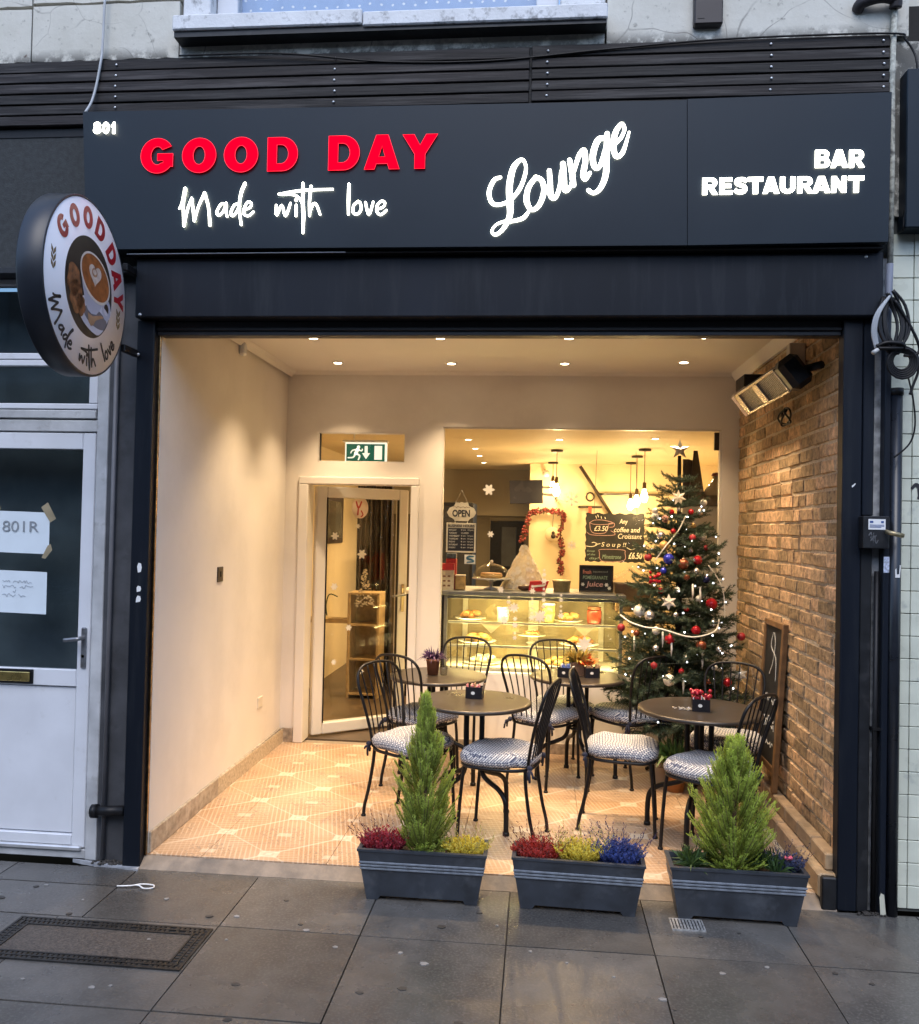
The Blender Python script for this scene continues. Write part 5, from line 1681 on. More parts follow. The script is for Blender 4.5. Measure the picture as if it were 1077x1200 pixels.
def thin_paper(name, col, tr=0.5):
    m = pm(name, col, 0.8, noise=60, amt=0.15)
    nt = m.node_tree
    tl = nt.nodes.new('ShaderNodeBsdfTranslucent')
    tl.inputs[0].default_value = tuple(col) + (1,)
    mx = nt.nodes.new('ShaderNodeMixShader')
    mx.inputs[0].default_value = tr
    nt.links.new(nt.nodes['Principled BSDF'].outputs[0], mx.inputs[1])
    nt.links.new(tl.outputs[0], mx.inputs[2])
    nt.links.new(mx.outputs[0], nt.nodes['Material Output'].inputs[0])
    return m


CARDM = thin_paper('price_card', (0.82, 0.78, 0.64), 0.5)
for xx, zz in ((1.52, 0.935), (2.21, 0.935)):
    single('price_pennant', MB().prism([(xx - .085, zz + .015), (xx + .085, zz + .015), (xx, zz - .065)], y0 + .026, y0 + .0285, 'xz'), CARDM, 'white triangular paper hanging from the upper fridge shelf, %s one' % ('left' if xx < 2 else 'right'), 'paper pennant')

# food in and on the fridge
CRUST = pm('baked_crust', (0.42, 0.20, 0.06), 0.55, noise=30, amt=0.4, bump=0.4)
SPONGE = pm('sponge_cake', (0.55, 0.36, 0.13), 0.7, noise=30, amt=0.3, bump=0.4)
CREAMC = pm('whipped_cream', (0.75, 0.7, 0.58), 0.5, noise=20, amt=0.1, bump=0.3)
CHOC = pm('chocolate', (0.06, 0.025, 0.012), 0.35, noise=20, amt=0.3)
CHINA = pm('white_china', (0.74, 0.72, 0.66), 0.25)


def plate_of(x, y, z, mat, r, label, n=6, kind='pastry_plate'):
    t = thing(kind, label, 'cake plate', (x, y, z))
    obj('plate', MB().lathe([(0.0, 0.002), (r * .6, 0.002), (r, 0.012), (r, 0.016), (r * .6, 0.007), (0, 0.007)], 24), CHINA, t, world=False)
    rr = random.Random(int(x * 1000 + z * 777))
    for k in range(n):
        a_ = k * 2.4
        d = r * 0.6 * math.sqrt((k + .3) / n)
        mb_ = MB().ball((d * math.cos(a_), d * math.sin(a_) * .7, 0.03 + 0.02 * (k % 2)), 0.034, 10, 6, 0.6)
        mb_.v = [v + Vector((rr.uniform(-.003, .003), rr.uniform(-.003, .003), rr.uniform(-.002, .002))) for v in mb_.v]
        obj('pastry', mb_, mat, t, world=False)


plate_of(1.35, 2.62, 0.953, CRUST, 0.12, 'plate of brown pastries at left on the upper fridge shelf', 8)
plate_of(2.10, 2.66, 0.953, SPONGE, 0.11, 'plate of golden pastries right of centre on the upper shelf', 7)
plate_of(1.40, 2.64, 0.778, SPONGE, 0.15, 'wide plate of sponge pieces at left on the lower shelf', 9)
plate_of(2.18, 2.64, 0.778, CRUST, 0.15, 'wide plate of pastries at right on the lower shelf', 9)
plate_of(1.45, 2.62, 0.62, CREAMC, 0.15, 'plate of pale cakes on the fridge floor at left', 7)
plate_of(2.02, 2.62, 0.62, SPONGE, 0.15, 'plate of yellow cakes on the fridge floor at right', 7)


def cake_stand(x, y, z, label, s=1.0):
    t = thing('cake_stand', label, 'cake stand', (x, y, z))
    obj('stand', MB().lathe([(0.0, 0.0), (0.06 * s, 0.0), (0.055 * s, 0.006), (0.014 * s, 0.022 * s), (0.014 * s, 0.06 * s), (0.05 * s, 0.072 * s), (0.15 * s, 0.082 * s), (0.152 * s, 0.09 * s), (0.0, 0.088 * s)], 32), CHINA, t, world=False)
    prof = [(0.145 * s * math.cos(a_), 0.0905 * s + 0.115 * s * math.sin(a_)) for a_ in [i * PI / 2 / 8 for i in range(8)]] + [(0.004, 0.206 * s)]
    obj('glass_dome', MB().lathe(prof, 32), glass_mat('dome_glass' + str(x), (0.97, 0.96, 0.93), 0.0, 1.2), t, world=False)
    obj('dome_knob', MB().ball((0, 0, 0.218 * s), 0.013 * s, 10, 6), CHINA, t, world=False)
    c_ = thing('layer_cake', 'sliced cake under the glass dome' + (' on top of the fridge' if z > 1.1 else ' inside the fridge'), 'cake', (x, y, z + 0.0905 * s))
    obj('sponge', MB().lathe([(0.0, 0.001), (0.085 * s, 0.001), (0.085 * s, 0.03 * s), (0.0, 0.031 * s)], 20), SPONGE, c_, world=False)
    obj('icing', MB().lathe([(0.0, 0.0315 * s), (0.085 * s, 0.0315 * s), (0.08 * s, 0.038 * s), (0.0, 0.041 * s)], 20), CRUST, c_, world=False)


cake_stand(1.504, 2.62, 1.187, 'white cake stand with glass dome on top of the fridge', 0.98)
cake_stand(1.82, 2.70, 0.778, 'glass domed cake stand inside the fridge on the lower shelf', 0.72)
t = thing('jam_jar', 'red lidded jar at right on the upper fridge shelf', 'jar', (2.29, 2.6, 0.953))
obj('jar', MB().lathe([(0.0, 0.0), (0.052, 0.0), (0.055, 0.01), (0.055, 0.09), (0.045, 0.105), (0, 0.106)], 20), pm('red_jam', (0.22, 0.035, 0.015), 0.25, noise=20, amt=0.3), t, world=False)
obj('lid', MB().lathe([(0.0, 0.125), (0.05, 0.125), (0.05, 0.106), (0.0, 0.106)], 20), pm('brown_lid', (0.16, 0.05, 0.02), 0.4), t, world=False)
for k, (xx, zz, hh) in enumerate(((1.60, 0.953, 0.09), (1.95, 0.953, 0.13))):
    tt = thing('glass_jar', ('small' if k == 0 else 'tall') + ' pale tub standing on the upper fridge shelf', 'jar', (xx, 2.6, zz))
    obj('tub', MB().lathe([(0.0, 0.0), (0.04, 0.0), (0.045, hh), (0.0, hh)], 16), (CREAMC, pm('olive_jar', (0.3, 0.27, 0.1), 0.3))[k], tt, world=False)
    obj('tub_lid', MB().lathe([(0.0, hh + .012), (0.047, hh + .012), (0.047, hh), (0.0, hh)], 16), CHINA, tt, world=False)
t = thing('card_holder', 'red and cream leaflet box at left end of the fridge top', 'leaflet box', (1.205, 2.40, 1.187))
obj('front', MB().bbox(1.135, 1.235, 2.40, 2.45, 1.187, 1.385, 0.003), CARDM, t)
obj('red_header', MB().bbox(1.133, 1.237, 2.397, 2.452, 1.336, 1.387, 0.003), pm('leaflet_red', (0.45, 0.02, 0.015), 0.5), t)
mb = MB()
for r_ in range(3):
    for c__ in range(2):
        mb.box(1.155 + c__ * .035, 1.175 + c__ * .035, 2.398, 2.3995, 1.215 + r_ * .035, 1.228 + r_ * .035)
obj('printed_icons', mb, pm('icon_brown', (0.2, 0.1, 0.06), 0.6), t)
t = thing('leaflet_stack', 'small blue and red boxes stacked behind the leaflet box', 'boxes', (1.2, 2.5, 1.187))
obj('red_box', MB().bbox(1.165, 1.245, 2.48, 2.55, 1.188, 1.42, 0.004), pm('box_red', (0.38, 0.02, 0.02), 0.5), t)
obj('blue_box', MB().bbox(1.168, 1.243, 2.478, 2.55, 1.421, 1.46, 0.004), pm('box_blue', (0.06, 0.09, 0.16), 0.5, noise=60, amt=0.5), t)
t = thing('sponge_slices', 'clear box of golden slices beside the leaflet box', 'food box', (1.29, 2.47, 1.187))
obj('slices', MB().bbox(1.242, 1.315, 2.45, 2.52, 1.188, 1.29, 0.005), SPONGE, t)
obj('lid', MB().bbox(1.240, 1.317, 2.448, 2.522, 1.291, 1.300, 0.003), CREAMC, t)
t = thing('lace_tree', 'tall white lace paper tree standing behind the fridge top', 'paper tree', (1.75, 2.75, 1.187))
vs, fs = [], []
n = 22
for i in range(n):
    for lv in range(7):
        a_ = 2 * PI * i / n
        f_ = lv / 6
        r_ = 0.17 * (1 - f_) + 0.012
        r_ *= (1 + 0.06 * ((i + lv) % 2))
        vs.append((r_ * math.cos(a_), r_ * math.sin(a_) * .6, 0.005 + f_ * 0.335))
for i in range(n):
    for lv in range(6):
        a_, b_ = i * 7 + lv, ((i + 1) % n) * 7 + lv
        fs.append((a_, b_, b_ + 1, a_ + 1))
obj('cone', MB().add(vs, fs), thin_paper('lace_white', (0.80, 0.74, 0.62), 0.5), t, world=False)
mb = MB()
random.seed(19)
for k in range(110):
    f_ = random.random() ** 1.4
    a_ = random.uniform(PI, 2 * PI)
    r_ = 0.17 * (1 - f_) + 0.016
    c_ = Vector((1.75 + r_ * math.cos(a_), 2.75 + r_ * .6 * math.sin(a_) - .003, 1.192 + f_ * 0.335))
    T_ = Matrix.Translation(c_) @ Matrix.Rotation(a_ + PI / 2, 4, 'Z') @ Matrix.Rotation(-.4, 4, 'X')
    mb.prism(flake_poly(random.uniform(.012, .024)), -0.004, -0.0015, 'xz', T_)
obj('lace_motifs', mb, FLAKE, t, kind='stuff')
t = thing('snack_packet', 'red and white packet lying on the fridge top', 'packet', (1.86, 2.55, 1.187))
obj('packet', MB().prism([(1.79, 1.188), (1.915, 1.188), (1.945, 1.27), (1.80, 1.262)], 2.52, 2.60, 'xz'), pm('packet_red', (0.5, 0.02, 0.02), 0.4), t)
obj('stripe', MB().prism([(1.815, 1.215), (1.91, 1.228), (1.925, 1.245), (1.83, 1.232)], 2.517, 2.519, 'xz'), FLAKE, t)
single('bread_roll', MB().ball((1.76, 2.56, 1.212), 0.05, 14, 8, 0.5), CHOC, 'brown glazed roll beside the red packet', 'bread roll')
single('food_tub', MB().lathe([(0, 0), (.06, 0), (.068, .075), (.072, .078), (.072, .088), (0, .088)], 20, Matrix.Translation((2.04, 2.58, 1.187))), pm('tub_straw', (0.5, 0.4, 0.18), 0.4, noise=30, amt=0.3), 'pale round tub on the fridge top left of the juice board', 'tub')
t = thing('juice_board', 'small framed chalkboard reading Juice on the fridge top', 'chalkboard', (2.30, 2.62, 1.187))
fr = MB()
for (xa, xb, za, zb) in ((2.172, 2.184, 1.188, 1.392), (2.416, 2.428, 1.188, 1.392), (2.1845, 2.4155, 1.380, 1.392), (2.1845, 2.4155, 1.188, 1.198)):
    fr.bbox(xa, xb, 2.608, 2.63, za, zb, 0.002)
obj('frame', fr, DKBR, t)
obj('board', MB().box(2.184, 2.416, 2.618, 2.628, 1.198, 1.380), CHALK, t)
parts = [fit_text('Juice', 2.222, 2.352, 1.218, 1.268, 2.615, 2.617, bold=0.015, shear=0.15)]
obj('word', join_meshes(parts), pm('chalk_pink', (0.7, 0.4, 0.36), 0.9), t)
obj('word', fit_text('POMEGRANATE', 2.20, 2.385, 1.285, 1.312, 2.615, 2.617, bold=0.01, shear=0.1), pm('chalk_green', (0.3, 0.4, 0.28), 0.9), t)
obj('word', fit_text('Fresh', 2.20, 2.262, 1.325, 1.355, 2.615, 2.617, bold=0.02), pm('chalk_red', (0.55, 0.2, 0.14), 0.9), t)
obj('word', fit_text('squeezed', 2.275, 2.385, 1.332, 1.352, 2.615, 2.617), pm('chalk_grey', (0.3, 0.3, 0.27), 0.9), t)
mb = MB()
for (xx, zz) in ((2.20, 1.245), (2.378, 1.245), (2.40, 1.22)):
    mb.prism([(xx + a_, zz + b_) for a_, b_ in flake_poly(0.016)], 2.615, 2.617, 'xz')
obj('chalk_flakes', mb, FLAKE, t)
t = thing('bread_basket', 'wooden box of loaves covered with burlap right of the juice board', 'bread box', (2.56, 2.62, 1.0))
obj('crate', MB().bbox(2.44, 2.70, 2.56, 2.78, 1.05, 1.26, 0.006), pm('crate_brown', (0.10, 0.055, 0.025), 0.6, noise=16, amt=0.3), t)
vs, fs = [], []
for i in range(11):
    for j in range(7):
        u, v = i / 10, j / 6
        vs.append((2.42 + u * 0.30, 2.55 + v * 0.24, 1.275 + 0.11 * max(0, 1 - abs(u - .45) * 2.1) * (1 - .4 * abs(v - .5)) + random.uniform(-.008, .008)))
for i in range(10):
    for j in range(6):
        fs.append((i * 7 + j, (i + 1) * 7 + j, (i + 1) * 7 + j + 1, i * 7 + j + 1))
obj('burlap', MB().add(vs, fs, smooth=True), pm('burlap_cloth', (0.45, 0.31, 0.15), 0.9, noise=80, amt=0.4, bump=0.6), t)

# ---- walls of the cafe
t = thing('menu_chalkboard', 'large black chalkboard with coffee and soup prices hanging in the cafe', 'chalkboard', (2.6, 4.6, 1.35))
n = 26
pol = []
for k in range(n):
    pol.append((2.322 + 0.57 * k / n, 1.350 + 0.006 * math.sin(k * 1.9)))
for k in range(18):
    pol.append((2.892 + 0.006 * math.sin(k * 1.7), 1.350 + 0.478 * k / 18))
for k in range(n):
    pol.append((2.892 - 0.57 * k / n, 1.828 + 0.007 * math.sin(k * 1.3)))
for k in range(18):
    pol.append((2.322 + 0.006 * math.sin(k * 2.1), 1.828 - 0.478 * k / 18))
obj('board', MB().prism(pol, 4.6, 4.62, 'xz'), CHALK, t)
CW = pm('chalk_white_bright', (0.75, 0.72, 0.62), 0.9, noise=150, amt=0.3)
CP = pm('chalk_mauve', (0.42, 0.27, 0.27), 0.9, noise=150, amt=0.3)
CG = pm('chalk_sage', (0.25, 0.36, 0.30), 0.9, noise=150, amt=0.3)
yc0, yc1 = 4.594, 4.598


def cb(px, pz):
    """from the enlarged view: board spans 85..860 by 90..720"""
    return (2.322 + (px - 85) / 775 * 0.57, 1.828 - (pz - 90) / 630 * 0.478)


def cbtext(s_, a, b, bold=0.0, shear=0.2):
    (xa, za), (xb, zb) = cb(*a), cb(*b)
    return fit_text(s_, xa, xb, zb, za, yc0, yc1, bold=bold, shear=shear)


obj('chalk_word', cbtext('Any', (530, 160), (640, 240)), CW, t)
obj('chalk_word', cbtext('coffee and', (460, 265), (805, 330)), CW, t)
obj('chalk_word', cbtext('Croissant', (515, 350), (830, 415)), CW, t)
obj('chalk_word', cbtext('S o u p !!', (295, 465), (625, 540)), CW, t)
obj('chalk_word', cbtext('£3.50', (195, 255), (380, 320), 0.01), CW, t)
obj('chalk_word', cbtext('£6.50', (655, 590), (840, 675), 0.02), CW, t)
obj('chalk_word', cbtext('Minestrone', (310, 625), (560, 680)), CG, t)
obj('chalk_word', join_meshes([cbtext('Soup', (105, 570), (210, 600)), cbtext('of the', (105, 615), (215, 640)), cbtext('day!', (140, 660), (265, 700))]), CG, t)
mb = MB()
fr_ = lambda pts: [cb(a_, b_) + (0.006,) for a_, b_ in pts]
for st in ([(135, 215), (200, 180), (330, 180), (450, 215), (330, 235), (200, 235), (135, 215)], [(135, 220), (150, 310), (200, 350), (320, 350), (370, 310), (385, 240)], [(390, 220), (460, 215), (455, 260), (400, 270)], [(105, 340), (150, 370), (300, 378), (455, 370), (470, 345), (420, 315)]):
    ribbon(mb, fr_(st), lambda u, v, d: (u, d, v), yc0, yc1, 5)
for st in ([(270, 590), (290, 560), (580, 560), (610, 600), (590, 700), (310, 710), (270, 600)],):
    ribbon(mb, fr_(st), lambda u, v, d: (u, d, v), yc0, yc1, 5)
obj('chalk_drawing', mb, CP, t)
mb = MB()
for st in ([(95, 520), (180, 525), (240, 495), (200, 470), (170, 475)], [(215, 500), (280, 485)], [(635, 530), (690, 555), (740, 540)], [(710, 500), (760, 520), (820, 510)], [(240, 110), (250, 140)], [(285, 130), (290, 155)], [(215, 125), (225, 155)], [(335, 140), (345, 160)]):
    ribbon(mb, fr_(st), lambda u, v, d: (u, d, v), yc0, yc1, 5)
obj('chalk_flourish', mb, CW, t)
obj('hanging_wire', MB().tube([(2.40, 4.61, 1.825), (2.42, 4.61, 2.45)], 0.002, 5).tube([(2.82, 4.61, 1.825), (2.80, 4.61, 2.45)], 0.002, 5), BLACKM, t)

t = thing('wall_screen', 'flat black screen on a wall arm in the cafe', 'screen', (1.72, 5.0, 2.04))
SM = Matrix.Translation((1.72, 5.0, 2.045)) @ Matrix.Rotation(R(-2), 4, 'Y')
obj('panel', MB().bbox(-0.172, 0.172, -0.02, 0.02, -0.122, 0.122, 0.004, SM), pm('screen_black', (0.022, 0.022, 0.03), 0.25, noise=4, amt=0.1), t)
obj('arm', MB().tube([(1.85, 5.03, 2.10), (2.05, 5.5, 2.12), (2.05, 6.39, 2.12)], 0.012, 8), STEEL, t)
obj('arm', MB().tube([(1.85, 5.03, 2.03), (2.05, 5.5, 2.03), (2.05, 6.39, 2.03)], 0.012, 8), STEEL, t)
t = thing('berry_garland', 'arch of red berries and leaves round a cream niche on the yellow wall', 'garland', (1.92, 6.35, 1.5))
random.seed(31)
path = catmull([(1.66, 6.34, 1.52), (1.70, 6.34, 1.66), (1.74, 6.34, 1.82), (1.80, 6.33, 1.87), (1.95, 6.33, 1.88), (2.08, 6.33, 1.87), (2.15, 6.34, 1.80), (2.10, 6.34, 1.62), (2.14, 6.34, 1.45), (2.12, 6.34, 1.28), (2.13, 6.34, 1.14)], 10)
obj('vine', MB().tube(path, 0.010, 6), DKBR, t)
mb = MB()
BERRY = pm('berry_red', (0.20, 0.025, 0.02), 0.4)
for q in path[::1]:
    for _ in range(2):
        mb.ball((q[0] + random.uniform(-.03, .03), q[1] - random.uniform(0, .03), q[2] + random.uniform(-.03, .03)), random.uniform(.010, .018), 8, 5)
o_ = obj('berries', mb, BERRY, t, kind='stuff')
mb = MB()
for q in path:
    for _ in range(4):
        a_ = random.uniform(0, 2 * PI)
        c0 = Vector(q) + Vector((random.uniform(-.02, .02), -random.uniform(0, .02), random.uniform(-.02, .02)))
        d = Vector((math.cos(a_), -.3, math.sin(a_))) * random.uniform(.02, .045)
        n_ = d.cross(Vector((0, 1, .2))).normalized() * 0.008
        mb.add([c0, c0 + d * .5 + n_, c0 + d, c0 + d * .5 - n_], [(0, 1, 2, 3)])
obj('leaves', mb, pm('garland_leaf', (0.10, 0.05, 0.02), 0.6), t, kind='stuff')
t = thing('bauble_pendant', 'cream round ornament hanging inside the berry arch', 'ornament', (2.02, 6.3, 1.6))
obj('disc', MB().lathe([(0.0, -.01), (0.085, -.01), (0.09, 0), (0.085, .01), (0, .01)], 28, Matrix.Translation((2.02, 6.32, 1.60)) @ Matrix.Rotation(PI / 2, 4, 'X')), YELW, t)
obj('string', MB().tube([(2.02, 6.32, 1.69), (2.03, 6.32, 1.86)], 0.003, 5), DKBR, t)
obj('figure', MB().ball((2.03, 6.305, 1.62), 0.022, 10, 6).ball((2.03, 6.305, 1.58), 0.03, 10, 6), DKBR, t)
single('wooden_oar', MB().tube([(2.334, 6.32, 2.423), (2.72, 6.34, 1.84)], 0.02, 8), DKBR, 'dark slanting pole against the yellow wall above the chalkboard', 'pole')
single('wall_rail', MB().tube([(2.57, 6.35, 2.095), (3.32, 6.35, 2.095)], 0.014, 8), STEEL, 'horizontal grey rail on the yellow wall behind the bulbs', 'rail')
t = thing('coat_hook', 'dark round ended hook above a short rail left of the pole', 'hook', (2.46, 6.35, 1.95))
obj('loop', MB().tube([(2.46 + .045 * math.cos(k * PI / 6), 6.34, 2.06 + .05 * math.sin(k * PI / 6)) for k in range(12)], 0.010, 6, closed=True), DKBR, t)
obj('bar', MB().bbox(2.32, 2.60, 6.32, 6.39, 1.925, 1.95, 0.004), DKBR, t)
obj('red_ribbon', MB().bbox(2.44, 2.48, 6.315, 6.32, 1.76, 1.94, 0.001), pm('ribbon_red', (0.5, 0.08, 0.05), 0.6), t)
t = thing('cutting_board', 'dark round topped serving board standing on the partition behind the tree', 'serving board', (2.90, 3.0, 1.862))
obj('board', MB().prism([(2.985, 1.8625), (3.075, 1.8625), (3.075, 2.19), (3.06, 2.225), (3.03, 2.235), (2.985, 2.235)], 2.94, 2.96, 'xz'), DKBR, t)
t = thing('cutting_board', 'tall pointed dark board standing behind the tree top', 'serving board', (3.1, 2.9, 1.862))
obj('board', MB().prism([(3.02, 1.8625), (3.16, 1.8625), (3.09, 2.30), (3.06, 2.30)], 2.90, 2.915, 'xz'), DKBR, t)
t = thing('demijohn', 'clear glass demijohn in a dark basket on the white partition', 'glass bottle', (3.235, 2.905, 1.862))
obj('bottle', MB().lathe([(0.0, 0.002), (0.085, 0.002), (0.095, 0.03), (0.092, 0.12), (0.055, 0.18), (0.028, 0.205), (0.028, 0.235)], 24), pm('smoky_glass', (0.22, 0.20, 0.15), 0.1, noise=5, amt=0.2), t, world=False)
obj('basket', MB().lathe([(0.0, 0.001), (0.098, 0.001), (0.104, 0.03), (0.104, 0.085), (0.097, 0.086)], 24), DKBR, t, world=False)
obj('stopper', MB().lathe([(0.0, 0.27), (0.03, 0.262), (0.038, 0.24), (0.0, 0.236)], 14), pm('stopper_red', (0.18, 0.02, 0.02), 0.5), t, world=False)
single('wooden_spoon', MB().tube([(3.30, 2.95, 1.87), (3.34, 2.93, 2.30)], 0.010, 8), LTWD, 'pale wooden stick leaning beside the demijohn', 'stick')
# doorway in the rear wall
t = thing('rear_doorway', 'dark doorway in the olive rear wall behind the window', 'doorway', (1.4, 7.55, ZF))
obj('dark_opening', MB().box(1.21, 1.66, 7.555, 7.579, ZF, 1.76), BLACKM, t)
fr = MB()
for (xa, xb, za, zb) in ((1.19, 1.21, ZF, 1.80), (1.2105, 1.70, 1.761, 1.80)):
    fr.bbox(xa, xb, 7.54, 7.58, za, zb, 0.004)
obj('architrave', fr, OLIVE, t)
obj('glazing', MB().bbox(1.36, 1.56, 7.54, 7.554, 1.15, 1.68, 0.004), pm('dim_pane', (0.05, 0.055, 0.06), 0.2), t)
single('wall_speaker', MB().ball((1.93, 6.2, 2.32), 0.045, 14, 8).box(1.915, 1.945, 6.2, 6.4, 2.31, 2.33), CHINA, 'small white dome camera high on the yellow wall left of the lamps', 'camera')

# things seen through the door
t = thing('wall_picture', 'dark framed mirror on the cream wall seen through the door', 'picture', (-0.34, 5.0, 1.48))
obj('frame', MB().bbox(-0.349, -0.32, 4.55, 5.45, 1.46, 1.97, 0.01), DKBR, t)
obj('picture', MB().box(-0.3195, -0.318, 4.62, 5.38, 1.52, 1.91), pm('picture_grey', (0.12, 0.12, 0.10), 0.2, noise=4, amt=0.3), t)
single('brown_curtain', MB().prism([(0.0 + 0.36 * k / 30, 4.7 + 0.03 * math.sin(k * 1.4)) for k in range(31)] + [(0.36, 4.8), (0.0, 4.8)], ZF, 2.3, 'xy'), DKBR, 'dark brown curtain hanging in the cafe behind the glass door', 'curtain')
t = thing('shelf_unit', 'pale plywood shelf unit standing behind the glass door', 'shelf unit', (0.24, 4.0, ZF))
sh = MB()
sh.bbox(0.10, 0.125, 3.9, 4.2, ZF, 1.03, 0.003)
sh.bbox(0.375, 0.40, 3.9, 4.2, ZF, 1.03, 0.003)
sh.bbox(0.1255, 0.3745, 4.17, 4.2, ZF, 1.03, 0.003)
obj('carcass', sh, LTWD, t)
for zz in (0.08, 0.40, 0.72, 1.01):
    obj('shelf', MB().bbox(0.1255, 0.3745, 3.9, 4.169, zz, zz + .02, 0.002), LTWD, t)
single('plant_sprig', MB().tube(catmull([(-0.12, 4.0, 0.80), (-0.13, 4.0, 0.9), (-0.10, 4.0, 1.0), (-0.02, 4.0, 0.98)], 4), 0.006, 5).tube(catmull([(-0.12, 4.0, 0.80), (-0.15, 4.0, 0.92), (-0.19, 4.0, 0.98)], 4), 0.006, 5), pm('dull_green', (0.05, 0.07, 0.03), 0.6), 'drooping green sprig on the small ledge behind the door', 'plant')
single('wall_ledge_shelf', MB().bbox(-0.35, 0.10, 3.95, 4.15, 0.735, 0.772, 0.004), LTWD, 'short pale shelf fixed behind the lower half of the glass door', 'shelf')
t = thing('service_counter', 'dark counter with white top glimpsed right of the open door', 'counter', (0.8, 4.2, ZF))
obj('body', MB().bbox(0.62, 1.05, 4.1, 4.9, ZF, 1.02, 0.005), BLACKM, t)
obj('worktop', MB().bbox(0.58, 1.07, 4.05, 4.95, 1.021, 1.06, 0.005), CHINA, t)
t = thing('tall_fridge', 'black tall cabinet glimpsed in the gap right of the door', 'cabinet', (0.95, 6.0, ZF))
obj('body', MB().bbox(0.55, 1.1, 5.9, 6.5, ZF, 1.95, 0.01), BLACKM, t)
obj('door_panel', MB().bbox(0.58, 1.07, 5.88, 5.899, 0.2, 1.9, 0.005), pm('cab_door', (0.02, 0.02, 0.022), 0.25), t)
single('mug', MB().lathe([(0, 0), (.04, 0), (.042, .09), (.038, .09), (.036, .01), (0, .01)], 16, Matrix.Translation((0.74, 4.3, 1.061))), CHINA, 'white mug on the counter glimpsed beside the door', 'mug')

# ------------------------------------------------------------------ chairs
g = NG('dotted_seat_fabric')
p = g.obj()
x, y, z = g.sep(p)
PT = 0.0205
u = g.ma('DIVIDE', g.ma('ADD', x, z), PT)
v = g.ma('DIVIDE', g.ma('ADD', y, z), PT)
a = g.ma('MULTIPLY', g.ma('ADD', u, v), 0.7071)
b = g.ma('MULTIPLY', g.ma('SUBTRACT', u, v), 0.7071)
fa = g.ma('SUBTRACT', a, g.ma('ROUND', a))
fb = g.ma('SUBTRACT', b, g.ma('ROUND', b))
d_ = g.ma('SQRT', g.ma('ADD', g.ma('MULTIPLY', fa, fa), g.ma('MULTIPLY', fb, fb)))
ring = g.ma('MULTIPLY', g.rng(d_, 0.20, 0.24, 0, 1), g.rng(d_, 0.46, 0.50, 1, 0))
dot = g.rng(d_, 0.07, 0.10, 1, 0)
wv = g.noise(p, 400, 2)
c = g.mix(g.rng(wv, 0.3, 0.7), (0.58, 0.56, 0.52), (0.70, 0.68, 0.64))
c = g.mix(g.ma('MULTIPLY', g.ma('MAXIMUM', ring, dot), 0.93), c, (0.020, 0.032, 0.085))
g.L.new(c, g.b.inputs['Base Color'])
g.b.inputs['Roughness'].default_value = 0.9
g.bump(wv, 0.3, 0.001)
FABRIC = g.m


def cushion():
    """soft square seat pad, wider at the front, with puffy edge and a dimpled top"""
    seg, vs, fs = 40, [], []
    prof = [(0.02, 0.452), (0.35, 0.459), (0.62, 0.466), (0.82, 0.464), (0.93, 0.452), (1.0, 0.430), (0.985, 0.410), (0.93, 0.396), (0.80, 0.392), (0.02, 0.392)]
    for (f_, zz) in prof:
        for k in range(seg):
            a_ = 2 * PI * k / seg
            c_, s_ = math.cos(a_), math.sin(a_)
            e = 2 / 3.4
            xx = 0.20 * math.copysign(abs(c_) ** e, c_)
            yy = (0.195 + 0.02 * c_) * math.copysign(abs(s_) ** e, s_)
            wob = 0.004 * math.sin(3 * a_ + 1) + 0.003 * math.sin(7 * a_)
            zz2 = zz + (wob if f_ > 0.5 else 0) - 0.012 * max(0, f_ - .5) * (abs(c_) ** 8) * (1 if zz > .41 else 0)
            vs.append((xx * f_, yy * f_, zz2))
    n = len(prof)
    for i in range(n - 1):
        for k in range(seg):
            a_, b_ = i * seg + k, i * seg + (k + 1) % seg
            fs.append((a_, a_ + seg, b_ + seg, b_))
    fs.append(tuple(range(seg)))
    fs.append(tuple((n - 1) * seg + k for k in range(seg))[::-1])
    return MB().add(vs, fs, smooth=True)


CHM = pm('chair_iron', (0.008, 0.007, 0.007), 0.40, noise=40, amt=0.3, rvar=0.1, spec=0.3)


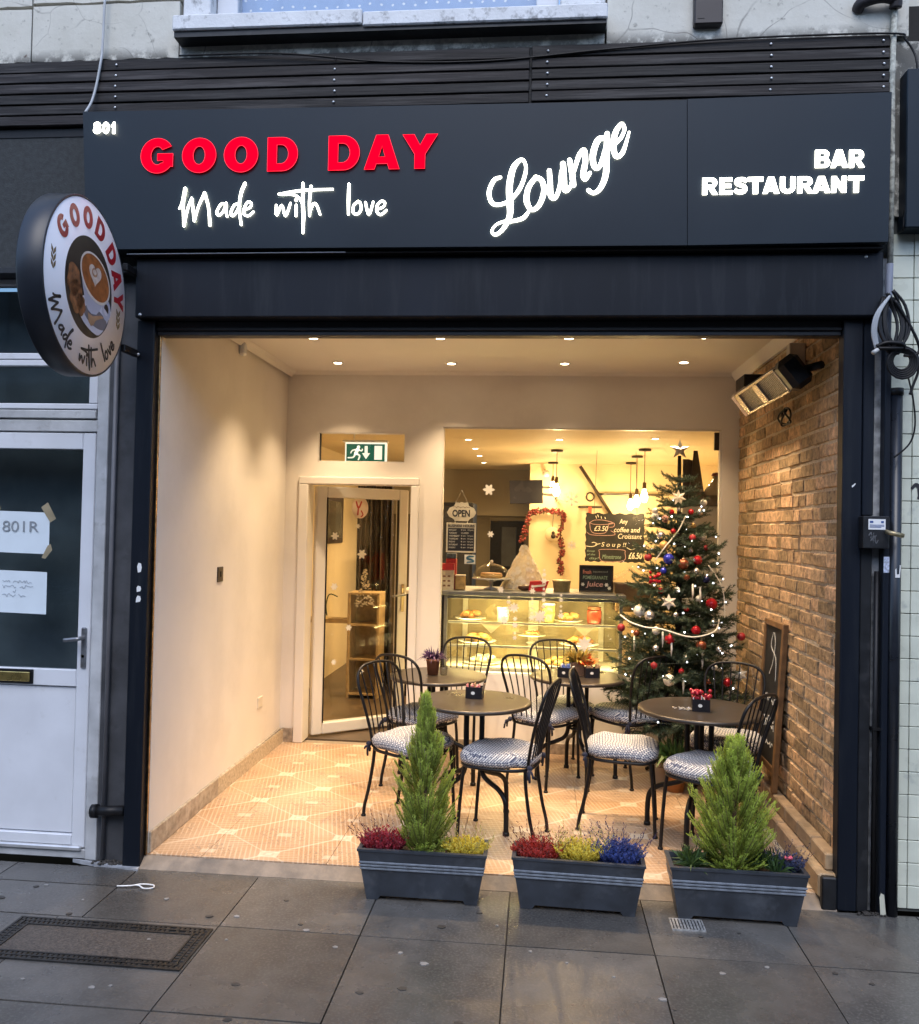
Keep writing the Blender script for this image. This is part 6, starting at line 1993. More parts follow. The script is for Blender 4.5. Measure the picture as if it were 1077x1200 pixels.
def make_chair():
    t = thing('cafe_chair', '', 'chair', (0, 0, 0), 'black spindle back cafe chairs')
    obj('seat_cushion', cushion(), FABRIC, t, world=False)
    ringp = []
    for k in range(36):
        a_ = 2 * PI * k / 36
        c_, s_ = math.cos(a_), math.sin(a_)
        e = 2 / 3.2
        ringp.append((0.188 * math.copysign(abs(c_) ** e, c_), (0.182 + 0.018 * c_) * math.copysign(abs(s_) ** e, s_), 0.386))
    obj('seat_frame', MB().tube(ringp, 0.009, 8, closed=True), CHM, t, world=False)
    for s_ in (-1, 1):
        # front legs: nearly straight with a small outward foot
        pth = catmull([(0.155, s_ * 0.150, 0.384), (0.166, s_ * 0.152, 0.30), (0.178, s_ * 0.153, 0.15), (0.186, s_ * 0.154, 0.0)], 6)
        obj('leg', MB().tube(pth, 0.0095, 8).lathe([(0.010, 0.012), (0.014, 0.008), (0.014, 0.0), (0, 0)], 10, Matrix.Translation((0.186, s_ * 0.154, 0))), CHM, t, world=False)
        pth = catmull([(-0.160, s_ * 0.125, 0.386), (-0.166, s_ * 0.128, 0.30), (-0.188, s_ * 0.135, 0.16), (-0.212, s_ * 0.140, 0.06), (-0.218, s_ * 0.141, 0.0)], 6)
        obj('leg', MB().tube(pth, 0.0095, 8).lathe([(0.010, 0.012), (0.014, 0.008), (0.014, 0.0), (0, 0)], 10, Matrix.Translation((-0.218, s_ * 0.141, 0))), CHM, t, world=False)
        kn = MB()
        rr = random.Random(3 + s_)
        for q in range(5):
            a_ = rr.uniform(0, 2 * PI)
            kn.tube([(-0.182, s_ * 0.14, 0.40), (-0.195 + .01 * math.cos(a_), s_ * 0.15 + .02 * math.sin(a_), 0.39), (-0.20 + .02 * math.cos(a_), s_ * 0.15 + .03 * math.sin(a_), 0.34 + .02 * q * .5)], 0.006, 5)
        kn.ball((-0.188, s_ * 0.142, 0.402), 0.016, 8, 6)
        obj('tie', kn, pm('tie_navy' + str(s_), (0.02, 0.022, 0.04), 0.9, noise=60, amt=0.4), t, world=False)
    # hoop back: fans out upwards, leans backwards
    hp = [(-0.172, 0.125, 0.386), (-0.190, 0.140, 0.50), (-0.218, 0.160, 0.62), (-0.246, 0.172, 0.71), (-0.266, 0.160, 0.775), (-0.279, 0.115, 0.812), (-0.284, 0.055, 0.824)]
    full = hp + [(-0.285, 0.0, 0.827)] + [(a_, -b_, c_) for a_, b_, c_ in hp[::-1]]
    obj('back_hoop', MB().tube(catmull(full, 5), 0.0085, 8), CHM, t, world=False)
    for k in range(6):
        f_ = (k - 2.5) / 2.5
        yb, yt = 0.088 * f_, 0.128 * f_
        zt = 0.824 - 0.022 * f_ ** 4
        pth = catmull([(-0.180 + 0.006 * (1 - f_ * f_) * -1, yb, 0.386), (-0.222, yb + (yt - yb) * .45, 0.60), (-0.280, yt, zt)], 5)
        obj('spindle', MB().tube(pth, 0.0042, 6), CHM, t, world=False)
    return t


chair0 = make_chair()
CH_SPOTS = [
    (1.185, 0.750, -33, 'black cafe chair with seat half hidden by the taller conifer, leftmost chair'),
    (1.690, 0.570, 166, 'black cafe chair seen side on in front of the front left table'),
    (1.150, 1.420, 60, 'black cafe chair turned away, behind the leftmost chair'),
    (1.335, 1.850, -98, 'black cafe chair facing out behind the table with the purple potted plant'),
    (1.920, 1.590, 60, 'black cafe chair turned away between the two middle tables'),
    (2.045, 1.880, -76, 'black cafe chair facing out against the display fridge behind the middle table'),
    (2.455, 1.720, 125, 'black cafe chair with its back in front of the Christmas tree'),
    (2.335, 0.820, -8, 'black cafe chair seen side on in the middle, left of the right table'),
    (2.950, 1.090, -112, 'black cafe chair facing out behind the right table beside the menu board'),
    (2.745, 0.490, 140, 'black cafe chair nearest the brick wall, behind the shorter conifer'),
]
for i, (x, y, dg, lb) in enumerate(CH_SPOTS):
    if i == 0:
        chair0.location = (x, y, ZF)
        chair0.rotation_euler = (0, 0, R(dg))
        chair0['label'] = lb
    else:
        dup(chair0, (x, y, ZF), R(dg), lb)

# ------------------------------------------------------------------ tables
TOPM = pm('bronze_table_top', (0.055, 0.043, 0.033), 0.30, metal=0.35, noise=5, amt=0.25, rvar=0.08, bump=0.04, bscale=40)


def make_table():
    t = thing('bistro_table', '', 'table', (0, 0, 0), 'round bronze bistro tables')
    r = 0.31
    obj('table_top', MB().lathe([(0.0, 0.640), (r - .02, 0.640), (r - .004, 0.643), (r, 0.650), (r - .002, 0.660), (r - .010, 0.664), (r - .02, 0.6635), (0.0, 0.6635)], 64), TOPM, t, world=False)
    obj('hub', MB().lathe([(0.0, 0.625), (0.10, 0.625), (0.10, 0.6395), (0.0, 0.6395)], 24), CHM, t, world=False)
    obj('brace', MB().tube([(0.052 * math.cos(k * PI / 8), 0.052 * math.sin(k * PI / 8), 0.33) for k in range(16)], 0.008, 6, closed=True), CHM, t, world=False)
    for k in range(4):
        a_ = k * PI / 2
        c_, s_ = math.cos(a_), math.sin(a_)
        pr = [(0.060, 0.624), (0.060, 0.50), (0.058, 0.38), (0.062, 0.31), (0.085, 0.268), (0.14, 0.243), (0.20, 0.222), (0.245, 0.182), (0.258, 0.12), (0.260, 0.0)]
        pth = catmull([(q[0] * c_, q[0] * s_, q[1]) for q in pr], 4)
        obj('leg', MB().tube(pth, 0.0135, 10).lathe([(0.014, 0.02), (0.018, 0.014), (0.018, 0.0), (0, 0)], 10, Matrix.Translation((0.26 * c_, 0.26 * s_, 0))), CHM, t, world=False)
    return t


table0 = make_table()
T_SPOTS = [(1.530, 0.740, 0.714, 1.0, -43, 'round bronze table nearest the taller conifer, with a sugar box'),
           (1.238, 1.490, 0.714, 1.0, -20, 'round bronze table at back left with a purple potted plant'),
           (2.130, 1.650, 0.714, 1.0, 12, 'round bronze table at back centre before the display fridge'),
           (2.735, 0.750, 0.717, 1.05, -22, 'round bronze table at right before the Christmas tree')]
for i, (x, y, zt, s_, dg, lb) in enumerate(T_SPOTS):
    o = table0 if i == 0 else dup(table0)
    o.location = (x, y, ZF)
    o.rotation_euler = (0, 0, R(dg))
    o.scale = (s_, s_, 1.0)
    o['label'] = lb
ZT = ZF + 0.6645


def sugar_box(x, y, rz, label, fill, with_logo=True):
    t = thing('sachet_box', label, 'sachet box', (x, y, ZT), 'small black sachet boxes on the tables', rz=rz)
    bm_ = MB()
    for (xa, xb, ya, yb) in ((-.046, .046, -.033, -.030), (-.046, .046, .030, .033), (-.046, -.043, -.0299, .0299), (.043, .046, -.0299, .0299)):
        bm_.box(xa, xb, ya, yb, 0.0, 0.062)
    bm_.box(-.0429, .0429, -.0299, .0299, 0.0, 0.004)
    obj('box', bm_, pm('box_black' + label[-3:], (0.010, 0.009, 0.012), 0.4), t, world=False)
    if with_logo:
        obj('emblem', MB().prism(disc(12, 0.011, -0.005, 0.030, 0.009), -0.0342, -0.0331, 'xz'), FLAKE, t, world=False)
    rr = random.Random(label)
    for k in range(9):
        xx = -0.036 + k * 0.009
        T_ = Matrix.Translation((xx, rr.uniform(-.004, .004), 0.005)) @ Matrix.Rotation(rr.uniform(-.25, .25), 4, 'Y') @ Matrix.Rotation(rr.uniform(-.1, .1), 4, 'X')
        obj('sachet', MB().box(-0.0025, 0.0025, -0.024, 0.024, 0.0, rr.uniform(.062, .080), T_), fill[k % len(fill)], t, world=False)
    return t


SPINK = pm('sachet_pink', (0.60, 0.22, 0.24), 0.6)
SBROWN = pm('sachet_brown', (0.34, 0.22, 0.13), 0.6)
SWHITE = pm('sachet_white', (0.7, 0.68, 0.64), 0.6)
SBLUE = pm('sachet_blue', (0.10, 0.16, 0.45), 0.6)
SRED = pm('sachet_red', (0.35, 0.02, 0.03), 0.5)
sugar_box(1.525, 0.800, R(-6), 'small black box of pink sachets on the front left table', [SPINK, SPINK, SBROWN])
sugar_box(2.050, 1.585, R(-18), 'small black box of blue sachets on the back centre table', [SBLUE, SBLUE, SWHITE])
sugar_box(2.215, 1.610, R(8), 'nearly empty small black box on the back centre table', [SBROWN])
t = sugar_box(2.730, 0.700, R(-4), 'small black box with red berry sprigs on the right table', [SRED, SWHITE, SRED])
bm_ = MB()
random.seed(14)
for k in range(26):
    bm_.ball((random.uniform(-.05, .05), random.uniform(-.03, .03), random.uniform(.065, .105)), random.uniform(.008, .013), 8, 5)
obj('berries', bm_, pm('red_glitter_berry', (0.40, 0.015, 0.03), 0.25), t, world=False, kind='stuff')
bm_ = MB()
for k in range(60):
    a_ = random.uniform(0, 2 * PI)
    r_ = 0.05 * math.sqrt(random.random())
    bm_.box(-.004, .004, -.003, .003, 0, .0015, Matrix.Translation((2.645 + r_ * 1.1 * math.cos(a_), 0.715 + r_ * .8 * math.sin(a_), ZT + .001 + random.uniform(0, .006))) @ Matrix.Rotation(random.uniform(0, 3), 4, 'Z') @ Matrix.Rotation(random.uniform(-.5, .5), 4, 'X'))
single('confetti_pile', bm_, pm('silver_confetti', (0.6, 0.58, 0.55), 0.3, metal=0.5, noise=200, amt=0.5), 'scatter of silver beads beside the berry box on the right table', 'beads')

# potted plants on tables
TERRA = pm('terracotta', (0.30, 0.12, 0.06), 0.8, noise=20, amt=0.25, bump=0.2)


def leafy(mb, n, rad, h, l, wd_, seed, droop=0.3, base=(0, 0, 0)):
    rr = random.Random(seed)
    for k in range(n):
        a_ = rr.uniform(0, 2 * PI)
        r_ = rad * math.sqrt(rr.random()) * .5
        el = rr.uniform(.25, 1.4)
        d = Vector((math.cos(a_) * math.cos(el), math.sin(a_) * math.cos(el), math.sin(el)))
        p0 = Vector(base) + Vector((r_ * math.cos(a_), r_ * math.sin(a_), rr.uniform(0, h * .3)))
        L_ = l * rr.uniform(.6, 1.2)
        m_ = p0 + d * L_ * .55
        e_ = p0 + d * L_ - Vector((0, 0, droop * L_ * math.cos(el)))
        sd = d.cross(Vector((rr.uniform(-1, 1), rr.uniform(-1, 1), rr.uniform(-.2, 1)))).normalized() * wd_ * rr.uniform(.7, 1.3)
        vv = rr.random()
        mb.add([p0 - sd * .4, p0 + sd * .4, m_ + sd, m_ - sd, e_], [(0, 1, 2, 3), (3, 2, 4)], var=vv)
    return mb


t = thing('potted_plant', 'small terracotta pot of purple leaved plant on the back left table', 'potted plant', (1.205, 1.490, ZT))
obj('pot', MB().lathe([(0.0, 0.0), (0.034, 0.0), (0.043, 0.085), (0.046, 0.086), (0.046, 0.10), (0.040, 0.10), (0.036, 0.088), (0, 0.088)], 20), TERRA, t, world=False)
obj('foliage', leafy(MB(), 130, 0.06, 0.06, 0.085, 0.004, 5, 0.5, (0, 0, 0.088)), pm('purple_leaf', (0.075, 0.03, 0.085), 0.5, rnd=0.6, noise=30), t, world=False)
single('water_glass', MB().lathe([(0.0, 0.0), (0.022, 0.0), (0.025, 0.06), (0.0235, 0.06), (0.021, 0.004), (0, 0.004)], 18, Matrix.Translation((1.275, 1.485, ZT))), glass_mat('tumbler', (0.9, 0.9, 0.88), 0, 1.5), 'small clear tumbler beside the purple plant', 'glass')
t = thing('potted_plant', 'square brown pot of orange and yellow leaves on the back centre table', 'potted plant', (2.125, 1.68, ZT))
obj('pot', MB().prism([(-.04, -.04), (.04, -.04), (.04, .04), (-.04, .04)], 0.0, 0.085, 'xy'), pm('basket_brown', (0.16, 0.085, 0.045), 0.7, noise=50, amt=0.4), t, world=False)
obj('foliage', leafy(MB(), 130, 0.09, 0.05, 0.10, 0.006, 9, 0.3, (0, 0, 0.08)), pm('yellow_leaf', (0.36, 0.26, 0.05), 0.5, rnd=0.5, noise=30), t, world=False)
obj('orange_flowers', leafy(MB(), 50, 0.07, 0.05, 0.08, 0.010, 10, 0.2, (0.06, -.01, 0.06)), pm('orange_leaf', (0.60, 0.16, 0.03), 0.5, rnd=0.4), t, world=False)
t = thing('potted_plant', 'terracotta pot of green leaves on the floor under the right table', 'potted plant', (2.735, 1.50, ZF))
obj('pot', MB().lathe([(0.0, 0.0), (0.05, 0.0), (0.07, 0.16), (0.075, 0.16), (0.075, 0.18), (0.065, 0.18), (0.06, 0.165), (0, 0.165)], 20), pm('glazed_terracotta', (0.42, 0.19, 0.07), 0.4, noise=12, amt=0.3), t, world=False)
obj('foliage', leafy(MB(), 160, 0.12, 0.08, 0.17, 0.010, 15, 0.5, (0, 0, 0.17)), pm('fern_green', (0.06, 0.12, 0.025), 0.5, rnd=0.5), t, world=False)

# ------------------------------------------------------------------ planters
PLM = pm('slate_planter', (0.030, 0.036, 0.046), 0.42, noise=9, amt=0.4, bump=0.15, bscale=50, col2=(0.075, 0.085, 0.10), n2=6, a2=0.40)
RIDGE = pm('planter_ridge', (0.15, 0.17, 0.20), 0.4, noise=30, amt=0.3)
SOIL = pm('potting_soil', (0.03, 0.02, 0.013), 0.95, noise=60, amt=0.5, bump=1.0, bscale=120)
PH = 0.218


def pl_half(z):
    f_ = z / PH
    return 0.245 + 0.038 * f_, 0.070 + 0.026 * f_


def make_planter():
    t = thing('planter', '', 'planter', (0, 0, 0), 'slate grey trough planters on the pavement')
    vs, fs = [], []

    def ringv(hx, hy, z):
        o_ = len(vs)
        vs.extend([(-hx, -hy, z), (hx, -hy, z), (hx, hy, z), (-hx, hy, z)])
        return o_
    lv = [(0.018, 0), (0.175, 0), (PH, 0)]
    rings = [ringv(*pl_half(z), z) for z, _ in lv]
    hx, hy = pl_half(PH)
    rings.append(ringv(hx + 0.004, hy + 0.004, PH))
    rings.append(ringv(hx + 0.004, hy + 0.004, PH + 0.010))
    rings.append(ringv(hx - 0.014, hy - 0.014, PH + 0.010))
    ix, iy = pl_half(0.17)
    rings.append(ringv(ix - 0.016, iy - 0.016, 0.17))
    for r0, r1 in zip(rings[:-1], rings[1:]):
        for k in range(4):
            fs.append((r0 + k, r0 + (k + 1) % 4, r1 + (k + 1) % 4, r1 + k))
    fs.append((rings[0] + 3, rings[0] + 2, rings[0] + 1, rings[0]))
    obj('box', MB().add(vs, fs), PLM, t, world=False)
    for (xa, xb) in ((-0.245, -0.195), (0.195, 0.245)):
        obj('foot', MB().add([(xa, -.0705, 0), (xb, -.0705, 0), (xb, .0705, 0), (xa, .0705, 0), (xa - .002 if xa < 0 else xa - .012, -.072, .018), (xb + .012 if xa < 0 else xb + .002, -.072, .018), (xb + .012 if xa < 0 else xb + .002, .072, .018), (xa - .002 if xa < 0 else xa - .012, .072, .018)],
                             [(0, 3, 2, 1), (0, 1, 5, 4), (1, 2, 6, 5), (2, 3, 7, 6), (3, 0, 4, 7)]), PLM, t, world=False)
    for k in range(3):
        zz = 0.142 + 0.0135 * k
        hx, hy = pl_half(zz)
        rg_ = [(-hx - .002, -hy - .002, zz), (hx + .002, -hy - .002, zz), (hx + .002, hy + .002, zz), (-hx - .002, hy + .002, zz)]
        obj('ridge', MB().tube(rg_, 0.0052, 6, closed=True, smooth=False), RIDGE, t, world=False)
    sx, sy = pl_half(0.19)
    m_ = MB()
    nx, ny = 24, 8
    vs2, fs2 = [], []
    rr = random.Random(2)
    for i in range(nx + 1):
        for j in range(ny + 1):
            vs2.append((-(sx - .017) + 2 * (sx - .017) * i / nx, -(sy - .017) + 2 * (sy - .017) * j / ny, 0.188 + rr.uniform(-.006, .006)))
    for i in range(nx):
        for j in range(ny):
            a_ = i * (ny + 1) + j
            fs2.append((a_, a_ + ny + 1, a_ + ny + 2, a_ + 1))
    obj('soil', m_.add(vs2, fs2, smooth=True), SOIL, t, world=False, kind='stuff')
    return t


pl0 = make_planter()
P_SPOTS = [(1.377, -0.105, 0.0, 'slate grey trough planter with tall narrow conifer, red and yellow heather'),
           (2.060, -0.110, -0.035, 'slate grey trough planter with red, yellow and blue heather only'),
           (2.733, -0.112, -0.010, 'slate grey trough planter with short broad conifer, nearest the right post')]
for i, (x, y, rz, lb) in enumerate(P_SPOTS):
    o = pl0 if i == 0 else dup(pl0)
    o.location = (x, y, 0.001)
    o.rotation_euler = (0, 0, rz)
    o['label'] = lb

ZS = 0.188


def conifer(name, label, x, y, hw, hd_, h, col, n, seed, shape, tip=0.5):
    """feathery upright conifer: many fronds of small scale-leaf blades, denser towards the outside"""
    t = thing(name, label, 'conifer', (x, y, ZS))
    rr = random.Random(seed)
    m_ = MB()
    twig = MB()
    for k in range(n):
        f_ = (k + rr.random()) / n
        f_ = f_ ** 1.2
        prof = next(r0 + (r1 - r0) * (f_ - f0) / (f1 - f0) for (f0, r0), (f1, r1) in zip(shape[:-1], shape[1:]) if f_ <= f1)
        a_ = k * 2.39996 + rr.uniform(-.5, .5)
        reach = prof * rr.uniform(.62, 1.12)
        out = Vector((math.cos(a_), math.sin(a_), 0))
        tipv = Vector((reach * hw * math.cos(a_), reach * hd_ * math.sin(a_), min(h * 1.01, f_ * h * .90 + rr.uniform(.05, .12))))
        root = Vector((0, 0, max(0.0, tipv.z - 0.12 - .35 * reach * hw)))
        if f_ < .10 and rr.random() < .4:
            tipv.z *= .45
        midp = (root + tipv) / 2 + out * 0.018 - Vector((0, 0, 0.012))
        pth = [(root * (1 - q) * (1 - q) + midp * 2 * q * (1 - q) + tipv * q * q) for q in [i / 6 for i in range(7)]]
        twig.tube(pth[2:], 0.0016, 4)
        side0 = out.cross(Vector((0, 0, 1)))
        pn = (side0 + Vector((rr.uniform(-.7, .7), rr.uniform(-.7, .7), rr.uniform(-.3, .3)))).normalized()
        tone = rr.uniform(.72, 1.08)
        for i in range(15):
            q = 0.34 + 0.66 * (i + rr.random() * .6) / 15
            p0 = root * (1 - q) * (1 - q) + midp * 2 * q * (1 - q) + tipv * q * q
            d0 = ((midp - root) * (1 - q) + (tipv - midp) * q).normalized()
            for s_ in (-1, 1):
                d = (d0 * rr.uniform(.8, 1.1) + pn * s_ * rr.uniform(.35, .7) + Vector((rr.uniform(-.15, .15), rr.uniform(-.15, .15), rr.uniform(0, .25)))).normalized()
                L_ = rr.uniform(.026, .052) * (1.15 - .55 * q)
                vv = max(0.02, min(.999, (.18 + .82 * q * q) * tone * rr.uniform(.8, 1.1)))  # blades near the branch root coloured darker, self-shadow painted into the foliage
                nb = 5
                for b_ in range(nb):
                    fb_ = (b_ + .3) / nb
                    c_ = p0 + d * (L_ * fb_)
                    for s2 in (-1, 1):
                        bd = (d + pn * s2 * .55 + Vector((rr.uniform(-.2, .2), rr.uniform(-.2, .2), rr.uniform(-.1, .2)))).normalized()
                        bl = L_ * .36 * (1.2 - .6 * fb_)
                        nn_ = bd.cross(Vector((rr.uniform(-1, 1), rr.uniform(-1, 1), rr.uniform(-1, 1)))).normalized() * 0.0019
                        m_.add([c_ - nn_ * .6, c_ + nn_ * .6, c_ + bd * bl * .6 + nn_, c_ + bd * bl], [(0, 1, 2, 3)], var=min(.999, vv * (.75 + .4 * fb_)))
    obj('twigs', twig, pm('conifer_twig' + str(seed), (0.12, 0.10, 0.04), 0.8), t, world=False, kind='stuff')
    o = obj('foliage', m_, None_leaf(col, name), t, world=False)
    tr = MB().tube([(0, 0, -0.01), (0.004, 0, h * .4), (0, 0.002, h * .85)], 0.012, 8, rads=[0.014, 0.009, 0.003])
    obj('trunk', tr, pm('conifer_stem' + str(seed), (0.10, 0.06, 0.03), 0.8), t, world=False)
    return t


def None_leaf(col, name, hi=None):
    """leaf colour runs from a darkened tone to the full tip colour by the blade's own 'var' value"""
    g_ = NG('leaf_' + name)
    at = g_.N.new('ShaderNodeAttribute')
    at.attribute_name = 'var'
    f_ = at.outputs['Fac']
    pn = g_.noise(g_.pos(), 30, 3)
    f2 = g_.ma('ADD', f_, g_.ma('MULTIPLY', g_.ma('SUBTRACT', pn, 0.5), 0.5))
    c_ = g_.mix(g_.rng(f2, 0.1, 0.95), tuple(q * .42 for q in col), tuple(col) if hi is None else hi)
    g_.L.new(c_, g_.b.inputs['Base Color'])
    g_.b.inputs['Roughness'].default_value = 0.55
    tl = g_.N.new('ShaderNodeBsdfTranslucent')
    g_.L.new(c_, tl.inputs['Color'])
    mx_ = g_.N.new('ShaderNodeMixShader')
    mx_.inputs[0].default_value = 0.40
    g_.L.new(g_.b.outputs[0], mx_.inputs[1])
    g_.L.new(tl.outputs[0], mx_.inputs[2])
    g_.L.new(mx_.outputs[0], g_.N['Material Output'].inputs[0])
    return g_.m


conifer('conifer', 'tall narrow feathery green conifer growing in the left planter', 1.373, -0.10, 0.162, 0.125, 0.70, (0.55, 0.67, 0.13), 230, 3, [(0, .55), (.1, .80), (.3, 1.0), (.5, .78), (.7, .42), (.85, .24), (1, .06)])
conifer('conifer', 'short broad bright green conifer growing in the right planter', 2.728, -0.10, 0.190, 0.14, 0.565, (0.57, 0.70, 0.125), 240, 8, [(0, .62), (.1, .85), (.3, 1.0), (.5, .86), (.75, .52), (.9, .32), (1, .10)])


def heather(label, x, y, hw, hd_, h, col, tipc, seed, n=210, name='heather'):
    h *= 1.12
    t = thing(name, label, 'heather', (x, y, ZS + 0.012), 'heathers in the trough planters')
    rr = random.Random(seed)
    m_, m2 = MB(), MB()
    for k in range(n):
        a_ = rr.uniform(0, 2 * PI)
        q = math.sqrt(rr.random())
        p0 = Vector((q * hw * .8 * math.cos(a_), q * hd_ * .8 * math.sin(a_), -0.008))
        lean = Vector((math.cos(a_) * q * .9, math.sin(a_) * q * .6, 1.0)).normalized()
        L_ = h * rr.uniform(.38, .60) * (1.10 - .30 * q)
        spike = rr.random() < .17
        if spike:
            L_ = h * rr.uniform(.7, 1.05)
        ns = int(L_ / 0.0055)
        for b_ in range(ns):
            f_ = (b_ + .5) / ns
            c_ = p0 + lean * L_ * f_ + Vector((0.004 * math.sin(b_ * .5 + k), 0.004 * math.cos(b_ * .4 + k), 0))
            an = b_ * 2.4 + k
            bd = (Vector((math.cos(an), math.sin(an), 0)) * .8 + lean * .9).normalized()
            bl = (0.011 if spike else 0.019) * (1.1 - .5 * f_)
            sd = bd.cross(lean).normalized() * (0.0032 if spike else 0.0046)
            tgt = m2 if (f_ > .55 and spike) else m_
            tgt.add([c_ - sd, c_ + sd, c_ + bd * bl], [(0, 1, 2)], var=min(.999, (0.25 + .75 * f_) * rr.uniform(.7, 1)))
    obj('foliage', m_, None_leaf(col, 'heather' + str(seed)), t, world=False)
    if m2.v:
        obj('tips', m2, None_leaf(tipc, 'heather_tip' + str(seed)), t, world=False, kind='stuff')
    return t


heather('dark red heather at the left end of the left planter', 1.195, -0.105, 0.085, 0.075, 0.155, (0.36, 0.022, 0.045), (0.09, 0.02, 0.035), 41)
heather('yellow heather at the right end of the left planter', 1.565, -0.105, 0.085, 0.075, 0.125, (0.72, 0.60, 0.07), (0.45, 0.40, 0.12), 42)
heather('dark red heather at the left end of the middle planter', 1.885, -0.105, 0.095, 0.075, 0.145, (0.40, 0.03, 0.022), (0.11, 0.025, 0.025), 43)
heather('yellow heather in the centre of the middle planter', 2.065, -0.105, 0.085, 0.075, 0.155, (0.74, 0.64, 0.08), (0.48, 0.44, 0.14), 44)
heather('vivid blue heather at the right end of the middle planter', 2.235, -0.105, 0.095, 0.075, 0.165, (0.035, 0.07, 0.30), (0.05, 0.04, 0.12), 45)
t = heather('small blue heather with a pink flower in the right planter', 2.955, -0.085, 0.060, 0.055, 0.135, (0.05, 0.07, 0.17), (0.04, 0.035, 0.09), 46, 90)
fl = MB()
for k in range(9):
    a_ = k * 2.4
    c_ = Vector((0.012 * math.cos(a_), -0.035 + 0.010 * math.sin(a_), 0.06 + .003 * (k % 3)))
    fl.ball(c_, 0.008, 7, 5, 0.7)
obj('pink_flower', fl, pm('petal_pink', (0.62, 0.10, 0.16), 0.5), t, world=False)


def spiky(label, x, y, rad, l, seed):
    t = thing('leafy_plant', label, 'plant', (x, y, ZS))
    m_ = MB()
    rr = random.Random(seed)
    for c_ in range(7):
        bx_, by_ = rr.uniform(-rad, rad) * .7, rr.uniform(-.05, .05)
        leafy(m_, 34, 0.03, 0.07, l, 0.0042, seed * 10 + c_, 0.25, (bx_, by_, rr.uniform(0, .03)))
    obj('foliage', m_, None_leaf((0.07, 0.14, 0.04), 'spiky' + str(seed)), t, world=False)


spiky('dark green narrow leaved plant left of the short conifer', 2.575, -0.10, 0.075, 0.085, 71)
spiky('dark green rosette plant right of the short conifer', 2.875, -0.11, 0.065, 0.080, 72)

# ------------------------------------------------------------------ Christmas tree
TX, TY = 2.785, 1.80
tree = thing('christmas_tree', 'decorated Christmas tree in the back right corner beside the brick wall', 'christmas tree', (TX, TY, ZF))
obj('trunk', MB().tube([(TX, TY, ZF), (TX + .006, TY, 0.8), (TX - .004, TY, 1.5), (TX - .01, TY, 2.16)], 0.02, 10, rads=[0.028, 0.024, 0.017, 0.012]), pm('fir_trunk', (0.020, 0.014, 0.010), 0.8, noise=40, amt=0.4, bump=0.6), tree)
st = MB()
for k in range(3):
    a_ = k * 2 * PI / 3 + .4
    st.tube([(TX, TY, 0.16), (TX + .12 * math.cos(a_), TY + .12 * math.sin(a_), 0.12), (TX + .22 * math.cos(a_), TY + .22 * math.sin(a_), 0.06)], 0.012, 8)
obj('stand', st, BLACKM, tree)
NEEDLE = None_leaf((0.060, 0.095, 0.055), 'fir_needle', hi=(0.095, 0.140, 0.085))


def bough_mesh(seed):
    rr = random.Random(seed)
    m_ = MB()
    m_.tube([(0, 0, 0), (0.5, 0, 0.02), (1.0, 0, 0.06)], 0.012, 5, rads=[0.014, 0.010, 0.004])
    tw = [((0.0, 0.0, 0.0), (1.0, 0.0, 0.06))]
    for k in range(5):
        f_ = 0.22 + 0.16 * k
        for s_ in (-1, 1):
            L_ = 0.50 * (1.08 - f_) + 0.10
            an = s_ * rr.uniform(.6, .9)
            tw.append(((f_, 0, 0.06 * f_), (f_ + L_ * math.cos(an), L_ * math.sin(an), 0.06 * f_ + rr.uniform(-.05, .10))))
    for (p0, p1) in tw:
        p0, p1 = Vector(p0), Vector(p1)
        d = p1 - p0
        L_ = d.length
        d.normalize()
        n_ = int(L_ / 0.013)
        u_ = d.cross(Vector((0, 0, 1))).normalized()
        w_ = d.cross(u_)
        for k in range(n_):
            f_ = (k + rr.random()) / n_
            if p0.length < .01 and f_ < .18:
                continue
            c_ = p0 + d * L_ * f_
            for q in range(3):
                an = rr.uniform(0, 2 * PI)
                o_ = (u_ * math.cos(an) + w_ * math.sin(an))
                nd = (o_ * .85 + d * rr.uniform(.5, 1.0)).normalized()
                ln = rr.uniform(.055, .085)
                sd = nd.cross(d).normalized() * 0.0065
                m_.add([c_ - sd, c_ + sd, c_ + nd * ln], [(0, 1, 2)], var=rr.random() * .99 + .005)
    return m_.mesh('bough')


BM = [bough_mesh(s_) for s_ in (1, 2, 3)]
for m_ in BM:
    m_.materials.append(NEEDLE)


def Rz(z):
    return 0.44 * max(0.02, (2.15 - z) / 1.75) ** 0.55 + 0.015


random.seed(77)
tiers = 19
for i in range(tiers):
    z = 0.40 + (1.98 - 0.40) * (i / (tiers - 1)) ** 0.94
    nb = 11 if i < 10 else (9 if i < 15 else 6)
    for k in range(nb):
        a_ = 2 * PI * (k + random.uniform(-.25, .25)) / nb + i * 1.1
        L_ = Rz(z) * random.uniform(.82, 1.15)
        tilt = R(random.uniform(-6, 12) + 14 * (i / tiers))
        M_ = Matrix.Translation((0, 0, z - ZF)) @ Matrix.Rotation(a_, 4, 'Z') @ Matrix.Rotation(-tilt, 4, 'Y') @ Matrix.Rotation(random.uniform(-.5, .5), 4, 'X') @ Matrix.Diagonal((L_, L_ * .95 + .03, L_ * .9 + .05, 1))
        o = bpy.data.objects.new('bough', BM[(i + k) % 3])
        COL.objects.link(o)
        o.parent = tree
        o.matrix_local = M_
for (xx, yy, zz) in ((0.09, -.05, 1.78), (-.08, -.06, 1.80)):
    pass

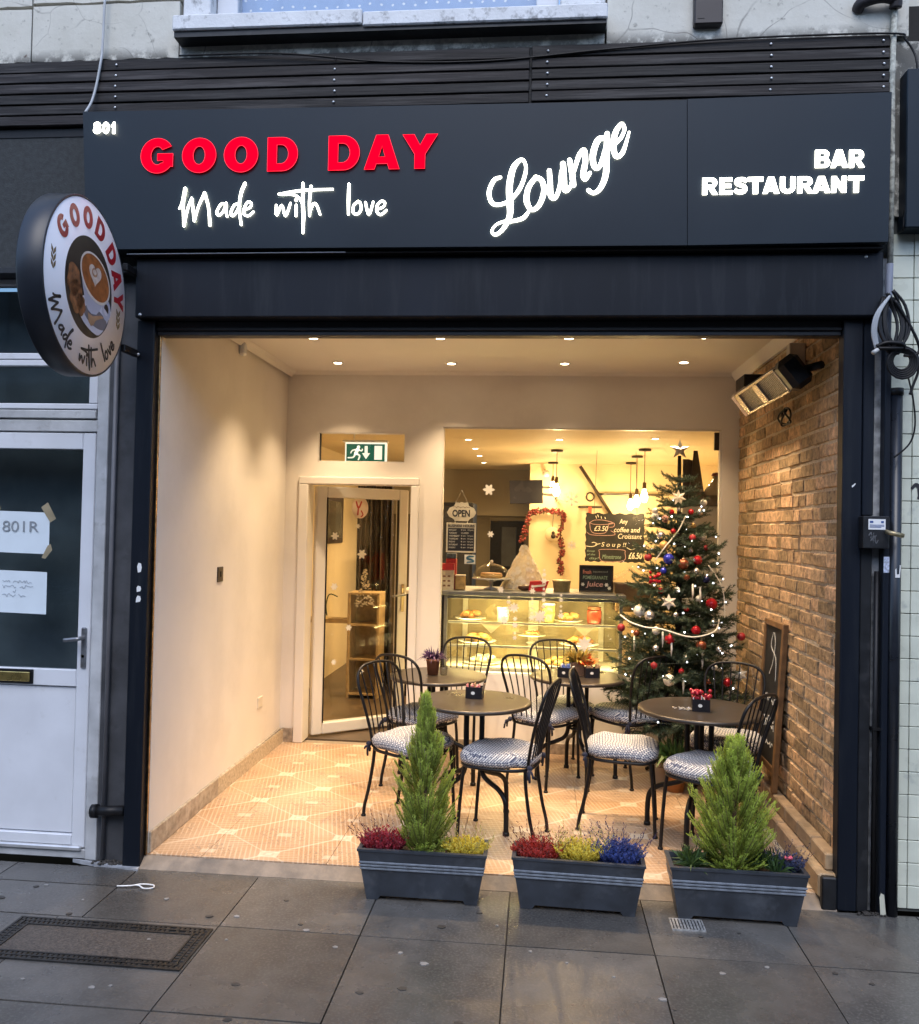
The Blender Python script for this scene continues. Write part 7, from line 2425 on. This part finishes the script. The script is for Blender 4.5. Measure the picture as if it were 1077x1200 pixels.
# tree lights, one set with a wire and bulbs
ls = thing('string_lights', 'string of cool white fairy lights wound round the Christmas tree', 'fairy lights', (TX, TY, ZF))
random.seed(99)
wp, bp_ = [], []
NBULB = 105
for k in range(NBULB):
    f_ = k / NBULB
    z = 0.42 + 1.45 * (f_ ** 1.15)
    a_ = k * 0.62 + random.uniform(-.12, .12)
    r_ = Rz(z) * random.uniform(.70, 1.02)
    wp.append((TX + r_ * math.cos(a_), TY + r_ * math.sin(a_), z + random.uniform(-.03, .03)))
FAIRY = em('fairy_light', (0.86, 0.92, 1.0), 5.0)
FAIRY.cycles.emission_sampling = 'NONE'
obj('wire', MB().tube(catmull(wp, 2), 0.0016, 4), pm('green_wire', (0.01, 0.02, 0.012), 0.5), ls)
bm0 = MB().ball((0, 0, 0), 0.0045, 7, 5).mesh('bulb')
bm0.materials.append(FAIRY)
for q in wp:
    o = bpy.data.objects.new('bulb', bm0)
    COL.objects.link(o)
    o.parent = ls
    o.location = Vector(q) - Vector((TX, TY, ZF)) + Vector((0, 0, .006))

REDB = pm('bauble_red', (0.42, 0.012, 0.018), 0.16, metal=0.35, noise=5, amt=0.1, rvar=0.04)
REDM = pm('bauble_matt_red', (0.36, 0.02, 0.025), 0.5, noise=5, amt=0.1)
COPPER = pm('bauble_copper', (0.26, 0.075, 0.035), 0.25, metal=0.6, noise=10, amt=0.3)
WHB = pm('bauble_white', (0.74, 0.70, 0.60), 0.45, noise=60, amt=0.15, bump=0.5, bscale=120)
SILV = pm('bauble_silver', (0.62, 0.60, 0.56), 0.22, metal=0.8, noise=60, amt=0.3)
BLUB = pm('bauble_blue', (0.03, 0.04, 0.42), 0.2, metal=0.3)
DKB = pm('bauble_dark_blue', (0.012, 0.014, 0.07), 0.2, metal=0.3)
GOLDB = pm('bauble_gold', (0.55, 0.32, 0.10), 0.35, metal=0.4, noise=40, amt=0.4)
PINKB = pm('bauble_pink', (0.60, 0.26, 0.20), 0.4, noise=30, amt=0.2)
CAPM = pm('bauble_cap', (0.6, 0.5, 0.3), 0.3, metal=0.9)


def bauble(x, y, z, r, mat, label, cat='bauble'):
    t = thing('bauble', label, cat, (x, y, z), 'ornaments on the Christmas tree')
    obj('ball', MB().ball((0, 0, 0), r, 20, 12), mat, t, world=False)
    obj('cap', MB().lathe([(r * .22, r * .95), (r * .22, r * 1.12), (0, r * 1.14)], 10), CAPM, t, world=False)
    obj('hook', MB().tube([(0, 0, r * 1.1), (0.004, 0, r * 1.3), (0, 0, r * 1.6)], 0.0009, 4), CAPM, t, world=False)


def star_orn(name, x, y, z, r, n, label, mat, inner=.45, th=.01, rz=0.0, two=True):
    pts = []
    for k in range(2 * n):
        rr_ = r if k % 2 == 0 else r * inner
        a_ = PI / 2 + k * PI / n + rz
        pts.append((rr_ * math.cos(a_), rr_ * math.sin(a_)))
    vs = [(p_[0], 0, p_[1]) for p_ in pts] + [(0, -th, 0), (0, th, 0)]
    m_ = 2 * n
    fs = [(k, (k + 1) % m_, m_) for k in range(m_)] + [((k + 1) % m_, k, m_ + 1) for k in range(m_)]
    o = single(name, MB().add(vs, fs, Matrix.Translation((x, y, z))), mat, label, 'star ornament', 'ornaments on the Christmas tree')
    return o


B = [
    (2.955, 1.59, 1.206, .0375, REDB, 'large glossy red bauble at the right side of the tree'),
    (3.184, 1.78, 0.985, .0275, REDM, 'red bauble hanging from the farthest right branch near the bricks'),
    (3.055, 1.57, 0.720, .0298, REDB, 'red bauble low at right seen through a chair back'),
    (2.683, 1.48, 0.990, .0327, REDB, 'red bauble under the bead strand left of the trunk'),
    (2.845, 1.50, 1.047, .0295, REDB, 'red bauble just above the bead strand right of the trunk'),
    (2.873, 1.47, 0.957, .0327, COPPER, 'dark copper bauble below the bead strand'),
    (2.518, 1.68, 1.142, .0383, WHB, 'large knitted white bauble at the left side of the tree'),
    (2.605, 1.52, 1.035, .0264, WHB, 'white bauble hanging just under the bead strand at left'),
    (2.676, 1.43, 0.744, .0365, WHB, 'white bauble low on the tree behind a chair back'),
    (2.569, 1.58, 1.122, .0334, SILV, 'glittery silver cluster right of the large white bauble'),
    (2.962, 1.56, 1.089, .0265, SILV, 'silver bauble below the large glossy red one'),
    (2.863, 1.58, 1.480, .0300, REDB, 'red bauble right of the copper one in the upper tree'),
    (2.772, 1.56, 1.454, .0349, COPPER, 'copper red bauble in front of the trunk in the upper tree'),
    (2.684, 1.59, 1.484, .0351, BLUB, 'bright blue bauble left of the trunk in the upper tree'),
    (2.653, 1.59, 1.409, .0209, BLUB, 'small bright blue bauble below the larger blue one'),
    (2.575, 1.74, 1.486, .0258, REDM, 'matt red bauble at the left edge beside the chalkboard'),
    (2.910, 1.68, 1.630, .0271, WHB, 'white bauble at the right of the upper tree'),
    (2.645, 1.68, 1.630, .0288, SILV, 'silver white bauble at the left of the upper tree'),
    (2.895, 1.72, 1.786, .0256, SILV, 'silver bauble at upper right under the demijohn'),
    (2.829, 1.65, 1.787, .0186, REDB, 'small red bauble high on the right side'),
    (2.709, 1.66, 1.785, .0169, REDB, 'small red bauble high on the left of the trunk'),
    (2.925, 1.75, 1.850, .0241, WHB, 'white bauble highest on the right side'),
    (2.672, 1.68, 1.739, .0238, PINKB, 'pink bauble high on the left side'),
    (2.660, 1.63, 1.569, .0303, GOLDB, 'gold ornament left of the trunk above the blue bauble'),
    (2.833, 1.60, 1.622, .0209, REDM, 'matt red ornament right of the trunk in the upper tree'),
    (2.853, 1.56, 1.412, .0208, SILV, 'small silver bauble below the upper red bauble'),
    (2.918, 1.58, 1.359, .0234, DKB, 'dark blue bauble at the right of the middle tree'),
    (2.412, 1.77, 1.020, .0258, REDM, 'matt red ornament at the far left beside the fridge corner'),
    (2.790, 1.54, 1.375, .0207, COPPER, 'small copper bauble on the trunk at mid height'),
    (2.589, 1.48, 0.824, .0213, REDM, 'matt red bauble low on the left above the chair hoop'),
    (2.956, 1.48, 0.826, .0196, WHB, 'small white bauble low on the right'),
    (2.72, 1.50, 1.14, .017, SILV, 'small silver bauble left of the trunk just below the cream star'),
    (2.78, 1.46, 0.88, .018, SILV, 'small silver bauble in front of the trunk below the copper one'),
    (2.60, 1.49, 0.93, .020, SILV, 'silver bauble at lower left below the white bauble'),
    (2.99, 1.52, 0.93, .020, SILV, 'silver bauble at lower right beside the copper bauble'),
    (2.74, 1.58, 1.29, .019, WHB, 'small white bauble left of the trunk above the cream star'),
    (2.87, 1.57, 1.24, .018, WHB, 'small white bauble left of the large glossy red one'),
    (2.64, 1.60, 1.28, .021, REDB, 'glossy red bauble above the large white one at left'),
    (2.80, 1.58, 1.17, .019, REDB, 'small glossy red bauble on the trunk right of the cream star'),
    (2.83, 1.64, 1.54, .017, SILV, 'small silver bauble above the red bauble in the upper tree'),
    (2.72, 1.66, 1.66, .018, REDB, 'small glossy red bauble on the trunk in the upper tree'),
    (2.93, 1.67, 1.56, .017, REDM, 'small matt red bauble at the right edge of the upper tree'),
    (2.85, 1.68, 1.70, .017, GOLDB, 'small gold bauble right of the trunk high on the tree'),
    (2.76, 1.69, 1.80, .016, SILV, 'small silver bauble on the trunk under the pale star'),
    (2.50, 1.66, 1.00, .021, COPPER, 'copper bauble at the left edge under the bead strand'),
    (2.92, 1.47, 0.74, .021, COPPER, 'copper bauble low on the right above the table top'),
    (2.75, 1.44, 0.80, .018, REDB, 'small glossy red bauble low in front of the trunk'),
]
for q in B:
    bauble(*q)
STM = pm('star_cream', (0.74, 0.66, 0.52), 0.4, noise=40, amt=0.15)
star_orn('star_ornament', 2.679, 1.52, 1.216, .052, 6, 'six pointed cream star in the middle of the tree', STM, .5)
star_orn('star_ornament', 3.184, 1.78, 0.738, .048, 6, 'pale snowflake star low at right near the menu board', STM, .55)
star_orn('star_ornament', 2.75, 1.66, 1.877, .052, 7, 'pale star near the top of the tree below the tip', STM, .5)
star_orn('star_topper', 2.775, 1.79, 2.200, .068, 5, 'silver five pointed star on the tip of the tree', pm('star_pewter', (0.42, 0.41, 0.38), 0.4, metal=0.5), .40, .02)
single('white_ornament', MB().ball((2.616, 1.75, 1.79), 0.022, 10, 7).ball((2.616, 1.75, 1.755), 0.026, 10, 7), WHB, 'small white snowman ornament at the upper left of the tree', 'ornament', 'ornaments on the Christmas tree')
random.seed(41)
mb = MB()
for k in range(18):
    mb.ball((2.606 + random.uniform(-.035, .035), 1.60 + random.uniform(-.02, .02), 1.369 + random.uniform(-.04, .035)), random.uniform(.007, .012), 7, 5)
single('berry_cluster', mb, REDB, 'cluster of dark red berries at the left of the tree', 'berry cluster', 'ornaments on the Christmas tree')
# icicles / white ribbons hanging
for k, (x, y, z) in enumerate(((2.64, 1.49, 0.98), (2.69, 1.46, 0.93), (2.88, 1.47, 0.86), (2.82, 1.50, 1.28), (2.87, 1.52, 1.26), (2.765, 1.46, 0.70), (2.48, 1.62, 0.93))):
    single('icicle', MB().tube([(x, y, z + .055), (x + .003, y, z), (x, y, z - .045)], 0.006, 6, rads=[.005, .007, .0015]), WHB, 'thin white icicle ornament, %s' % ['under the bead strand left of the red bauble', 'in front of the red bauble under the strand', 'right of the trunk below the copper bauble', 'above the middle, just right of the trunk', 'above the middle beside the large red bauble', 'low in front of the trunk', 'at the left edge near the fridge post'][k], 'icicle', 'icicles on the Christmas tree')
# bead strand
gp = catmull([(2.39, 1.60, 1.118), (2.446, 1.53, 1.082), (2.533, 1.50, 1.057), (2.635, 1.47, 1.050), (2.769, 1.44, 1.016), (2.855, 1.45, 1.015), (2.963, 1.50, 1.048), (2.997, 1.56, 1.115)], 8)
t = thing('bead_garland', 'white bead strand swooping across the front of the tree', 'garland', (2.7, 1.5, 1.05))
obj('strand', MB().tube(gp, 0.0052, 6), WHB, t)
gp2 = catmull([(2.79, 1.60, 1.76), (2.74, 1.60, 1.66), (2.66, 1.58, 1.56), (2.60, 1.60, 1.47)], 8)
t = thing('bead_garland', 'white bead strand running diagonally down the upper left of the tree', 'garland', (2.7, 1.6, 1.6))
obj('strand', MB().tube(gp2, 0.004, 6), WHB, t)
gp3 = catmull([(2.93, 1.58, 1.45), (3.0, 1.58, 1.35), (3.03, 1.58, 1.25), (3.035, 1.58, 1.12)], 8)
t = thing('bead_garland', 'thin white bead strand hanging down the right side of the tree', 'garland', (3.0, 1.58, 1.3))
obj('strand', MB().tube(gp3, 0.003, 6), WHB, t)
t = thing('gift_bag', 'small brown paper gift box on the floor under the tree', 'gift box', (2.68, 1.60, ZF))
obj('box', MB().bbox(2.60, 2.71, 1.58, 1.70, ZF + .001, 0.17, 0.004), pm('kraft', (0.42, 0.32, 0.2), 0.7), t)
obj('lid', MB().bbox(2.594, 2.716, 1.574, 1.706, 0.171, 0.195, 0.003), pm('kraft_lid', (0.5, 0.4, 0.27), 0.7), t)

# ------------------------------------------------------------------ pavement details
t = thing('manhole_cover', 'recessed rectangular manhole cover with studded iron rim in the pavement', 'manhole cover', (0.2, -0.72, 0))
IRON = pm('cast_iron', (0.030, 0.029, 0.028), 0.45, metal=0.5, noise=30, amt=0.4, bump=0.3)
Q = [(-0.242, -0.548), (0.579, -0.548), (0.568, -0.872), (-0.235, -0.885)]
x0, x1, y0, y1 = -0.24, 0.578, -0.876, -0.548
obj('infill', MB().box(x0 + .065, x1 - .065, y0 + .06, y1 - .06, -0.02, 0.003), pm('gritty_infill', (0.075, 0.064, 0.055), 0.55, noise=120, amt=0.6, bump=0.6, bscale=180, col2=(0.03, 0.028, 0.026), n2=70, a2=0.4), t)
rim = MB()
for o_, w_ in ((0.0, 0.010), (0.028, 0.007), (0.056, 0.008)):
    a0, a1, b0, b1 = x0 + o_, x1 - o_, y0 + o_ * .93, y1 - o_ * .93
    rim.box(a0, a1, b0, b0 + w_, -0.01, 0.007)
    rim.box(a0, a1, b1 - w_, b1, -0.01, 0.007)
    rim.box(a0, a0 + w_, b0 + w_ + .0002, b1 - w_ - .0002, -0.01, 0.0068)
    rim.box(a1 - w_, a1, b0 + w_ + .0002, b1 - w_ - .0002, -0.01, 0.0068)
obj('rim', rim, IRON, t)
obj('rim_bed', MB().box(x0 + .001, x1 - .001, y0 + .001, y1 - .001, -0.02, 0.0022), JOINT, t)
studs = MB()
random.seed(6)
k = 0
xx = x0 + 0.014
while xx < x1 - 0.02:
    for (oa, ob) in ((0.0108, 0.0265), (0.0355, 0.0545)):
        for b0 in (y0 + oa * .93, y1 - ob * .93):
            if random.random() > .08:
                studs.bbox(xx + (0.008 if oa > .02 else 0), xx + (0.008 if oa > .02 else 0) + 0.014, b0, b0 + (ob - oa) * .93, 0.001, 0.0062, 0.001)
    xx += 0.0205
yy = y0 + 0.065
while yy < y1 - 0.07:
    for (oa, ob) in ((0.0108, 0.0265), (0.0355, 0.0545)):
        for a0 in (x0 + oa, x1 - ob):
            studs.bbox(a0, a0 + (ob - oa), yy, yy + 0.013, 0.001, 0.0062, 0.001)
    yy += 0.0205
obj('studs', studs, IRON, t, kind='stuff')
t = thing('drain_grate', 'small steel drain grate in the pavement before the right planter', 'drain grate', (2.515, -0.235, 0))
gx0, gx1, gy0, gy1 = 2.446, 2.584, -0.285, -0.182
fr = MB()
for (xa, xb, ya, yb) in ((gx0, gx1, gy0, gy0 + .006), (gx0, gx1, gy1 - .006, gy1), (gx0, gx0 + .006, gy0 + .0061, gy1 - .0061), (gx1 - .006, gx1, gy0 + .0061, gy1 - .0061)):
    fr.box(xa, xb, ya, yb, -0.01, 0.0048)
GRATE = pm('worn_steel', (0.45, 0.45, 0.44), 0.4, metal=0.5, noise=60, amt=0.4, col2=(0.06, 0.06, 0.06), n2=60, a2=0.33)
obj('frame', fr, GRATE, t)
obj('drain_dark', MB().box(gx0 + .003, gx1 - .003, gy0 + .003, gy1 - .003, -0.01, 0.0030), BLACKM, t)
for k in range(9):
    xx = gx0 + 0.011 + k * 0.0136
    obj('bar', MB().box(xx, xx + 0.0085, gy0 + .0062, gy1 - .0062, -0.008, 0.0046), GRATE, t)
# gum and specks
random.seed(17)
gm = MB()
spots = [(0.27, -0.30, .010), (-0.08, -0.36, .006), (0.63, -0.42, .012), (0.95, -0.50, .013), (0.66, -0.62, .006), (1.10, -0.62, .010), (1.46, -0.70, .016), (1.36, -0.63, .010), (1.72, -0.35, .006), (0.36, -0.66, .008), (2.33, -0.83, .014), (2.76, -0.55, .010), (2.17, -0.70, .006), (1.86, -0.55, .007), (2.0, -0.62, .006), (2.58, -0.62, .012), (-0.32, -0.24, .009), (-0.55, -0.55, .01), (0.05, -1.0, .008), (0.32, -1.02, .012), (0.38, -1.0, .007)]
for (x, y, r) in spots:
    pl_ = [(x + r * (1 + .25 * math.sin(3 * q + x * 40)) * math.cos(q * PI / 5), y + r * .8 * (1 + .2 * math.cos(2 * q + y * 30)) * math.sin(q * PI / 5)) for q in range(10)]
    gm.prism(pl_, 0.0, 0.0032, 'xy')
o = single('chewing_gum', gm, pm('old_gum', (0.22, 0.215, 0.205), 0.7, noise=40, amt=0.3), 'flattened pale chewing gum specks on the pavement', 'chewing gum')
o['kind'] = 'stuff'
gm = MB()
for k in range(26):
    x, y, r = random.uniform(-.7, 3.5), random.uniform(-1.2, -.2), random.uniform(.006, .018)
    pl_ = [(x + r * (1 + .25 * math.sin(3 * q + x * 40)) * math.cos(q * PI / 5), y + r * .8 * math.sin(q * PI / 5)) for q in range(10)]
    gm.prism(pl_, 0.0, 0.0026, 'xy')
o = single('gum_stain', gm, pm('dark_gum', (0.040, 0.037, 0.034), 0.6, noise=40, amt=0.3), 'dark trodden gum stains on the pavement', 'gum stains')
o['kind'] = 'stuff'
single('cable_tie', MB().tube(catmull([(0.0, -0.215, .006), (0.06, -0.205, .007), (0.10, -0.185, .008), (0.155, -0.185, .007), (0.165, -0.212, .006), (0.13, -0.225, .007), (0.10, -0.205, .009), (0.08, -0.205, .011)], 6), 0.0032, 6), WHITEL, 'white looped cable tie lying on the pavement', 'cable tie')
# worn cement fillet at the foot of the left post
struct('cement_fillet', MB().prism([(-0.36, 0.05), (0.0, 0.005), (0.005, -0.028), (-0.06, -0.022), (-0.17, 0.0), (-0.30, 0.03)], -0.01, 0.008, 'xy'), pm('pale_cement', (0.30, 0.31, 0.33), 0.7, noise=20, amt=0.25, bump=0.4))
single('paper_scrap', MB().add([(3.374, -0.03, 0.002), (3.398, -0.028, 0.002), (3.392, -0.02, 0.09), (3.385, -0.018, 0.115), (3.372, -0.022, 0.08)], [(0, 1, 2, 3, 4)]).add([(3.375, -0.024, 0.002), (3.397, -0.023, 0.002), (3.391, -0.018, 0.088), (3.384, -0.016, 0.112), (3.373, -0.019, 0.078)], [(4, 3, 2, 1, 0)]), pm('dull_cream_paper', (0.5, 0.5, 0.4), 0.7), 'torn cream paper scrap standing at the foot of the black conduit', 'litter')
mb = MB()
random.seed(23)
for k in range(40):
    x, y = random.uniform(3.28, 3.40), random.uniform(-0.03, 0.0)
    mb.ball((x, y, .004), random.uniform(.004, .010), 5, 4, .6)
for k in range(50):
    x, y = random.uniform(-0.245, -0.09), random.uniform(0.0, 0.05)
    mb.ball((x, y, .010), random.uniform(.004, .012), 5, 4, .6)
o = single('street_debris', mb, pm('debris_dark', (0.04, 0.035, 0.03), 0.9, noise=60, amt=0.7), 'dark grit and leaves collected in corners of the shopfront', 'debris')
o['kind'] = 'stuff'

# terrace on the far side of the street, behind the camera: shades and reflects in the panes
opp = struct('opposite_terrace', MB().box(-40, 44, -22, -16.5, 0, 8.5), pm('opposite_brick', (0.12, 0.09, 0.07), 0.9, noise=3, amt=0.3))
win = MB()
for i in range(26):
    for zz in (3.6, 6.2):
        win.box(-38 + i * 3.1, -36.6 + i * 3.1, -16.52, -16.45, zz, zz + 1.6)
obj('far_window', win, pm('far_glass', (0.05, 0.06, 0.07), 0.15), opp, kind='stuff')
struct('far_pavement', MB().box(-60, 64, -16.5, -13.5, -0.2, 0.0), FLAG)
# walls of the terrace on either side, beyond the frame
mb = MB().box(-9.0, -1.6, 0.09, 0.5, 0.0, 3.86)
mb.box(-9.0, -3.0, 0.06, 0.5, 3.861, 6.2)
struct('neighbour_wall', mb, RENDERD)
mb = MB().box(4.2, 11.0, 0.05, 0.5, 0.0, 3.86)
mb.box(5.5, 11.0, 0.06, 0.5, 3.861, 6.2)
struct('neighbour_wall', mb, RENDERD)
